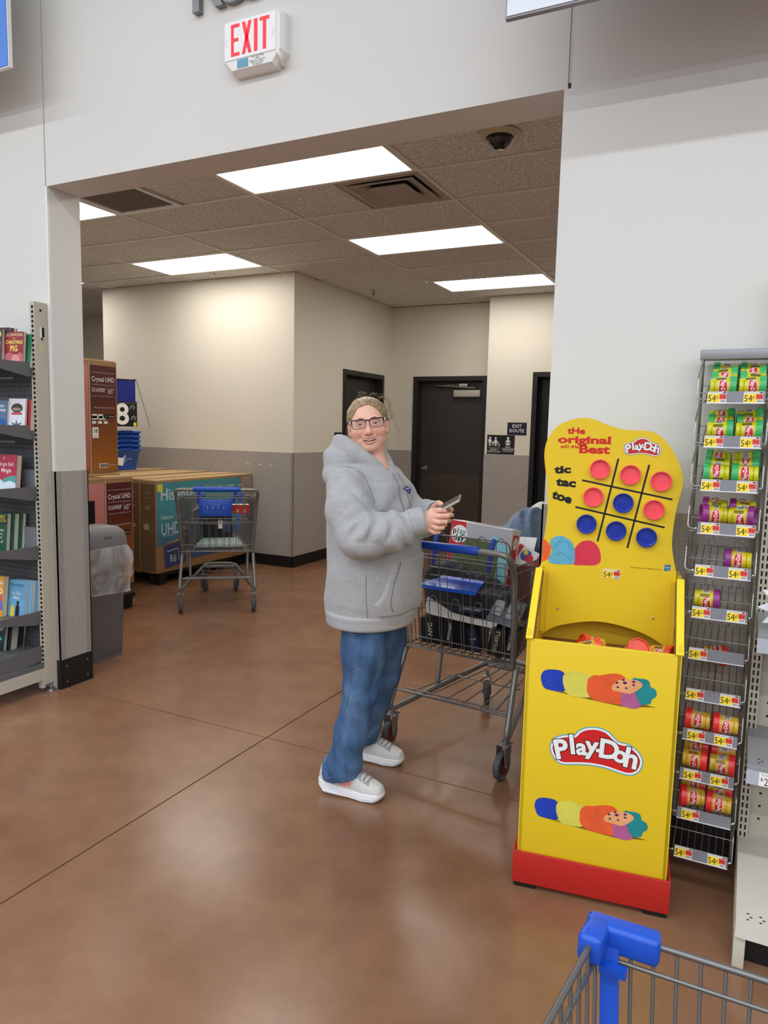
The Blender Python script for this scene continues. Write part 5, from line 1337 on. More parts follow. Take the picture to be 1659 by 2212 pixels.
HB = {'teal': grad('print_teal_blue', (52, 74, 124), (70, 146, 156), 0.05, 0.6)}
def tvbox_blue(i):
    X = -4.715-0.192*i
    M = frame((X, 4.872, 0.119), (0, 1, 0), (-1, 0, 0), (0, 0, 1))
    words = ['nearest', 'second', 'third', 'fourth', 'fifth', 'sixth', 'seventh', 'farthest']
    lab = 'brown television box with torn teal front, nearest of the pallet row' if i == 0 else f'brown television box on the pallet, {words[i]} in the row from the teal front'
    t = thing('television_box', lab, 'box', M, 'boxed televisions on the far pallet')
    L, H = 1.43, 0.85
    j = 0.006*math.sin(i*2.3)
    MB().bbox(0, L, 0.002, 0.186, 0, H+j, 0.006, 0).build('carton', [M_KRAFT], t)
    MB().box(0.006, L-0.006, 0.006, 0.092, H+j, H+j+0.004).build('top_flap', M_KRAFTL, t); MB().box(0.006, L-0.006, 0.095, 0.182, H+j, H+j+0.003).build('top_flap', M_KRAFTL, t)
    en = MB().box(-0.0015, 0, 0.008, 0.18, 0.02, H-0.03).build('end_print', M_BOXEND, t)
    w = MB(); w.M = T(-0.0018, 0, 0) @ frame((0, 0, 0), (0, -1, 0), (0, 0, 1), (-1, 0, 0))
    w.text('58"', 0.055, 0, T(-0.095, H-0.25)); w.text('Hisense', 0.022, 0, T(-0.09, H-0.11)); w.text('Roku TV', 0.02, 0, T(-0.09, H-0.155)); w.poly([(-0.13, 0.42), (-0.06, 0.42), (-0.06, 0.45), (-0.13, 0.45)]) if i else w.poly([(-0.15, 0.40), (-0.085, 0.40), (-0.085, 0.455), (-0.15, 0.455)])
    w.build('end_lettering', mat('faded_print', (176, 160, 134), 0.7), t)
    if i == 0:
        F2 = T(0, -0.001, 0) @ RX(90)
        tear = [(0.012, H-0.02), (1.21, H-0.02), (1.21, 0.09), (0.42, 0.08), (0.40, 0.37), (0.33, 0.345), (0.28, 0.30), (0.19, 0.275), (0.10, 0.26), (0.03, 0.25), (0.012, 0.26)]
        MB().poly(tear[::-1], 0, F2).build('teal_print', HB['teal'], t)
        MB().poly([(0.09, 0.245), (0.27, 0.268), (0.37, 0.30), (0.39, 0.06), (0.11, 0.03)][::-1], 0, F2 @ T(0, 0, 0.0006)).build('torn_flap', mat('print_navy', (56, 66, 112), 0.4), t)
        MB().poly([(1.235, H-0.02), (1.41, H-0.02), (1.41, 0.06), (1.235, 0.06)][::-1], 0, F2).build('grey_print', mat('print_taupe', (158, 144, 132), 0.5), t)
        MB().box(0.02, 0.085, -0.0022, 0, H-0.10, H-0.03).build('yellow_sticker', mat('yellow_sticker', (232, 204, 50), 0.5), t)
        w = MB(); w.M = F2 @ T(0, 0, 0.0008)
        w.text('Hisense', 0.155, 0, T(0.055, H-0.135), align='LEFT', offset=0.012, sx=0.92); w.text('Hisense · Roku TV', 0.055, 0, T(0.06, H-0.34), align='LEFT', sx=0.9, offset=0.006); w.text('UHD 4K', 0.16, 0, T(0.06, H-0.455), align='LEFT', sx=0.72); w.text('58"', 0.10, 0, T(1.06, H-0.13), sx=0.8)
        for k, (x, z, s) in enumerate(((0.09, 0.23, 0.018), (0.3, 0.215, 0.018), (0.12, 0.17, 0.015))): w.text(['Smart made simple', 'Motion rate 120', 'R6 series streaming built in'][k], s, 0, T(x, z+0.11), align='LEFT')
        w.text('R6', 0.10, 0, T(0.21, 0.115, 0.0006), sx=0.8)
        w.tube([(0.13, 0.19, 0.001), (0.27, 0.205, 0.001), (0.285, 0.19, 0.001), (0.285, 0.09, 0.001)], 0.0025, 4)
        w.text('NBA', 0.03, 0, T(0.88, H-0.11), offset=0.01)
        w.text('Hisense', 0.03, 1, T(1.32, H-0.12)); w.text('Roku TV', 0.03, 1, T(1.32, H-0.20)); w.text('UHD 4K', 0.03, 1, T(1.32, H-0.33))
        w.build('lettering', [mat('print_offwhite', (206, 216, 220), 0.5), mat('print_brown', (110, 96, 84), 0.5)], t)
    return t
for i in range(8): tvbox_blue(i)

# stack of blue hand baskets and the price sign in its wire holder, standing on the boxes
HZ_ = 0.119+0.85+0.010
M_BASK = mat('blue_basket_plastic', (20, 84, 190), 0.35, coat=0.2)
gb = 'nested blue hand baskets on the television boxes'
nm = ['bottom basket, the only one showing its side', 'second from the bottom', 'middle one', 'second from the top', 'topmost, rim and handles showing']
for i in range(5):
    z0 = HZ_+0.003+0.048*i
    t = thing('hand_basket', 'blue plastic hand basket in the nested stack, ' + nm[i], 'basket', T(-6.055, 5.66, z0), gb)
    loft(MB(), [(rrect(0.13, 0.19, 0.03), 0.0), (rrect(0.16, 0.225, 0.04), 0.20), (rrect(0.172, 0.236, 0.045), 0.202), (rrect(0.174, 0.238, 0.045), 0.222), (rrect(0.158, 0.222, 0.04), 0.224), (rrect(0.127, 0.187, 0.03), 0.004)], cap1=False).build('shell', M_BASK, t)
    MB().tube(arc_path([(0.165, -0.10, 0.213), (0.185, -0.08, 0.225), (0.185, 0.08, 0.225), (0.165, 0.10, 0.213)], 0.02), 0.007, 8).build('handle', M_BASK, t)
    if i == 0:
        mb = MB()
        for k in range(9):
            a = k*0.7; mb.tube([(0.1555+0.0006, -0.05+0.012*k-0.02*math.sin(a), 0.10+0.03*math.cos(a*1.3)), (0.160, -0.03+0.012*k+0.02*math.cos(a), 0.14+0.03*math.sin(a))], 0.002, 4)
        mb.poly([(0.162, -0.12, 0.06), (0.162, -0.04, 0.05), (0.166, -0.03, 0.13), (0.166, -0.11, 0.14)]).build('printed_graphic', M_PRINTW, t)
t = thing('price_sign', 'blue and black price sign with large white 8 above the blue baskets', 'sign', frame((-5.84, 5.50, HZ_), (0.35, 0.94, 0), (-0.94, 0.35, 0), (0, 0, 1)))
zb = 0.465
MB().box(-0.46, 0.20, -0.004, 0.004, zb+0.26, zb+0.475).build('header_card', mat('sign_navy_blue', (24, 38, 128), 0.4), t)
MB().box(-0.46, 0.215, -0.004, 0.004, zb, zb+0.245).build('price_card', M_SIGNBLK, t)
MB().box(-0.46, 0.215, -0.008, 0.008, zb+0.247, zb+0.26).box(-0.46, 0.205, -0.006, 0.006, zb+0.475, zb+0.49).build('rail', M_BLACKP, t)
w = MB(); w.M = T(0, -0.0045, 0) @ RX(90)
w.text('8', 0.30, 0, T(0.055, zb+0.118), offset=0.02, res=5); w.text('$5.9', 0.26, 0, T(-0.04, zb+0.118), align='RIGHT', offset=0.02); w.text('Special price', 0.15, 0, T(0.0, zb+0.34), align='RIGHT', offset=0.015)
for (x, z) in ((0.165, 0.2), (0.175, 0.09)):
    for a in (20, 80, 140, 200, 320):
        w.tube([(x+0.012*math.cos(R(a)), zb+z+0.012*math.sin(R(a)), 0), (x+0.028*math.cos(R(a)), zb+z+0.028*math.sin(R(a)), 0)], 0.0035, 4)
w.build('lettering', M_PRINTW, t)
MB().box(0.175, 0.205, -0.0055, -0.004, zb+0.005, zb+0.045).build('corner_sticker', mat('yellow_sticker', (232, 204, 50), 0.5), t)
MB().tube(arc_path([(-0.46, 0, zb-0.008), (0.36, 0, zb-0.008), (0.21, 0, zb+0.50), (0.18, 0, zb+0.50), (0.18, 0, zb+0.44)], 0.02), 0.004, 8).build('wire_holder', M_STEEL, t)
MB().tube([(-0.40, 0.0, zb-0.008), (-0.40, 0.0, 0.0)], 0.005, 8).build('leg', M_STEEL, t)
MB().tube([(-0.40, 0.0, 0.004), (-0.40, -0.12, 0.004)], 0.005, 8).build('leg_foot', M_STEEL, t)
MB().tube([(-0.20, 0.02, zb-0.008), (-0.20, 0.02, 0.0)], 0.005, 8).build('leg', M_STEEL, t)
# ------------------------------------------------------------------ shopping carts
M_TUBE = mat('cart_grey_tube', (134, 132, 130), 0.38, 0.55)
M_WIRE = mat('cart_grey_wire', (122, 120, 118), 0.35, 0.65)
M_CBLUE = mat('cart_blue_plastic', (22, 78, 190), 0.35, coat=0.15)
M_TYRE = mat('grey_rubber_tyre', (72, 74, 78), 0.6); M_TYRE2 = mat('light_tyre_wall', (112, 114, 118), 0.55)
M_HUB = mat('dark_red_hub', (104, 30, 38), 0.4)
M_BELT = mat('blue_printed_strap', (44, 70, 168), 0.6, vary=(90, 0.4))
def lerp(a, b, t): return tuple(a[i]+(b[i]-a[i])*t for i in range(len(a)))
RT = [(-0.285, 0.02, 0.915), (0.285, 0.02, 0.915)]      # basket corners: rear top
RB = [(-0.262, 0.07, 0.475), (0.262, 0.07, 0.475)]      # rear bottom
FT = [(-0.200, 0.93, 0.852), (0.200, 0.93, 0.852)]      # front top
FB = [(-0.165, 0.82, 0.500), (0.165, 0.82, 0.500)]      # front bottom
def make_cart(M, label, seat_open, corner_caps=True, lower=True):
    t = thing('shopping_cart', label, 'shopping cart', M, 'grey wire shopping carts')
    S2 = (-1, 1)
    # tube frame: each side is one bent tube
    for k, s in enumerate(S2):
        if lower:
            p = arc_path([(s*0.278, 0.09, 0.465), (s*0.296, -0.025, 0.20), (s*0.285, -0.01, 0.155), (s*0.10, 0.80, 0.225), (0, 0.82, 0.228)] if False else [(s*0.278, 0.10, 0.462), (s*0.296, -0.03, 0.168), (s*0.135, 0.76, 0.232), (s*0.10, 0.80, 0.235), (0, 0.81, 0.235)], 0.05, 6)
            MB().tube(p, 0.0135, 10).build('frame_tube', M_TUBE, t)
            MB().tube(arc_path([(s*0.24, 0.40, 0.47), (s*0.232, 0.33, 0.20), (s*0.222, 0.44, 0.193)], 0.04, 5), 0.012, 10).build('strut_tube', M_TUBE, t)
        # upright tube from the handle down to the basket floor
    hp = arc_path([(-0.272, 0.075, 0.462), (-0.305, -0.03, 0.88), (-0.315, -0.115, 0.985), (0.315, -0.115, 0.985), (0.305, -0.03, 0.88), (0.272, 0.075, 0.462)], 0.05, 6)
    MB().tube(hp, 0.0135, 10).build('handle_tube', M_TUBE, t)
    MB().tube([(-0.18, -0.115, 0.986), (-0.17, -0.115, 0.987), (0.17, -0.115, 0.987), (0.18, -0.115, 0.986)], [0.015, 0.019, 0.019, 0.015], 12).build('handle_grip', M_CBLUE, t)
    # basket panels
    r0, r1 = 0.0042, 0.0025
    for k in (0, 1):
        mb = MB()
        mb.tube([RT[k], FT[k]], r0, 8)
        for f_ in (0.075, 0.36, 0.66): mb.tube([lerp(RT[k], RB[k], f_), lerp(FT[k], FB[k], f_)], r0*0.75, 6)
        for i in range(27):
            u = 0.02+0.96*i/26
            mb.tube([lerp(RT[k], FT[k], u), lerp(RB[k], FB[k], u)], r1, 5)
        mb.tube([RB[k], FB[k]], r0, 8); mb.tube([RT[k], RB[k]], r0, 8)
        mb.build('basket_side', M_WIRE, t)
    mb = MB(); mb.tube([FT[0], FT[1]], r0, 8); mb.tube([FB[0], FB[1]], r0, 8)
    for f_ in (0.085, 0.36, 0.66): mb.tube([lerp(FT[0], FB[0], f_), lerp(FT[1], FB[1], f_)], r0*0.75, 6)
    for i in range(15):
        u = 0.03+0.94*i/14; mb.tube([lerp(FT[0], FT[1], u), lerp(FB[0], FB[1], u)], r1, 5)
    mb.build('basket_front', M_WIRE, t)
    mb = MB()
    for i in range(14):
        u = i/13; mb.tube([lerp(RB[0], RB[1], u), lerp(FB[0], FB[1], u)], r1, 5)
    for i in range(20):
        u = i/19; a = lerp(RB[0], FB[0], u); b = lerp(RB[1], FB[1], u); mb.tube([(a[0], a[1], a[2]-0.003), (b[0], b[1], b[2]-0.003)], r1*1.2, 5)
    mb.build('basket_floor', M_WIRE, t)
    # rear gate
    mb = MB(); gt, gb_ = 0.93, 0.475
    gp = lambda x, z: (x*(1+0.09*(z-gb_)/0.45), 0.045-0.065*(z-gb_)/0.45, z)
    for z, w in ((gt, 0.262), (gt-0.018, 0.262), (0.715, 0.265), (gb_+0.055, 0.27), (gb_, 0.285)):
        mb.tube([gp(-w, z), gp(w, z)], 0.0028, 6)
    for x in (-0.25, -0.215, -0.165, -0.13, -0.055, -0.02, 0.05, 0.085, 0.155, 0.19, 0.235):
        mb.tube([gp(x, gt), gp(x*1.04, gb_)], 0.0021, 6)
    for x in (-0.19, -0.09, 0.015, 0.12, 0.21):
        mb.tube([gp(x-0.025, gb_), gp(x-0.022, 0.70), gp(x-0.012, 0.735), gp(x, 0.742), gp(x+0.012, 0.735), gp(x+0.022, 0.70), gp(x+0.025, gb_)], 0.0021, 6)
    mb.tube(arc_path([gp(-0.265, gt), gp(-0.275, gb_+0.05), gp(-0.285, gb_)], 0.02), 0.0028, 6); mb.tube([gp(0.265, gt), gp(0.285, gb_)], 0.0028, 6)
    mb.build('rear_gate', M_WIRE, t)
    # child seat
    mb = MB(); yb0, yb1 = (0.155, 0.115) if seat_open else (0.03, 0.085)
    zb0 = 0.80 if seat_open else 0.70
    sb = lambda x, z: (x, yb0+(yb1-yb0)*(z-zb0)/(1.0-zb0), z)
    mb.tube(arc_path([sb(-0.195, zb0), sb(-0.195, 1.0), sb(0.215, 1.0), sb(0.215, zb0)], 0.03), 0.0032, 7)
    for xc in (-0.115, -0.01, 0.085, 0.175):
        mb.tube([sb(xc-0.028, zb0), sb(xc-0.025, 0.985), sb(xc-0.012, 1.008), sb(xc, 1.014), sb(xc+0.012, 1.008), sb(xc+0.025, 0.985), sb(xc+0.028, zb0)], 0.0022, 6)
    for z in (zb0, zb0+0.04): mb.tube([sb(-0.20, z), sb(0.22, z)], 0.0030, 6)
    mb.build('seat_back', M_WIRE, t)
    if seat_open:
        mb = MB()
        for y in (0.02, 0.05, 0.08, 0.11): mb.tube([(-0.235, y, 0.782), (0.235, y, 0.782)], 0.0024, 6)
        for x in (-0.22, -0.12, 0.14, 0.18, 0.22): mb.tube(arc_path([(x, 0.0, 0.775), (x, 0.15, 0.79), (x, 0.155, 0.82)], 0.015), 0.0022, 6)
        mb.build('seat_base', M_WIRE, t)
        fl_ = MB()
        pr = [(-0.005, 0.772), (0.0, 0.786), (0.05, 0.797), (0.11, 0.803), (0.125, 0.812), (0.13, 0.806), (0.11, 0.796), (0.05, 0.790), (0.004, 0.778)]
        vs = [(x, y, z) for x in (-0.165, 0.115) for y, z in pr]; n = len(pr)
        vs = [((-0.165+0.05*max(0, min(1, y/0.12)) if x < 0 else 0.118-0.02*max(0, min(1, y/0.12))), y, z) for x, y, z in vs]
        fl_.add(vs, [(i, (i+1) % n, n+(i+1) % n, n+i) for i in range(n)] + [tuple(range(n)), tuple(range(n, 2*n))[::-1]])
        fl_.build('seat_flap', M_CBLUE, t)
    else:
        fb_ = MB(); fb_.M = T(0, -0.012, 0)
        fb_.bbox(-0.14, 0.113, -0.006, 0.006, 0.766, 0.90, 0.004)
        fo = fb_.build('seat_flap', M_CBLUE, t)
        w = MB(); w.M = T(0, -0.0185, 0) @ RX(90)
        for z in (0.80, 0.87): w.poly([(-0.10, z), (0.075, z), (0.075, z+0.0012), (-0.10, z+0.0012)])
        for x in (-0.10, 0.075): w.poly([(x, 0.80), (x+0.0012, 0.80), (x+0.0012, 0.871), (x, 0.871)])
        w.text('WARNING', 0.014, 0, T(-0.012, 0.86)); fig(w, -0.075, 0.825, 0.28); fig(w, -0.035, 0.825, 0.28, True); fig(w, 0.005, 0.825, 0.28); fig(w, 0.05, 0.825, 0.28, True)
        w.build('warning_print', mat('pale_blue_print', (150, 176, 226), 0.5), fo)
    for x in (-0.135, 0.145):
        MB().tube([sb(x, 1.006), (x-0.004, yb1-0.012, 0.99), (x-0.01, yb1-0.016, 0.93), (x-0.02, yb1-0.012, 0.86)], [0.010, 0.012, 0.012, 0.009], 6).build('seat_belt', M_BELT, t)
    # corner protectors on the front corners
    for k, s in enumerate(S2):
        c = FT[k]; mb = MB()
        mb.bbox(min(c[0]+s*0.016, c[0]-s*0.074), max(c[0]+s*0.016, c[0]-s*0.074), c[1]-0.014, c[1]+0.016, c[2]-0.022, c[2]+0.014, 0.007)
        dv = (Vector(RT[k])-Vector(c)).normalized(); sv_ = Vector((dv.y, -dv.x, 0)).normalized()
        mb.bbox(-0.015, 0.015, -0.014, 0.048, -0.022, 0.014, 0.007, M=frame(c, sv_, dv, sv_.cross(dv)))
        a, b = Vector(FT[k]), Vector(lerp(FT[k], FB[k], 0.93))
        mb.add([a+Vector((-s*0.004, -0.005, -0.005)), a+Vector((-s*0.026, -0.005, -0.005)), b+Vector((-s*0.024, -0.004, 0)), b+Vector((-s*0.002, -0.004, 0)), a+Vector((-s*0.004, -0.012, -0.005)), a+Vector((-s*0.026, -0.012, -0.005)), b+Vector((-s*0.024, -0.011, 0)), b+Vector((-s*0.002, -0.011, 0))],
               [(0, 1, 2, 3), (7, 6, 5, 4), (0, 4, 5, 1), (1, 5, 6, 2), (2, 6, 7, 3), (3, 7, 4, 0)])
        for f_ in (0.09, 0.66):
            z_ = lerp(a, b, f_); mb.box(z_[0]-s*0.036 if s > 0 else z_[0]+0.004, z_[0]-0.004 if s > 0 else z_[0]+0.036, z_[1]-0.024, z_[1]-0.011, z_[2]-0.006, z_[2]+0.004)
        mb.build('corner_guard', M_CBLUE, t)
    if not lower: return t
    # lower rack
    mb = MB()
    mb.tube([(-0.272, 0.02, 0.262), (0.272, 0.02, 0.262)], 0.0065, 8); mb.tube([(-0.255, 0.05, 0.266), (0.255, 0.05, 0.266)], 0.004, 8)
    for x in (-0.17, -0.095, -0.02, 0.055, 0.13, 0.19): mb.tube([(x*1.15, 0.03, 0.268), (x*0.62, 0.72, 0.245)], 0.0032, 6)
    mb.tube([(-0.19, 0.38, 0.252), (0.19, 0.38, 0.252)], 0.0036, 6); mb.tube([(-0.14, 0.70, 0.24), (0.14, 0.70, 0.24)], 0.0036, 6)
    mb.build('lower_rack', M_WIRE, t)
    mb = MB(); mb.tube([(-0.15, 0.72, 0.222), (0.15, 0.72, 0.222)], 0.011, 8); mb.build('cross_tube', M_TUBE, t)
    # casters
    for (x, y, ang, hub) in ((-0.285, -0.008, 4, 1), (0.285, -0.008, -3, 1), (-0.15, 0.755, 28, 0), (0.15, 0.755, -12, 0)):
        A = T(x, y, 0) @ RZ(ang)
        ct = MB(); ct.M = A
        ct.bbox(-0.026, 0.026, -0.03, 0.03, 0.146, 0.152, 0.002).cyl((0, 0, 0.15), (0, 0, 0.18), 0.010, 10)
        for s in S2:
            ct.prism([(-0.028, 0.146), (0.026, 0.146), (0.014, 0.05), (-0.006, 0.05)] if False else [(-0.03, 0.15), (0.028, 0.15), (0.03, 0.115), (-0.004, 0.05), (-0.022, 0.052), (-0.03, 0.10)], 0.0, 0.003, 0, T(s*0.022-(0.003 if s > 0 else 0), -0.012, 0) @ Matrix(((0, 0, 1, 0), (1, 0, 0, 0), (0, 1, 0, 0), (0, 0, 0, 1))))
        ct.cyl((-0.026, -0.026, 0.0625), (0.026, -0.026, 0.0625), 0.006, 8)
        fk = ct.build('caster_fork', M_TUBE, t)
        wh_ = MB(); wh_.M = A @ T(0, -0.026, 0.0625) @ RY(90)
        wh_.lathe([(0.046, -0.013), (0.055, -0.015), (0.061, -0.012), (0.0625, -0.005), (0.0625, 0.005), (0.061, 0.012), (0.055, 0.015), (0.046, 0.013)], 28, mats=[1, 0, 0, 0, 0, 0, 1])
        wh_.lathe([(0.010, -0.015), (0.022, -0.013), (0.040, -0.008), (0.046, -0.013)], 24, 2); wh_.lathe([(0.046, 0.013), (0.040, 0.008), (0.022, 0.013), (0.010, 0.015)], 24, 2)
        wh_.build('wheel', [M_TYRE, M_TYRE2, M_HUB if hub else M_TYRE], fk)
    return t
C2 = T(-1.116, 2.934, 0) @ RZ(-6.2)
C1 = T(-3.70, 4.49, 0) @ RZ(37.8)
C3 = T(-0.124+0.2, 0.893-0.93, 0)
make_cart(C2, 'loaded grey wire shopping cart beside the person', True)
make_cart(C1, 'grey wire shopping cart standing in front of the teal television box', False)
make_cart(C3, 'nearest grey wire shopping cart with blue corner guard at the lower right', True)

# ---- goods in the loaded cart (local cart coordinates, placed as things of their own)
def good(name, label, cat, x, y, z, M=C2, rot=None, group='goods in the loaded cart'):
    m = M @ T(x, y, z)
    if rot is not None: m = m @ rot
    return thing(name, label, cat, m, group)
M_PBOX = mat('toy_box_white', (232, 228, 222), 0.4); M_PRED = mat('toy_box_red', (198, 34, 38), 0.4); M_PTEAL = mat('toy_box_teal', (140, 206, 216), 0.4)
M_PGREEN = mat('toy_box_field_photo', (92, 104, 66), 0.5, vary=(30, 0.35, 5)); M_PGREY = mat('toy_box_grey', (176, 174, 178), 0.45)
t = good('toy_box', 'large white and red toy box with round play day badge leaning across the cart', 'box', -0.028, 0.215, 0.575, rot=RZ(-2) @ RY(4) @ RX(-7))
HX = 0.158
MB().bbox(-HX, HX, 0, 0.10, 0, 0.475, 0.002, seg=1).build('carton', M_PBOX, t)
MB().box(-HX+0.002, -HX+0.08, -0.0008, 0, 0.35, 0.473).box(-HX+0.002, -HX+0.03, -0.0008, 0, 0.03, 0.35).build('red_corner_print', M_PRED, t)
MB().box(-HX+0.08, HX-0.002, -0.0006, 0, 0.40, 0.473).build('grey_print', M_PGREY, t)
MB().box(-HX+0.03, HX-0.05, -0.0007, 0, 0.05, 0.40).build('field_print', M_PGREEN, t)
MB().box(HX-0.05, HX-0.002, -0.0007, 0, 0.05, 0.40).box(HX-0.10, HX-0.05, -0.0009, 0, 0.36, 0.43).build('teal_print', M_PTEAL, t)
MB().box(HX, HX+0.0008, 0.02, 0.08, 0.02, 0.45).build('red_side_print', M_PRED, t)
mb = MB(); mb.M = T(0, 0, 0.4756)
mb.box(-0.10, HX-0.01, 0.055, 0.098, 0, 0.0006, 0); mb.add([(-0.10, 0.05, 0.0004), (-0.02, 0.015, 0.0004), (0.10, 0.03, 0.0004), (0.05, 0.06, 0.0004)], [(0, 1, 2, 3)], 1); mb.text('play', 0.035, 1, T(0.03, 0.03, 0.001), offset=0.01)
mb.build('top_print', [M_PTEAL, M_PRED], t)
mb = MB(); mb.M = T(-HX+0.050, -0.0012, 0.412) @ RX(90)
mb.poly([(0.043*math.cos(R(a)), 0.043*math.sin(R(a)), 0) for a in range(0, 360, 15)], 0)
for i, ch in enumerate('play'): mb.text(ch, 0.04, 1+i, T(-0.026+0.017*i, 0.014, 0.0004), offset=0.02)
mb.text('day', 0.042, 5, T(0.0, -0.018, 0.0004), offset=0.02)
mb.build('badge', [M_PRINTW, M_PRINTK, M_LOGORED, mat('p_green', (70, 160, 80), 0.5), mat('p_blue', (60, 140, 200), 0.5), M_PRINTK], t)
mb = MB(); mb.M = T(HX+0.002, 0.05, 0.41) @ RZ(90) @ RX(90); mb.poly([(0.024*math.cos(R(a)), 0.03*math.sin(R(a)), 0) for a in range(0, 360, 20)]); mb.text('play day', 0.012, 1, T(0, 0, 0.0004)); mb.build('side_badge', [M_PRINTW, M_LOGORED], t)
M_DARKCLOTH = mat('charcoal_nylon', (52, 53, 60), 0.6, sheen=0.2, bump=(60, 0.2))
t = good('jacket', 'charcoal nylon jacket bundled in the middle of the cart', 'jacket', 0, 0, 0)
heap('fabric', M_DARKCLOTH, t, [((-0.10, 0.19, 0.72), (0.15, 0.07, 0.15)), ((0.07, 0.20, 0.70), (0.14, 0.06, 0.12))], fold=0.036, seed=3, fs=(14, 14, 7), clip=lambda P: np.maximum(np.maximum(np.maximum(0.165-P[:, 1], P[:, 1]-0.212-0.12*np.clip(P[:, 2]-0.60, 0, 1)), np.abs(P[:, 0])-0.235), 0.628-P[:, 2]))
M_BLUECLOTH = mat('dusty_blue_fleece', (104, 122, 146), 0.9, sheen=0.4, bump=(200, 0.3))
t = good('sweater', 'dusty blue fleece garment draped over the front of the cart', 'clothing', 0, 0, 0)
heap('fabric', M_BLUECLOTH, t, [((0.07, 0.62, 0.92), (0.10, 0.10, 0.14)), ((0.12, 0.62, 1.00), (0.05, 0.06, 0.11)), ((-0.02, 0.60, 0.89), (0.08, 0.10, 0.11))], fold=0.040, seed=5, fs=(20, 12, 5))
t = good('pillow_pack', 'white and green plastic packed roll behind the blue fleece', 'package', 0, 0, 0)
heap('wrap', mat('white_green_wrap', (214, 220, 208), 0.35, vary=(22, 0.2)), t, [((0.10, 0.82, 0.99), (0.09, 0.05, 0.13)), ((0.10, 0.80, 0.86), (0.07, 0.05, 0.2))], fold=0.010, seed=8)
t = good('paper_sheet', 'white folded paper lying on the blue fleece', 'paper', 0.14, 0.47, 0.925, rot=RX(62) @ RY(-8))
MB().box(-0.06, 0.06, -0.055, 0.055, 0, 0.001).box(-0.06, 0.0, -0.05, 0.05, 0.001, 0.002).build('sheet', mat('white_paper', (236, 236, 236), 0.6), t)
t = good('toy_pack', 'small white and red toy pack with coloured discs sticking out of the cart', 'package', 0.135, 0.39, 0.80, rot=RZ(-8) @ RY(20) @ RX(-30))
MB().bbox(-0.07, 0.07, 0, 0.03, 0, 0.15, 0.002, seg=1).build('carton', M_PBOX, t)
MB().box(-0.07, -0.045, -0.0006, 0, 0.06, 0.149).box(0.045, 0.07, -0.0006, 0, 0.06, 0.149).build('red_print', M_PRED, t)
mb = MB(); mb.M = T(0, -0.0009, 0.11) @ RX(90)
for i, (x, y, r_) in enumerate(((-0.01, 0.0, 0.028), (0.012, -0.006, 0.02), (-0.018, 0.012, 0.012), (0.04, -0.022, 0.012))): mb.poly([(x+r_*math.cos(R(a)), y+r_*math.sin(R(a)), 0.0003*i) for a in range(0, 360, 20)], i)
mb.build('disc_print', [mat('disc_blue', (52, 84, 180), 0.5), M_LOGORED, mat('disc_yellow', (238, 206, 70), 0.5), mat('disc_orange', (234, 120, 50), 0.5)], t)
t = good('cardboard_insert', 'white curved cardboard sheet lying across the cart behind its gate', 'cardboard', 0, 0, 0)
mb = MB(); pts = [(-0.19, 0.635, 0.70), (-0.15, 0.625, 0.685), (-0.06, 0.62, 0.645), (0.04, 0.615, 0.635), (0.14, 0.612, 0.632), (0.17, 0.612, 0.632)]
vs = [(x, 0.10, zt) for x, zb_, zt in pts] + [(x, 0.104, zb_-0.0) for x, zb_, zt in pts] ; n = len(pts)
vs = [(x, 0.10, z0) for x, z0, z1 in pts] + [(x, 0.125, z1) for x, z0, z1 in pts] + [(x, 0.103, z0) for x, z0, z1 in pts] + [(x, 0.128, z1) for x, z0, z1 in pts]
fs = [(i, i+1, n+i+1, n+i) for i in range(n-1)] + [(2*n+i+1, 2*n+i, 3*n+i, 3*n+i+1) for i in range(n-1)]
mb.add(vs, fs).build('sheet', mat('white_card', (214, 210, 204), 0.6), t)
M_BLKBOX = mat('gloss_black_box', (20, 19, 22), 0.3); M_NAVYBOX = mat('navy_small_box', (26, 28, 62), 0.35)
def small_box(label, x, y, z, w, d, h_, m, rot=None, txt=None, tm=M_PRINTW, ts=0.02, vert=False):
    t = good('product_box', label, 'box', x, y, z, rot=rot)
    MB().bbox(-w/2, w/2, 0, d, 0, h_, 0.0015, seg=1).build('carton', m, t)
    if txt:
        mb = MB(); mb.text(txt, ts, 0, T(0, -0.0006, h_*0.55) @ RX(90) @ (RZ(90) if vert else Matrix.Identity(4)), offset=0.01)
        mb.build('lettering', tm, t)
zf = 0.486
small_box('black boot box with small white lettering at the left of the cart floor', -0.155, 0.11, zf, 0.10, 0.10, 0.12, M_BLKBOX, RZ(6) @ RY(-4), 'NYC', ts=0.03, vert=True)
small_box('black slim box with dotted white lettering in the cart', -0.065, 0.105, zf, 0.07, 0.10, 0.13, M_BLKBOX, RY(6), 'SKECHERS', ts=0.018, vert=True)
small_box('wide black box in the middle of the cart floor', 0.035, 0.105, zf, 0.12, 0.10, 0.12, M_BLKBOX, None)
small_box('navy and silver small carton tilted at the middle of the cart', 0.085, 0.085, zf+0.01, 0.045, 0.016, 0.10, M_NAVYBOX, RY(-14), 'NIGHT', ts=0.010)
small_box('black box with large gold-white lettering at the right of the cart', 0.165, 0.10, zf, 0.07, 0.10, 0.13, M_BLKBOX, RY(12), 'SHUFFLE', ts=0.026, vert=True, tm=mat('pale_gold_print', (206, 196, 160), 0.5))
small_box('second tall black box leaning at the right end of the cart', 0.225, 0.11, zf, 0.04, 0.09, 0.13, M_BLKBOX, RY(12), 'WALLET', ts=0.018, vert=True)
small_box('navy box with white and red panel lying on the white cardboard', 0.035, 0.13, 0.652, 0.14, 0.10, 0.035, M_NAVYBOX, RX(-22) @ RZ(-6), 'PLAYING CARDS', ts=0.013)
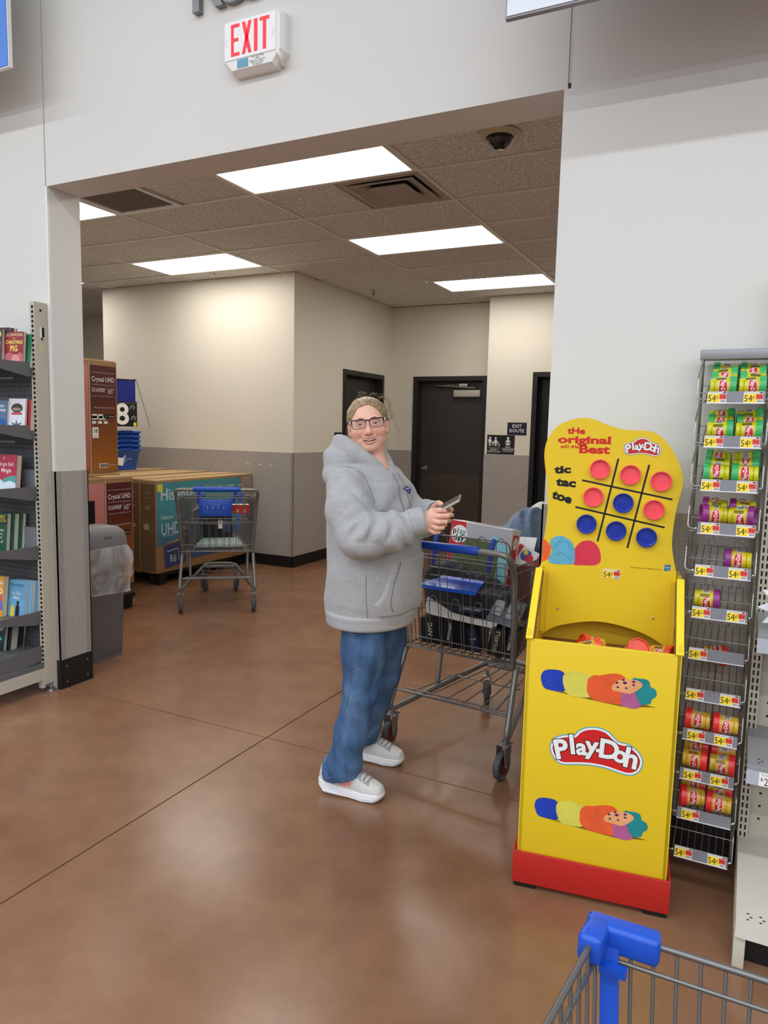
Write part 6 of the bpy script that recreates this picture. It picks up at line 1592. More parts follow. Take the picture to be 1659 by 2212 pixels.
t = good('blister_pack', 'clear blister pack with grey trays at the right of the cart', 'package', 0.185, 0.12, 0.63, rot=RZ(-4) @ RY(8) @ RX(-35))
MB().bbox(-0.075, 0.075, 0, 0.012, 0, 0.13, 0.004).build('card', mat('blister_grey', (122, 126, 134), 0.25), t)
for x in (-0.035, 0.035): MB().bbox(x-0.025, x+0.025, -0.018, 0.0, 0.03, 0.11, 0.008).build('tray', mat('blister_pale', (188, 192, 198), 0.2), t)
small_box('dark red box standing upright behind the child seat', 0.17, 0.345, 0.60, 0.10, 0.03, 0.26, mat('dark_red_box', (104, 20, 28), 0.4), None)
# ---- goods in the far cart
def good1(*a, **k): return good(*a, M=C1, group='goods in the far cart', **k)
t = good1('gift_box', 'small red box with gold discs in the far cart seat', 'box', 0.178, 0.10, 0.775, rot=RZ(3))
MB().bbox(-0.068, 0.068, 0, 0.06, 0, 0.07, 0.002, seg=1).build('carton', M_PRED, t)
mb = MB()
for x in (-0.022, 0.032): mb.poly([(x+0.014*math.cos(R(a)), -0.0007, 0.02+0.014*math.sin(R(a))) for a in range(0, 360, 20)][::-1])
mb.build('gold_disc_print', mat('gold_print', (206, 176, 110), 0.35, 0.4), t)
MB().box(-0.068, 0.068, 0.0, 0.06, 0.0701, 0.0708).build('white_top_print', M_PRINTW, t)
t = good1('dark_package', 'black and purple package standing at the front of the far cart', 'package', -0.01, 0.55, 0.50)
MB().bbox(-0.13, 0.12, 0, 0.05, 0, 0.21, 0.003, seg=1).build('carton', M_BLKBOX, t)
MB().box(0.0, 0.04, -0.0008, 0, 0.09, 0.16).build('white_label', M_PRINTW, t); MB().box(0.04, 0.10, -0.0007, 0, 0.06, 0.17).build('purple_print', mat('purple_print', (70, 62, 112), 0.5), t)
t = good1('folded_mat', 'pale teal patterned mat lying on the floor of the far cart', 'mat', 0.01, 0.12, 0.495)
MB().add([(-0.20, 0, 0), (0.20, 0, 0), (0.145, 0.42, 0.006), (-0.145, 0.42, 0.006), (-0.20, 0, 0.012), (0.20, 0, 0.012), (0.145, 0.42, 0.018), (-0.145, 0.42, 0.018)], [(3, 2, 1, 0), (4, 5, 6, 7), (0, 1, 5, 4), (1, 2, 6, 5), (2, 3, 7, 6), (3, 0, 4, 7)]).build('sheet', mat('teal_mat', (140, 162, 156), 0.7, vary=(40, 0.25)), t)
t = good1('flat_carton', 'dark grey flat carton leaning along the left side of the far cart', 'box', -0.222, 0.10, 0.495, rot=RZ(-6) @ RY(4))
MB().bbox(-0.012, 0.012, 0, 0.5, 0, 0.30, 0.002, seg=1).build('carton', mat('dark_grey_carton', (84, 86, 92), 0.5), t)
mb = MB(); mb.text('TV', 0.05, 0, T(0.0126, 0.2, 0.2) @ RZ(90) @ RX(90)); mb.build('lettering', mat('faded_print', (176, 160, 134), 0.7), t)
# ------------------------------------------------------------------ the person
W0 = Vector((-1.32, 2.57, 0))
person = thing('person', 'person in grey hoodie, blue jeans and glasses smiling at the camera, holding a phone', 'person', T(*W0))
HC = np.array([-0.030, -0.015, 1.500])                 # between the eyes, inside the head
fw = np.array([0.462, -0.884, -0.03]); fw /= np.linalg.norm(fw)
up0 = np.array([0, 0, 1.0]); up0 -= fw*(up0 @ fw); up0 /= np.linalg.norm(up0)
lf0 = np.cross(up0, fw); ro = R(8.0)
HL = math.cos(ro)*lf0+math.sin(ro)*up0; HU = math.cos(ro)*up0-math.sin(ro)*lf0
HM = np.stack([HL, fw, HU], 1)                         # head coords (left, forward, up) -> person coords: HC + HM @ h
HS = 0.97
def h2p(h): return HC + HM @ (np.asarray(h, float)*HS)
def to_head(P): return ((P-HC) @ HM)/HS
def mir(p): return (-p[0], p[1], p[2])
def head_sdf(Q):
    d = d_ell(Q, (0, -0.022, 0.024), (0.078, 0.096, 0.078))
    d = smin(d, d_ell(Q, (0, 0.028, -0.030), (0.067, 0.060, 0.080)), 0.03)
    d = smin(d, d_ell(Q, (0, 0.020, -0.060), (0.068, 0.060, 0.046)), 0.03)
    d = smin(d, d_ell(Q, (0, 0.062, -0.096), (0.026, 0.022, 0.018)), 0.025)
    d = smin(d, d_ell(Q, (0, 0.012, -0.100), (0.048, 0.052, 0.026)), 0.02)
    A = np.abs(Q[:, 0]); M = np.stack([A, Q[:, 1], Q[:, 2]], 1)
    d = smin(d, d_ell(M, (0.043, 0.060, -0.032), (0.025, 0.022, 0.019)), 0.02)       # smiling cheeks
    d = smin(d, d_ell(M, (0.030, 0.078, 0.020), (0.024, 0.010, 0.008)), 0.014)       # brow
    d = smax(d, -d_ell(M, (0.031, 0.094, -0.003), (0.019, 0.013, 0.0105)), 0.010)    # sockets
    d = smin(d, d_cap(Q, (0, 0.080, 0.006), (0, 0.1035, -0.031), 0.0070, 0.0105), 0.012)
    d = smin(d, d_ell(Q, (0, 0.1055, -0.0335), (0.0125, 0.0110, 0.0100)), 0.006)
    d = smin(d, d_ell(M, (0.0135, 0.0955, -0.0375), (0.0085, 0.010, 0.0070)), 0.005)
    d = smax(d, -d_ell(M, (0.0068, 0.1010, -0.0445), (0.0038, 0.005, 0.0035)), 0.003)
    # eyelids
    for (c0, c1, c2, r) in ((( 0.0165, 0.0795, -0.003), (0.031, 0.0872, 0.0062), (0.0465, 0.0765, 0.000), 0.0032), ((0.0170, 0.0795, -0.0045), (0.031, 0.0850, -0.0098), (0.046, 0.0765, -0.0035), 0.0034)):
        pts = catmull([c0, lerp(lerp(c0, c2, 0.5), c1, 0.9), c2], 3)
        d = smin(d, d_chain(M, [tuple(p) for p in pts], [r]*len(pts), 0.003), 0.004)
    # lips and the open smile
    up_ = [(0.0, 0.0915, -0.0590), (0.010, 0.0910, -0.0578), (0.023, 0.0850, -0.0545), (0.0345, 0.0745, -0.0490)]
    lo_ = [(0.0, 0.0905, -0.0765), (0.012, 0.0895, -0.0740), (0.024, 0.0830, -0.0650), (0.0345, 0.0745, -0.0505)]
    d = smin(d, d_chain(M, up_, [0.0036, 0.0036, 0.0030, 0.0016], 0.003), 0.005)
    d = smin(d, d_chain(M, lo_, [0.0050, 0.0048, 0.0036, 0.0016], 0.003), 0.006)
    slot = d_chain(M, [(0, 0.095, -0.0672), (0.013, 0.0935, -0.0653), (0.025, 0.085, -0.0592), (0.0305, 0.079, -0.0535)], [0.0058, 0.0054, 0.0040, 0.0014], 0.003)
    slot2 = d_ell(M, (0, 0.078, -0.0655), (0.027, 0.014, 0.0075))
    d = smax(d, -np.minimum(slot, slot2), 0.002)
    # smile folds
    d = smax(d, -(d_chain(M, [(0.0185, 0.098, -0.034), (0.030, 0.0915, -0.043), (0.0425, 0.0795, -0.060)], [0.0025, 0.004, 0.003], 0.004)), 0.010)
    # ears
    E_ = d_ell(M, (0.0785, -0.012, -0.014), (0.0085, 0.020, 0.031))
    E_ = smin(E_, d_ell(M, (0.0765, -0.004, -0.040), (0.006, 0.010, 0.011)), 0.006)
    E_ = smax(E_, -d_ell(M, (0.0865, -0.008, -0.012), (0.006, 0.011, 0.018)), 0.004)
    d = smin(d, E_, 0.006)
    return d
NECK = [tuple(h2p((0, -0.028, -0.06))), (-0.012, -0.002, 1.355), (0.0, 0.0, 1.28)]
# hand joints (person coords); right hand is nearer the camera
RH = {'wrist': (0.262, -0.160, 1.128), 'thumb': [(0.288, -0.148, 1.160), (0.318, -0.138, 1.183), (0.348, -0.118, 1.186), (0.366, -0.104, 1.182)],
      'f': [[(0.322, -0.146, 1.166), (0.362, -0.142, 1.168), (0.390, -0.122, 1.168), (0.394, -0.098, 1.172)],
            [(0.320, -0.150, 1.149), (0.360, -0.148, 1.146), (0.382, -0.126, 1.146), (0.378, -0.102, 1.154)],
            [(0.316, -0.150, 1.132), (0.350, -0.150, 1.124), (0.370, -0.130, 1.124), (0.362, -0.108, 1.136)],
            [(0.308, -0.148, 1.117), (0.336, -0.148, 1.107), (0.352, -0.132, 1.107), (0.346, -0.114, 1.119)]]}
LH = {'wrist': (0.262, 0.050, 1.150), 'thumb': [(0.300, 0.030, 1.186), (0.328, 0.014, 1.205), (0.352, -0.012, 1.206), (0.368, -0.030, 1.204)],
      'f': [[(0.335, 0.028, 1.184), (0.372, 0.022, 1.186), (0.402, 0.000, 1.186), (0.408, -0.026, 1.186)],
            [(0.334, 0.032, 1.166), (0.372, 0.028, 1.163), (0.402, 0.004, 1.164), (0.405, -0.024, 1.168)],
            [(0.330, 0.032, 1.148), (0.364, 0.030, 1.142), (0.390, 0.006, 1.142), (0.390, -0.020, 1.148)],
            [(0.322, 0.030, 1.132), (0.350, 0.028, 1.124), (0.370, 0.008, 1.124), (0.370, -0.014, 1.132)]]}
def _shift(H, dx, dz, sq):
    b = H['wrist']; f = lambda p: (b[0]+(p[0]-b[0])*sq+dx, p[1], p[2]+dz)
    H['thumb'] = [f(p) for p in H['thumb']]; H['f'] = [[f(p) for p in c] for c in H['f']]; H['wrist'] = (b[0]+dx*0.5, b[1], b[2]+dz*0.5)
_shift(RH, 0.004, 0.000, 0.76); _shift(LH, -0.046, -0.008, 0.82)
R_SH, R_EL = (-0.030, -0.185, 1.255), (0.080, -0.275, 1.090)
L_SH, L_EL = (-0.035, 0.180, 1.255), (0.060, 0.205, 1.115)
def hand_sdf(P, H):
    w = H['wrist']; k0 = H['f'][0][0]; k3 = H['f'][3][0]
    d = d_cap(P, w, lerp(w, k0, 0.92), 0.023, 0.015)
    d = smin(d, d_cap(P, w, lerp(w, k3, 0.92), 0.021, 0.014), 0.018)
    d = smin(d, d_cap(P, lerp(w, k0, 0.3), lerp(k0, k3, 0.5), 0.018, 0.014), 0.015)
    fing = None
    for i, ch in enumerate(H['f']):
        r = [0.0098, 0.0098, 0.0092, 0.0080][i]
        e_ = d_chain(P, ch, [r*1.08, r, r*0.94, r*0.78], 0.002)
        fing = e_ if fing is None else np.minimum(fing, e_)
    d = smin(d, fing, 0.007)
    th = d_chain(P, H['thumb'], [0.0145, 0.0115, 0.0105, 0.0085], 0.004)
    return smin(d, th, 0.009)
def body_sdf(P):
    d = head_sdf(to_head(P))*HS
    d = smin(d, d_chain(P, NECK, [0.046, 0.050, 0.062], 0.02), 0.025)
    t = d_ell(P, (-0.005, 0, 1.10), (0.125, 0.175, 0.24)); t = smin(t, d_ell(P, (0.0, 0, 0.86), (0.14, 0.175, 0.16)), 0.08)
    d = smin(d, t, 0.05)
    for H, S_, E_ in ((RH, R_SH, R_EL), (LH, L_SH, L_EL)):
        a = d_chain(P, [lerp((0, 0, 1.26), S_, 0.6), S_, E_, H['wrist']], [0.06, 0.056, 0.043, 0.026], 0.02)
        d = smin(d, a, 0.03)
        d = smin(d, hand_sdf(P, H), 0.012)
    for s, hip, kn, an, toe in ((-1, (0.0, -0.09, 0.78), (0.012, -0.115, 0.43), (-0.060, -0.127, 0.09), (0.08, -0.122, 0.055)), (1, (0.0, 0.09, 0.78), (-0.01, 0.15, 0.43), (-0.145, 0.193, 0.09), (0.0, 0.20, 0.055))):
        d = smin(d, d_chain(P, [hip, kn, an], [0.075, 0.048, 0.036], 0.03), 0.04)
        d = smin(d, d_cap(P, (an[0]-0.02, an[1], 0.055), (toe[0]-0.02, toe[1], 0.045), 0.028, 0.016), 0.02)
    return d
bxs = axis([(-0.26,), (-0.15, 0.01), (0.085, 0.0023), (0.225, 0.010), (0.385, 0.0026), (0.40, 0.008)])
bys = axis([(-0.34,), (-0.19, 0.010), (0.09, 0.0024), (0.34, 0.010)])
bzs = axis([(0.0,), (1.08, 0.013), (1.23, 0.0026), (1.365, 0.006), (1.64, 0.0023)])
BV, BF = surface_nets_axes(body_sdf, bxs, bys, bzs)
BV = relax(BV, BF, 1, 0.25)
def skin_mat():
    g = NG('skin', 0.48, 0.4)
    at = g.nt.nodes.new('ShaderNodeAttribute'); at.attribute_name = 'tint'
    n = g.noise(55, 3)
    g.color(g.mix(0.10, at.outputs['Color'], g.ramp(n, [(0.3, srgb(206, 138, 120)[:3]), (0.7, srgb(240, 190, 168)[:3])])))
    g.b.inputs['Subsurface Weight'].default_value = 0.08; g.b.inputs['Subsurface Radius'].default_value = (0.01, 0.004, 0.002); g.b.inputs['Subsurface Scale'].default_value = 0.5
    return g.m
bm_body = np_mesh('body', BV, BF, skin_mat())
Q = to_head(BV); A_ = np.abs(Q[:, 0]); MQ = np.stack([A_, Q[:, 1], Q[:, 2]], 1)
def lin(*c): return np.array(srgb(*c)[:3])
col = np.tile(lin(234, 182, 160), (len(BV), 1))
def blend(mask, c):
    global col
    col = col*(1-mask[:, None])+lin(*c)*mask[:, None]
onhead = (Q[:, 1] > 0.0) & (np.abs(Q[:, 2]) < 0.14) & (A_ < 0.1)
blend(np.clip(1-np.linalg.norm(MQ-np.array([0.042, 0.07, -0.040]), axis=1)/0.040, 0, 1)*0.6*onhead, (216, 128, 112))
blend(np.clip(1-d_ell(MQ, (0.0, 0.105, -0.034), (0.001,)*3)/0.016, 0, 1)*0.5*onhead, (218, 132, 118))
blend(np.clip(1-d_ell(MQ, (0.0, 0.06, -0.1), (0.001,)*3)/0.03, 0, 1)*0.3*onhead, (220, 138, 122))
lipd = np.minimum(d_chain(MQ, [(0.0, 0.0915, -0.0590), (0.010, 0.0910, -0.0578), (0.023, 0.0850, -0.0545), (0.0345, 0.0745, -0.0490)], [0.0048, 0.0048, 0.0040, 0.0020], 0.003), d_chain(MQ, [(0.0, 0.0905, -0.0765), (0.012, 0.0895, -0.0740), (0.024, 0.0830, -0.0650), (0.0345, 0.0745, -0.0505)], [0.0058, 0.0056, 0.0044, 0.0020], 0.003))
blend(np.clip((0.0005-lipd)/0.002, 0, 1)*onhead*0.8, (208, 128, 118))
inm = (d_ell(MQ, (0, 0.078, -0.0655), (0.028, 0.0125, 0.008)) < 0.001)
blend(inm*1.0, (70, 22, 22))
blend(np.clip((0.014-np.abs(Q[:, 2]+0.001))/0.004, 0, 1)*np.clip((0.018-np.abs(A_-0.031))/0.004, 0, 1)*(Q[:, 1] > 0.05)*0.35, (196, 130, 116))
for H in (RH, LH):
    for ch in H['f']+[H['thumb']]:
        dd = np.linalg.norm(BV-np.array(ch[-1]), axis=1); blend(np.clip(1-dd/0.016, 0, 1)*0.45, (228, 140, 126))
att = bm_body.color_attributes.new('tint', 'FLOAT_COLOR', 'POINT')
att.data.foreach_set('color', np.concatenate([col, np.ones((len(col), 1))], 1).astype(np.float32).ravel())
body = obj('body', bm_body, person)
HMAT = Matrix(((HL[0]*HS, fw[0]*HS, HU[0]*HS, HC[0]), (HL[1]*HS, fw[1]*HS, HU[1]*HS, HC[1]), (HL[2]*HS, fw[2]*HS, HU[2]*HS, HC[2]), (0, 0, 0, 1)))
# eyes
for s in (-1, 1):
    ey = MB(); ey.M = T(s*0.0312, 0.0735, -0.0022) @ RX(-90) @ RZ(0)
    prof = [(0.0001, 0.0125)] + [(0.0125*math.sin(R(a)), 0.0125*math.cos(R(a))) for a in (9, 14, 26, 29, 45, 70, 100, 140)]
    ey.lathe(prof, 20, mats=[2, 2, 1, 1, 0, 0, 0, 0])
    ey.build('eye', [mat('eye_white', (226, 218, 212), 0.2), mat('iris_hazel', (98, 92, 72), 0.15), mat('pupil', (12, 10, 10), 0.1)], body, M=HMAT)
    br = MB(); pts = [(s*0.0125, 0.0885, 0.0175), (s*0.024, 0.0905, 0.0215), (s*0.036, 0.0860, 0.0215), (s*0.047, 0.0745, 0.0165)]
    br.tube([tuple(p) for p in catmull(pts, 3)], [0.0022, 0.0026, 0.003, 0.003, 0.003, 0.0028, 0.0024, 0.0020, 0.0016, 0.001], 6)
    br.build('eyebrow', mat('eyebrow_hair', (140, 98, 76), 0.9), body, M=HMAT)
    ls = MB(); ls.tube([tuple(p) for p in catmull([(s*0.0165, 0.0825, -0.001), (s*0.031, 0.0895, 0.0035), (s*0.0465, 0.0795, 0.0005)], 4)], 0.0011, 5); ls.build('lash_line', mat('lash', (60, 40, 34), 0.8), body, M=HMAT)
te = MB(); n = 40; vs_ = []
for i in range(n+1):
    xm = -0.0265+0.053*i/n; yb_ = 0.0885-9.5*xm*xm; zc_ = -0.0635+9.5*xm*xm
    gap = abs(math.sin(math.pi*(i/4.0)))**0.35
    zb_ = zc_-0.0040-0.0008*gap+2.0*xm*xm; yy_ = yb_-0.0009*(1-gap)
    vs_ += [(xm, yy_, zb_), (xm, yy_+0.0004, zc_+0.001), (xm, yb_-0.001, zc_+0.005), (xm, yy_-0.003, zb_)]
te.add(vs_, [(4*i+k, 4*i+4+k, 4*i+4+(k+1) % 4, 4*i+(k+1) % 4) for i in range(n) for k in range(4)], 0, True)
te.build('teeth', mat('teeth', (236, 228, 216), 0.3), body, M=HMAT)
# hair: swept back, dirty blonde, tied behind
def hair_sdf(Qh):
    d = d_ell(Qh, (0, -0.024, 0.025), (0.085, 0.1030, 0.0825))
    d = smin(d, d_ell(Qh, (0, -0.075, -0.03), (0.062, 0.045, 0.062)), 0.03)
    A = np.abs(Qh[:, 0])
    # strand relief running front to back
    ang = np.arctan2(Qh[:, 0], Qh[:, 2]+0.02)
    d = d-0.0004*np.sin(ang*73+5*np.sin(Qh[:, 1]*40))-0.004*vnoise(np.stack([ang*0.1, Qh[:, 1]*0.3, Qh[:, 2]*0.3], 1), 60.0)
    # hairline: the face shows through an oval, nothing hangs in front of the ears below eye level
    zc = Qh[:, 2]
    oval = (np.sqrt((A/0.0645)**2+((zc+0.012)/0.086)**2)-1)*0.06
    d = smax(d, -np.maximum(oval, -0.012-Qh[:, 1]), 0.004)
    d = smax(d, np.minimum(Qh[:, 1]+0.002, -0.004-zc), 0.006)
    d = smax(d, -d_ell(np.stack([A, Qh[:, 1], Qh[:, 2]], 1), (0.085, -0.008, -0.022), (0.020, 0.028, 0.036)), 0.004)
    return d
def hsd(P): return hair_sdf(P)
HV, HF_ = surface_nets(hsd, (-0.10, -0.14, -0.11), (0.10, 0.09, 0.135), 0.0026)
def hair_mat():
    g = NG('dirty_blonde_hair', 0.42, 0.5)
    sp = g.nt.nodes.new('ShaderNodeSeparateXYZ'); g.nt.links.new(g.tc.outputs['Object'], sp.inputs[0])
    an = g.math('ARCTAN2', sp.outputs['X'], g.math('ADD', sp.outputs['Z'], 0.03))
    cb = g.nt.nodes.new('ShaderNodeCombineXYZ'); g.nt.links.new(an, cb.inputs[0]); g.nt.links.new(g.math('MULTIPLY', sp.outputs['Y'], 1.2), cb.inputs[1]); g.nt.links.new(g.math('MULTIPLY', sp.outputs['Z'], 1.2), cb.inputs[2])
    n = g.noise(26, 4, cb.outputs[0], 0.65)
    g.color(g.ramp(n, [(0.34, srgb(112, 90, 66)[:3]), (0.5, srgb(150, 125, 95)[:3]), (0.66, srgb(190, 168, 134)[:3])]))
    g.bump(n, 0.5, 0.002)
    return g.m
M_HAIR = hair_mat()
hair = obj('hair', np_mesh('hair', HV, HF_, M_HAIR), person, M=HMAT)
st = MB(); rs_ = random.Random(3)
for i in range(14):
    y0 = rs_.uniform(-0.05, 0.02); a0 = rs_.uniform(-0.9, 0.9)
    p0 = Vector((0.08*math.sin(a0), y0, 0.03+0.088*math.cos(a0)*math.sqrt(max(0.05, 1-(y0/0.1)**2))))
    p1 = p0+Vector((rs_.uniform(-0.02, 0.02), rs_.uniform(-0.03, 0.01), rs_.uniform(0.006, 0.018))); p2 = p1+Vector((rs_.uniform(-0.03, 0.03), rs_.uniform(-0.02, 0.02), rs_.uniform(-0.012, 0.006)))
    st.tube(catmull([p0, p1, p2], 4), 0.0006, 4)
for dx in (0.0, 0.005, 0.011, 0.004, 0.014):
    st.tube(catmull([(0.070, -0.02, 0.075-dx), (0.085+dx*0.6, 0.0, 0.045), (0.098+dx, 0.01, 0.01), (0.104+dx*1.4, 0.012, -0.03-dx*2)], 6), 0.0007, 4)
for dx in (0.0, 0.006, 0.012):
    st.tube(catmull([(0.06, -0.05, 0.10), (0.085+dx, -0.06, 0.09), (0.097+dx, -0.06, 0.05), (0.098+dx, -0.05, 0.0)], 6), 0.0022-dx*0.08, 5)
for dx in (0.0, 0.006): st.tube(catmull([(-0.078, -0.02, 0.02), (-0.086-dx, -0.01, -0.03), (-0.084, -0.005, -0.07-dx)], 5), 0.0006, 4)
st.build('loose_strands', M_HAIR, person, M=HMAT, kind='stuff')
# glasses
gl = obj('glasses', None, person, M=HMAT @ T(0, 0.001, 0.001) @ SCL(1.06, 1, 1.08)); gl.empty_display_size = 0.05
M_GFR = mat('black_glasses_frame', (16, 12, 13), 0.25); M_GFR2 = mat('bronze_rim', (58, 32, 30), 0.35)
for s in (-1, 1):
    cx = s*0.0335
    o_ = [(-0.0255, 0.010), (-0.020, 0.0145), (0.0, 0.0155), (0.0205, 0.0150), (0.0262, 0.0105), (0.0258, -0.004), (0.022, -0.0135), (0.010, -0.0165), (-0.008, -0.0165), (-0.020, -0.013), (-0.0250, -0.002)]
    def g3(x, z): return (cx+s*x, 0.1045-0.18*max(0, abs(cx+s*x)-0.02)-2.2*max(0, abs(cx+s*x)-0.035)**1.5*1.0, z)
    ring_ = [g3(x, z) for x, z in [(p.x, p.y) for p in catmull([(x, z, 0) for x, z in o_], 4, True)]]
    MB().tube(ring_, 0.0012, 6, closed=True).build('rim', M_GFR2, gl)
    top_ = [g3(x, z) for x, z in [(p.x, p.y) for p in catmull([(x, z, 0) for x, z in [(-0.0258, 0.004), (-0.0255, 0.010), (-0.020, 0.0145), (0.0, 0.0158), (0.0205, 0.0152), (0.0265, 0.0108), (0.0262, 0.001)]], 3)]]
    MB().tube(top_, 0.0021, 7).build('brow_bar', M_GFR, gl)
    lensm = bpy.data.materials.get('clear_lens')
    if not lensm:
        lensm = bpy.data.materials.new('clear_lens'); lensm.use_nodes = True
        bb = lensm.node_tree.nodes['Principled BSDF']; bb.inputs['Alpha'].default_value = 0.07; bb.inputs['Roughness'].default_value = 0.03; bb.inputs['Base Color'].default_value = (0.95, 0.97, 1, 1)
    MB().poly([(p[0], p[1], p[2]) for p in (ring_ if s > 0 else ring_[::-1])]).build('lens', lensm, gl)
    MB().tube([g3(0.0262, 0.010), (s*0.0655, 0.088, 0.010), (s*0.076, 0.05, 0.009), (s*0.081, -0.005, 0.006), (s*0.079, -0.03, -0.006)], [0.0024, 0.003, 0.0026, 0.002, 0.0018], 6).build('temple', M_GFR, gl)
    MB().box(min(s*0.064, s*0.0685), max(s*0.064, s*0.0685), 0.084, 0.0915, 0.006, 0.0135).build('hinge', mat('white_plastic', (232, 231, 228), 0.35), gl)
MB().tube(catmull([(-0.0085, 0.1045, 0.0095), (0, 0.1075, 0.0125), (0.0085, 0.1045, 0.0095)], 4), 0.0026, 7).build('bridge', M_GFR, gl)

# ---------------- hoodie
def fleece():
    g = NG('heather_grey_fleece', 0.92, 0.2)
    n = g.noise(420, 2); m_ = g.noise(26, 4, g.mapping((1, 1, 2.2)))
    s = g.math('ADD', g.math('MULTIPLY', n, 0.75), g.math('MULTIPLY', m_, 0.25))
    g.color(g.ramp(s, [(0.36, srgb(152, 152, 154)[:3]), (0.64, srgb(182, 182, 184)[:3])]))
    g.b.inputs['Sheen Weight'].default_value = 0.25
    g.bump(n, 0.2, 0.001)
    return g.m
M_FLEECE = fleece(); M_RIB = mat('grey_rib_knit', (172, 172, 174), 0.92, vary=(300, 0.10), bump=(300, 0.4))
M_SEAM = mat('grey_seam_thread', (104, 105, 111), 0.95)
CUFF_R, CUFF_L = (0.276, -0.158, 1.147), (0.246, 0.046, 1.152)
def torso_sdf(P):
    z = P[:, 2]
    a = np.interp(z, [0.68, 0.72, 0.80, 0.92, 1.05, 1.18, 1.26, 1.32, 1.36], [0.158, 0.170, 0.182, 0.184, 0.178, 0.172, 0.150, 0.105, 0.07])
    b = np.interp(z, [0.68, 0.72, 0.80, 0.92, 1.05, 1.18, 1.26, 1.32, 1.36], [0.195, 0.215, 0.228, 0.228, 0.220, 0.215, 0.195, 0.125, 0.07])
    cx = np.interp(z, [0.68, 0.85, 1.0, 1.2, 1.35], [-0.008, 0.006, 0.004, -0.012, -0.02])
    q = np.stack([(P[:, 0]-cx)/a, P[:, 1]/b], 1); r = np.linalg.norm(q, axis=1)
    d = (r-1)*np.minimum(a, b)*0.95
    d = smax(d, z-1.345, 0.05); d = smax(d, 0.722-z, 0.012)
    return d
def sleeve_sdf(P, S_, E_, C_, s):
    E2 = np.array(E_); C2_ = np.array(C_)
    d = d_chain(P, [tuple(np.array(S_)+np.array([0.0, -s*0.01, -0.005])), tuple(0.5*(np.array(S_)+E2)+np.array([-0.012, s*0.012, 0])), tuple(E2+np.array([0.0, 0, -0.004])), tuple(E2*0.45+C2_*0.55+np.array([0, 0, -0.014])), tuple(C2_)], [0.082, 0.082, 0.080, 0.070, 0.048], 0.03)
    # elbow crease folds and cuff slouch
    ax_ = C2_-E2; L_ = np.linalg.norm(ax_); t = ((P-E2) @ ax_)/L_**2
    ph = (P[:, 2]-E2[2])*40+(P[:, 0]-E2[0])*26
    d = d-0.011*np.abs(np.sin(ph*0.75+1.2*np.sin(P[:, 1]*26)))**0.8*np.exp(-((t-0.15)/0.32)**2)+0.004
    d = d-0.007*np.sin(t*24+P[:, 2]*34+P[:, 1]*12)*np.exp(-((t-0.66)/0.25)**2)
    if s < 0:
        for a_, b_, r_ in (((0.105, -0.325, 1.175), (0.020, -0.375, 1.120), 0.016), ((0.125, -0.325, 1.155), (0.075, -0.375, 1.075), 0.014), ((0.075, -0.335, 1.205), (-0.03, -0.360, 1.185), 0.012), ((0.165, -0.295, 1.160), (0.150, -0.335, 1.085), 0.012), ((0.215, -0.265, 1.155), (0.205, -0.285, 1.085), 0.009)):
            d = smax(d, -(d_cap(P, a_, b_, r_, r_*0.4)), 0.022)
    n_ = ax_/L_
    cut = (P-C2_) @ n_
    return smax(d, cut-0.004, 0.006)
def hood_sdf(P):
    c = np.array([-0.045, 0.0, 1.352])
    # collar ring, higher at the back
    th = np.arctan2(P[:, 1]-c[1], P[:, 0]-c[0])
    front = 0.5*(1+np.cos(th))
    rc = 0.071+0.040*(1-front); zc = c[2]+0.046-0.088*front**2.8
    q = np.stack([np.hypot(P[:, 0]-c[0]-0.022*front, P[:, 1]-c[1])-rc, P[:, 2]-zc], 1)
    d = np.linalg.norm(q/np.array([0.9, 1.25]), axis=1)-(0.026+0.014*(1-front))
    d = smin(d, d_ell(P, (-0.140, -0.005, 1.345), (0.060, 0.135, 0.072)), 0.04)
    d = smin(d, d_ell(P, (-0.112, -0.010, 1.285), (0.070, 0.150, 0.085)), 0.05)
    d = d-0.0055*np.sin(P[:, 2]*60+P[:, 1]*26+P[:, 0]*18)*np.clip((-0.05-P[:, 0])/0.06, 0, 1)
    return d
def hoodie_sdf(P):
    d = torso_sdf(P)
    # soft drape folds
    f_ = 0.0045*np.sin(P[:, 1]*30+P[:, 2]*9+2*np.sin(P[:, 2]*7))*np.clip((1.2-P[:, 2])/0.25, 0, 1)+0.006*vnoise(P*np.array([1, 1, 0.5]), 9.0)
    diag = 0.006*np.sin((P[:, 2]-0.9*P[:, 1])*48)*np.exp(-((P[:, 2]-1.16)/0.09)**2)*np.clip(P[:, 0]/0.08, 0, 1)
    d = d-f_-diag
    d = smin(d, hood_sdf(P), 0.018)
    d = smin(d, sleeve_sdf(P, R_SH, R_EL, CUFF_R, -1), 0.035)
    d = smin(d, sleeve_sdf(P, L_SH, L_EL, CUFF_L, 1), 0.035)
    # neck opening
    hole = d_chain(P, [(-0.02, -0.002, 1.30), (-0.025, -0.004, 1.36), (-0.03, -0.006, 1.50)], [0.060, 0.066, 0.078], 0.02)
    vee = d_cap(P, (0.02, -0.008, 1.345), (0.088, -0.026, 1.330), 0.034, 0.012)
    return smax(d, -smin(hole, vee, 0.02), 0.008)
OV, OF = surface_nets(hoodie_sdf, (-0.27, -0.38, 0.67), (0.33, 0.36, 1.46), 0.0062)
OV = relax(OV, OF, 1, 0.4)
hoodie = obj('hoodie', np_mesh('hoodie', OV, OF, M_FLEECE), person)
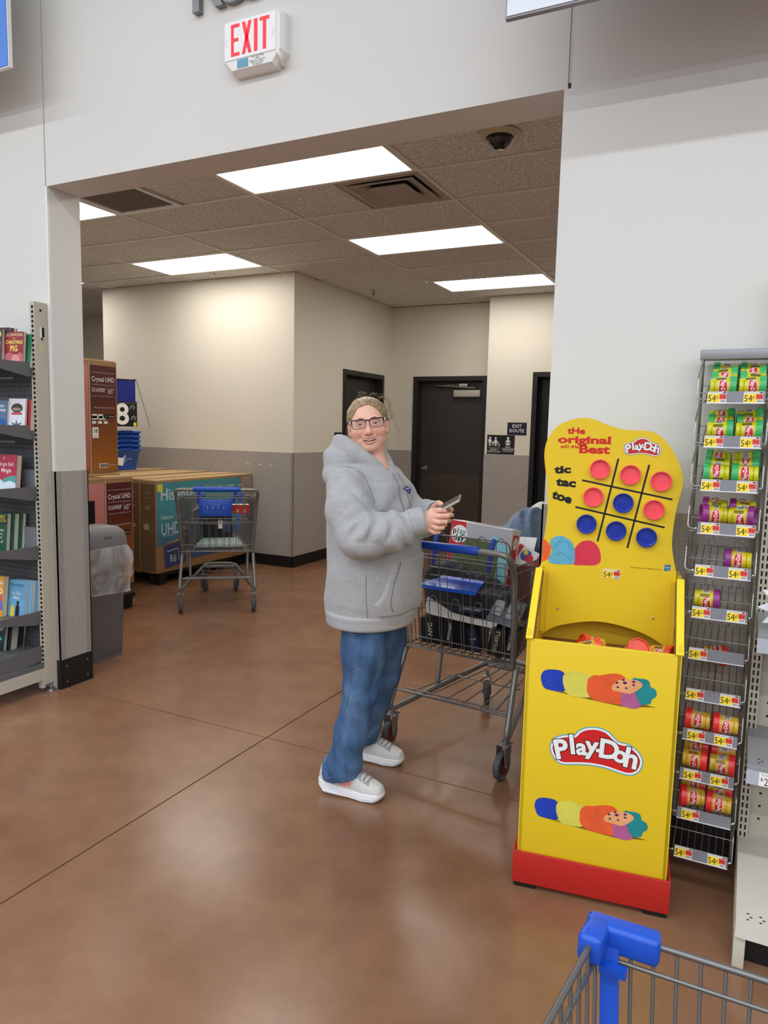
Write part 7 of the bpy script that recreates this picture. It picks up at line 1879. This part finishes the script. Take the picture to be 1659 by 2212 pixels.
# hem band and cuffs
def hem_sdf(P): return np.maximum(np.maximum(torso_sdf(P)-0.003-0.0012*np.sin(np.arctan2(P[:, 1], P[:, 0])*120), P[:, 2]-0.742), 0.676-P[:, 2]) if False else smax(smax(torso_sdf(np.stack([P[:, 0]*1.02, P[:, 1]*1.02, np.clip(P[:, 2], 0.74, 0.75)], 1))+0.10*np.clip(0.745-P[:, 2], 0, 1)-0.006, P[:, 2]-0.764, 0.012), 0.700-P[:, 2], 0.012)
V_, F_ = surface_nets(hem_sdf, (-0.23, -0.27, 0.68), (0.23, 0.27, 0.78), 0.006); obj('hem_band', np_mesh('hem_band', V_, F_, M_RIB), hoodie)
for C_, E_ in ((CUFF_R, R_EL), (CUFF_L, L_EL)):
    c = Vector(C_); ax_ = (c-Vector(E_)).normalized()
    u = ax_.orthogonal().normalized(); w_ = ax_.cross(u)
    mb = MB(); mb.M = frame(c-ax_*0.045, u, w_, ax_)
    mb.lathe([(0.044, 0.0), (0.053, 0.004), (0.054, 0.02), (0.050, 0.05), (0.046, 0.056), (0.042, 0.052), (0.041, 0.02), (0.040, 0.0)], 30)
    mb.build('cuff', M_FLEECE, hoodie)
def on_surf(pts, off=0.0005, f=hoodie_sdf):
    p, g = project(f, np.array(pts, float)); return [tuple(a+b*off) for a, b in zip(p, g)]
def seam(pts, r=0.0013, m=M_SEAM, n=10, f=hoodie_sdf, par=None, name='seam', off=0.0003):
    q = on_surf([tuple(p) for p in catmull(pts, n)], off, f); MB().tube(q, r, 5, cap=False).build(name, m, par or hoodie)
seam([(0.06, -0.235, 1.345), (-0.04, -0.30, 1.20), (-0.12, -0.30, 1.16)][:0] or [(0.055, -0.175, 1.19), (0.055, -0.17, 1.25), (0.02, -0.155, 1.30), (-0.04, -0.155, 1.31), (-0.10, -0.18, 1.28), (-0.14, -0.20, 1.22)])
seam([(-0.03, -0.165, 1.315), (-0.03, -0.145, 1.33)])
seam([(0.10, -0.22, 0.75), (0.09, -0.23, 0.84), (0.09, -0.23, 0.93)], 0.001)
# drawstring channel lines and the chest emblem
seam([(0.10, -0.038, 1.31), (0.15, -0.060, 1.22), (0.18, -0.070, 1.13)], 0.0030, mat('drawstring', (118, 119, 126), 0.9), name='drawstring')
seam([(0.10, 0.005, 1.31), (0.16, -0.012, 1.22), (0.19, -0.022, 1.14)], 0.0030, mat('drawstring', (118, 119, 126), 0.9), name='drawstring')
em = MB(); pts = []; n = 9
shape = ["..####...", ".######..", "#########", "########.", ".########", "..######.", "...####..", "....##...", "....#...."]
grid_ = [(0.155, -0.022+0.060*j/n, 1.272-0.046*i/n) for i in range(n+1) for j in range(n+1)]
gp_ = on_surf(grid_, 0.0012)
for i in range(n):
    for j in range(n):
        if shape[i][j] == '#':
            em.add([gp_[i*(n+1)+j], gp_[(i+1)*(n+1)+j], gp_[(i+1)*(n+1)+j+1], gp_[i*(n+1)+j+1]], [(0, 1, 2, 3)], 1 if (i == 3 and 2 < j < 7) or (i, j) in ((5, 4), (2, 3)) else 0)
em.build('chest_emblem', [mat('emblem_navy', (42, 46, 120), 0.8), mat('emblem_pale', (190, 196, 220), 0.8)], hoodie)
# kangaroo pocket: the same surface, raised, inside the pocket outline
PKT = [(-0.172, 0.765), (-0.192, 0.815), (-0.150, 0.91), (-0.128, 0.985), (0.128, 0.985), (0.150, 0.91), (0.192, 0.815), (0.172, 0.765)]
def poly_sd(y, z, P_):
    d = np.full(len(y), 1e9); ins_ = np.zeros(len(y), bool); m_ = len(P_)
    for i in range(m_):
        (x1, y1), (x2, y2) = P_[i], P_[(i+1) % m_]
        ex, ey = x2-x1, y2-y1; t = np.clip(((y-x1)*ex+(z-y1)*ey)/(ex*ex+ey*ey), 0, 1)
        d = np.minimum(d, np.hypot(y-x1-t*ex, z-y1-t*ey))
        c = ((y1 > z) != (y2 > z)) & (y < (x2-x1)*(z-y1)/(y2-y1+1e-12)+x1); ins_ ^= c
    return np.where(ins_, -d, d)
def pocket_sdf(P):
    d = hoodie_sdf(P)-0.0075
    return smax(np.maximum(d, 0.01-P[:, 0]), poly_sd(P[:, 1], P[:, 2], PKT), 0.006)
V_, F_ = surface_nets(pocket_sdf, (0.0, -0.24, 0.73), (0.24, 0.24, 0.97), 0.005); V_ = relax(V_, F_, 1, 0.4)
obj('pocket', np_mesh('pocket', V_, F_, M_FLEECE), hoodie)
pk = [(0.2, y, z) for y, z in [(-0.170, 0.772), (-0.186, 0.817), (-0.146, 0.91), (-0.124, 0.978)]]
q = on_surf([tuple(p) for p in catmull(pk, 8)], 0.009); MB().tube(q, 0.0016, 5).build('pocket_edge', M_SEAM, hoodie)
# dark tee at the neckline
MB().tube([(0.050, -0.030, 1.318), (0.066, -0.005, 1.306), (0.056, 0.025, 1.318)], 0.010, 8).build('tee_neckline', mat('black_tee', (22, 20, 20), 0.9), person)

# ---------------- jeans
RL = [(0.012, -0.085, 0.76), (0.018, -0.105, 0.60), (0.014, -0.116, 0.43), (-0.020, -0.122, 0.26), (-0.056, -0.126, 0.10), (-0.062, -0.126, 0.055)]
LL = [(0.000, 0.085, 0.76), (0.005, 0.120, 0.60), (-0.010, 0.150, 0.43), (-0.075, 0.175, 0.26), (-0.135, 0.190, 0.125), (-0.146, 0.192, 0.085)]
def leg_sdf(P, L_, sd, zc):
    d = d_chain(P, L_, [0.100, 0.084, 0.066, 0.065, 0.074, 0.079], 0.03)
    w = np.exp(-((P[:, 2]-0.43)/0.08)**2)*0.0022+np.exp(-((P[:, 2]-0.13)/0.06)**2)*0.0042+np.exp(-((P[:, 2]-0.66)/0.06)**2)*0.0022
    d = d-w*np.sin(P[:, 2]*70+P[:, 0]*34*(1-2*sd)+sd*9+9*vnoise(P, 7.0))-0.010*vnoise(P*np.array([1, 1, 0.7])+sd, 23.0)-0.007*vnoise(P*np.array([1, 1, 0.3])+sd*2, 30.0)
    return smax(d, zc+0.18*(P[:, 0]+0.08)-P[:, 2], 0.006)
def jeans_sdf(P):
    d = smin(leg_sdf(P, RL, 0.0, 0.068), leg_sdf(P, LL, 1.0, 0.085), 0.015)
    d = smin(d, d_ell(P, (-0.002, 0, 0.80), (0.125, 0.165, 0.12)), 0.04)
    return smax(d, P[:, 2]-0.86, 0.01)
def denim():
    g = NG('blue_denim', 0.85, 0.25)
    f = g.noise(500, 2, g.mapping((1, 1, 0.25))); b_ = g.noise(8, 4, g.mapping((1.4, 1.4, 0.5)))
    s = g.math('ADD', g.math('MULTIPLY', f, 0.4), g.math('MULTIPLY', b_, 0.6))
    g.color(g.ramp(s, [(0.34, srgb(46, 70, 106)[:3]), (0.5, srgb(70, 99, 138)[:3]), (0.66, srgb(104, 131, 164)[:3])]))
    g.bump(f, 0.2, 0.001)
    return g.m
M_DENIM = denim()
JV, JF = surface_nets(jeans_sdf, (-0.27, -0.25, 0.045), (0.17, 0.31, 0.88), 0.0058); JV = relax(JV, JF, 1, 0.4)
jeans = obj('jeans', np_mesh('jeans', JV, JF, M_DENIM), person)
seam([(0.0, -0.24, 0.69), (0.0, -0.24, 0.56), (-0.005, -0.23, 0.43), (-0.045, -0.23, 0.28), (-0.095, -0.23, 0.13), (-0.10, -0.23, 0.085)], 0.0012, mat('denim_thread', (84, 108, 144), 0.9), f=jeans_sdf, par=jeans)
seam([(-0.17, -0.10, 0.088), (-0.14, -0.20, 0.085), (-0.06, -0.23, 0.098), (0.02, -0.17, 0.112), (0.03, -0.11, 0.115)], 0.0022, mat('denim_hem', (74, 98, 136), 0.9), f=jeans_sdf, par=jeans)

# ---------------- shoes
M_UPPER = mat('light_grey_knit', (206, 203, 200), 0.8, vary=(160, 0.05), bump=(400, 0.25)); M_SOLE = mat('white_foam_sole', (232, 232, 236), 0.55)
M_GROOVE = mat('grey_sole_groove', (160, 162, 170), 0.7); M_LACE = mat('grey_lace', (150, 150, 152), 0.85)
def shoe_w(x):  return np.interp(x, [-0.150, -0.138, -0.11, -0.06, 0.0, 0.06, 0.10, 0.125, 0.142, 0.150], [0.008, 0.027, 0.038, 0.040, 0.041, 0.049, 0.046, 0.037, 0.022, 0.008])
def sole_sdf(P):
    x, y, z = P[:, 0], P[:, 1], P[:, 2]
    cy = 0.006*np.sin((x+0.02)*20)
    w = shoe_w(x)+0.004*np.clip((0.04-z)/0.04, 0, 1)
    d = np.abs(y-cy)-w
    d = smax(d, np.abs(x)-0.149, 0.02)
    top = np.interp(x, [-0.15, -0.10, -0.02, 0.06, 0.15], [0.066, 0.054, 0.043, 0.039, 0.042])
    bot = np.interp(x, [-0.15, -0.11, -0.04, 0.06, 0.11, 0.15], [0.030, 0.004, 0.003, 0.0, 0.005, 0.026])
    d = smax(d, z-top, 0.010); d = smax(d, bot-z, 0.018)
    for k in (0.34, 0.56, 0.78):
        zl = bot+(top-bot)*(k-0.10*np.clip(x/0.15, -1, 1)); d = d+0.0022*np.exp(-((z-zl)/0.0022)**2)
    return d
def upper_sdf(P):
    x, y, z = P[:, 0], P[:, 1], P[:, 2]
    cy = 0.006*np.sin((x+0.02)*20)
    w = shoe_w(x)-0.003
    hgt = np.interp(x, [-0.150, -0.13, -0.06, -0.01, 0.04, 0.09, 0.13, 0.15], [0.070, 0.118, 0.112, 0.112, 0.098, 0.078, 0.066, 0.04])
    q = np.stack([(y-cy)/np.maximum(w, 0.006), (z-0.03)/np.maximum(hgt-0.03, 0.01)], 1)
    d = (np.linalg.norm(np.abs(q)**1.25, axis=1)**(1/1.25)-1)*np.minimum(w, 0.04)*0.9
    d = smax(d, np.abs(x)-0.146, 0.02); d = smax(d, 0.034-z, 0.004)
    d = smax(d, -d_ell(P, (-0.075, 0.0, 0.128), (0.052, 0.027, 0.05)), 0.006)
    return d
sv = surface_nets(sole_sdf, (-0.16, -0.07, -0.006), (0.16, 0.07, 0.075), 0.0028); uv = surface_nets(upper_sdf, (-0.16, -0.07, 0.02), (0.16, 0.07, 0.14), 0.0032)
sole_me = np_mesh('sole', sv[0], sv[1], M_SOLE); upper_me = np_mesh('upper', relax(uv[0], uv[1], 1, 0.4), uv[1], M_UPPER)
def lace_mesh():
    mb = MB()
    for k in range(5):
        x = 0.005+0.018*k; 
        pts = [(x-0.006, -0.030, 0.2), (x, -0.010, 0.2), (x+0.003, 0.010, 0.2), (x+0.006, 0.030, 0.2)]
        pts2 = [(x+0.006, -0.030, 0.2), (x, 0.0, 0.2), (x-0.006, 0.030, 0.2)]
        for pp in (pts, pts2):
            q = catmull(pp, 4); arr = np.array([tuple(a) for a in q]); arr[:, 2] = np.interp(arr[:, 0], [-0.01, 0.04, 0.09], [0.112, 0.098, 0.078])-0.010*np.abs(arr[:, 1]/0.03)**2
            mb.tube(on_surf(arr, 0.0012, upper_sdf), 0.0024, 5)
    for s in (-1, 1): mb.tube(catmull([(0.0, 0, 0.113), (-0.004, s*0.018, 0.122), (-0.002, s*0.030, 0.112), (0.004, s*0.012, 0.112)], 5), 0.0024, 5)
    return mb.mesh('laces', M_LACE)
lace_me = lace_mesh()
pink = MB(); gg = [(-0.035+0.045*j/8, -0.06, 0.052+0.030*i/6) for i in range(7) for j in range(9)]; gq = on_surf(gg, 0.0008, upper_sdf)
for i in range(6):
    for j in range(8):
        if j > i*0.9-1 and j < 8-0.2*i and gq[i*9+j][1] < -0.022 and gq[i*9+j][0] < 0.02: pink.add([gq[i*9+j], gq[i*9+j+1], gq[(i+1)*9+j+1], gq[(i+1)*9+j]], [(0, 1, 2, 3)])
pink_me = pink.mesh('coral_panel', mat('coral_panel', (236, 150, 140), 0.7, vary=(60, 0.2)))
for lab, x, y, a in (('near', -0.012, -0.124, 3), ('far', -0.075, 0.195, 4)):
    sh = obj('shoe', None, person, M=T(x, y, 0) @ RZ(a)); sh.empty_display_size = 0.05
    obj('sole', sole_me, sh); obj('upper', upper_me, sh); obj('laces', lace_me, sh)
    if lab == 'near': obj('coral_panel', pink_me, sh)

# ---------------- phone held in both hands
PX = Vector((0.82, 0.10, 0.52)).normalized(); PYv = Vector((-0.15, 0.96, 0.26)); PYv = (PYv-PX*PYv.dot(PX)).normalized(); PZ = PX.cross(PYv)
ph_c = W0+Vector((0.322, -0.068, 1.190))
ph = thing('phone', 'dark smartphone in a clear edged case held in both hands', 'phone', frame(ph_c, PX, PYv, PZ))
MB().bbox(-0.078, 0.078, -0.037, 0.037, -0.0055, 0.0055, 0.004).build('case', mat('phone_case', (178, 172, 166), 0.2, 0.3), ph)
MB().bbox(-0.076, 0.076, -0.0352, 0.0352, 0.0050, 0.0064, 0.0006, seg=1).build('screen', mat('phone_glass', (14, 13, 15), 0.08), ph)
MB().bbox(-0.074, 0.074, -0.0345, 0.0345, -0.0064, -0.0050, 0.0006, seg=1).build('back', mat('phone_back', (30, 28, 30), 0.3), ph)
for x0, x1 in ((0.028, 0.040), (0.052, 0.060)): MB().box(x0, x1, -0.0385, -0.0368, -0.0015, 0.0035).build('side_button', mat('phone_button', (206, 200, 194), 0.25, 0.5), ph)
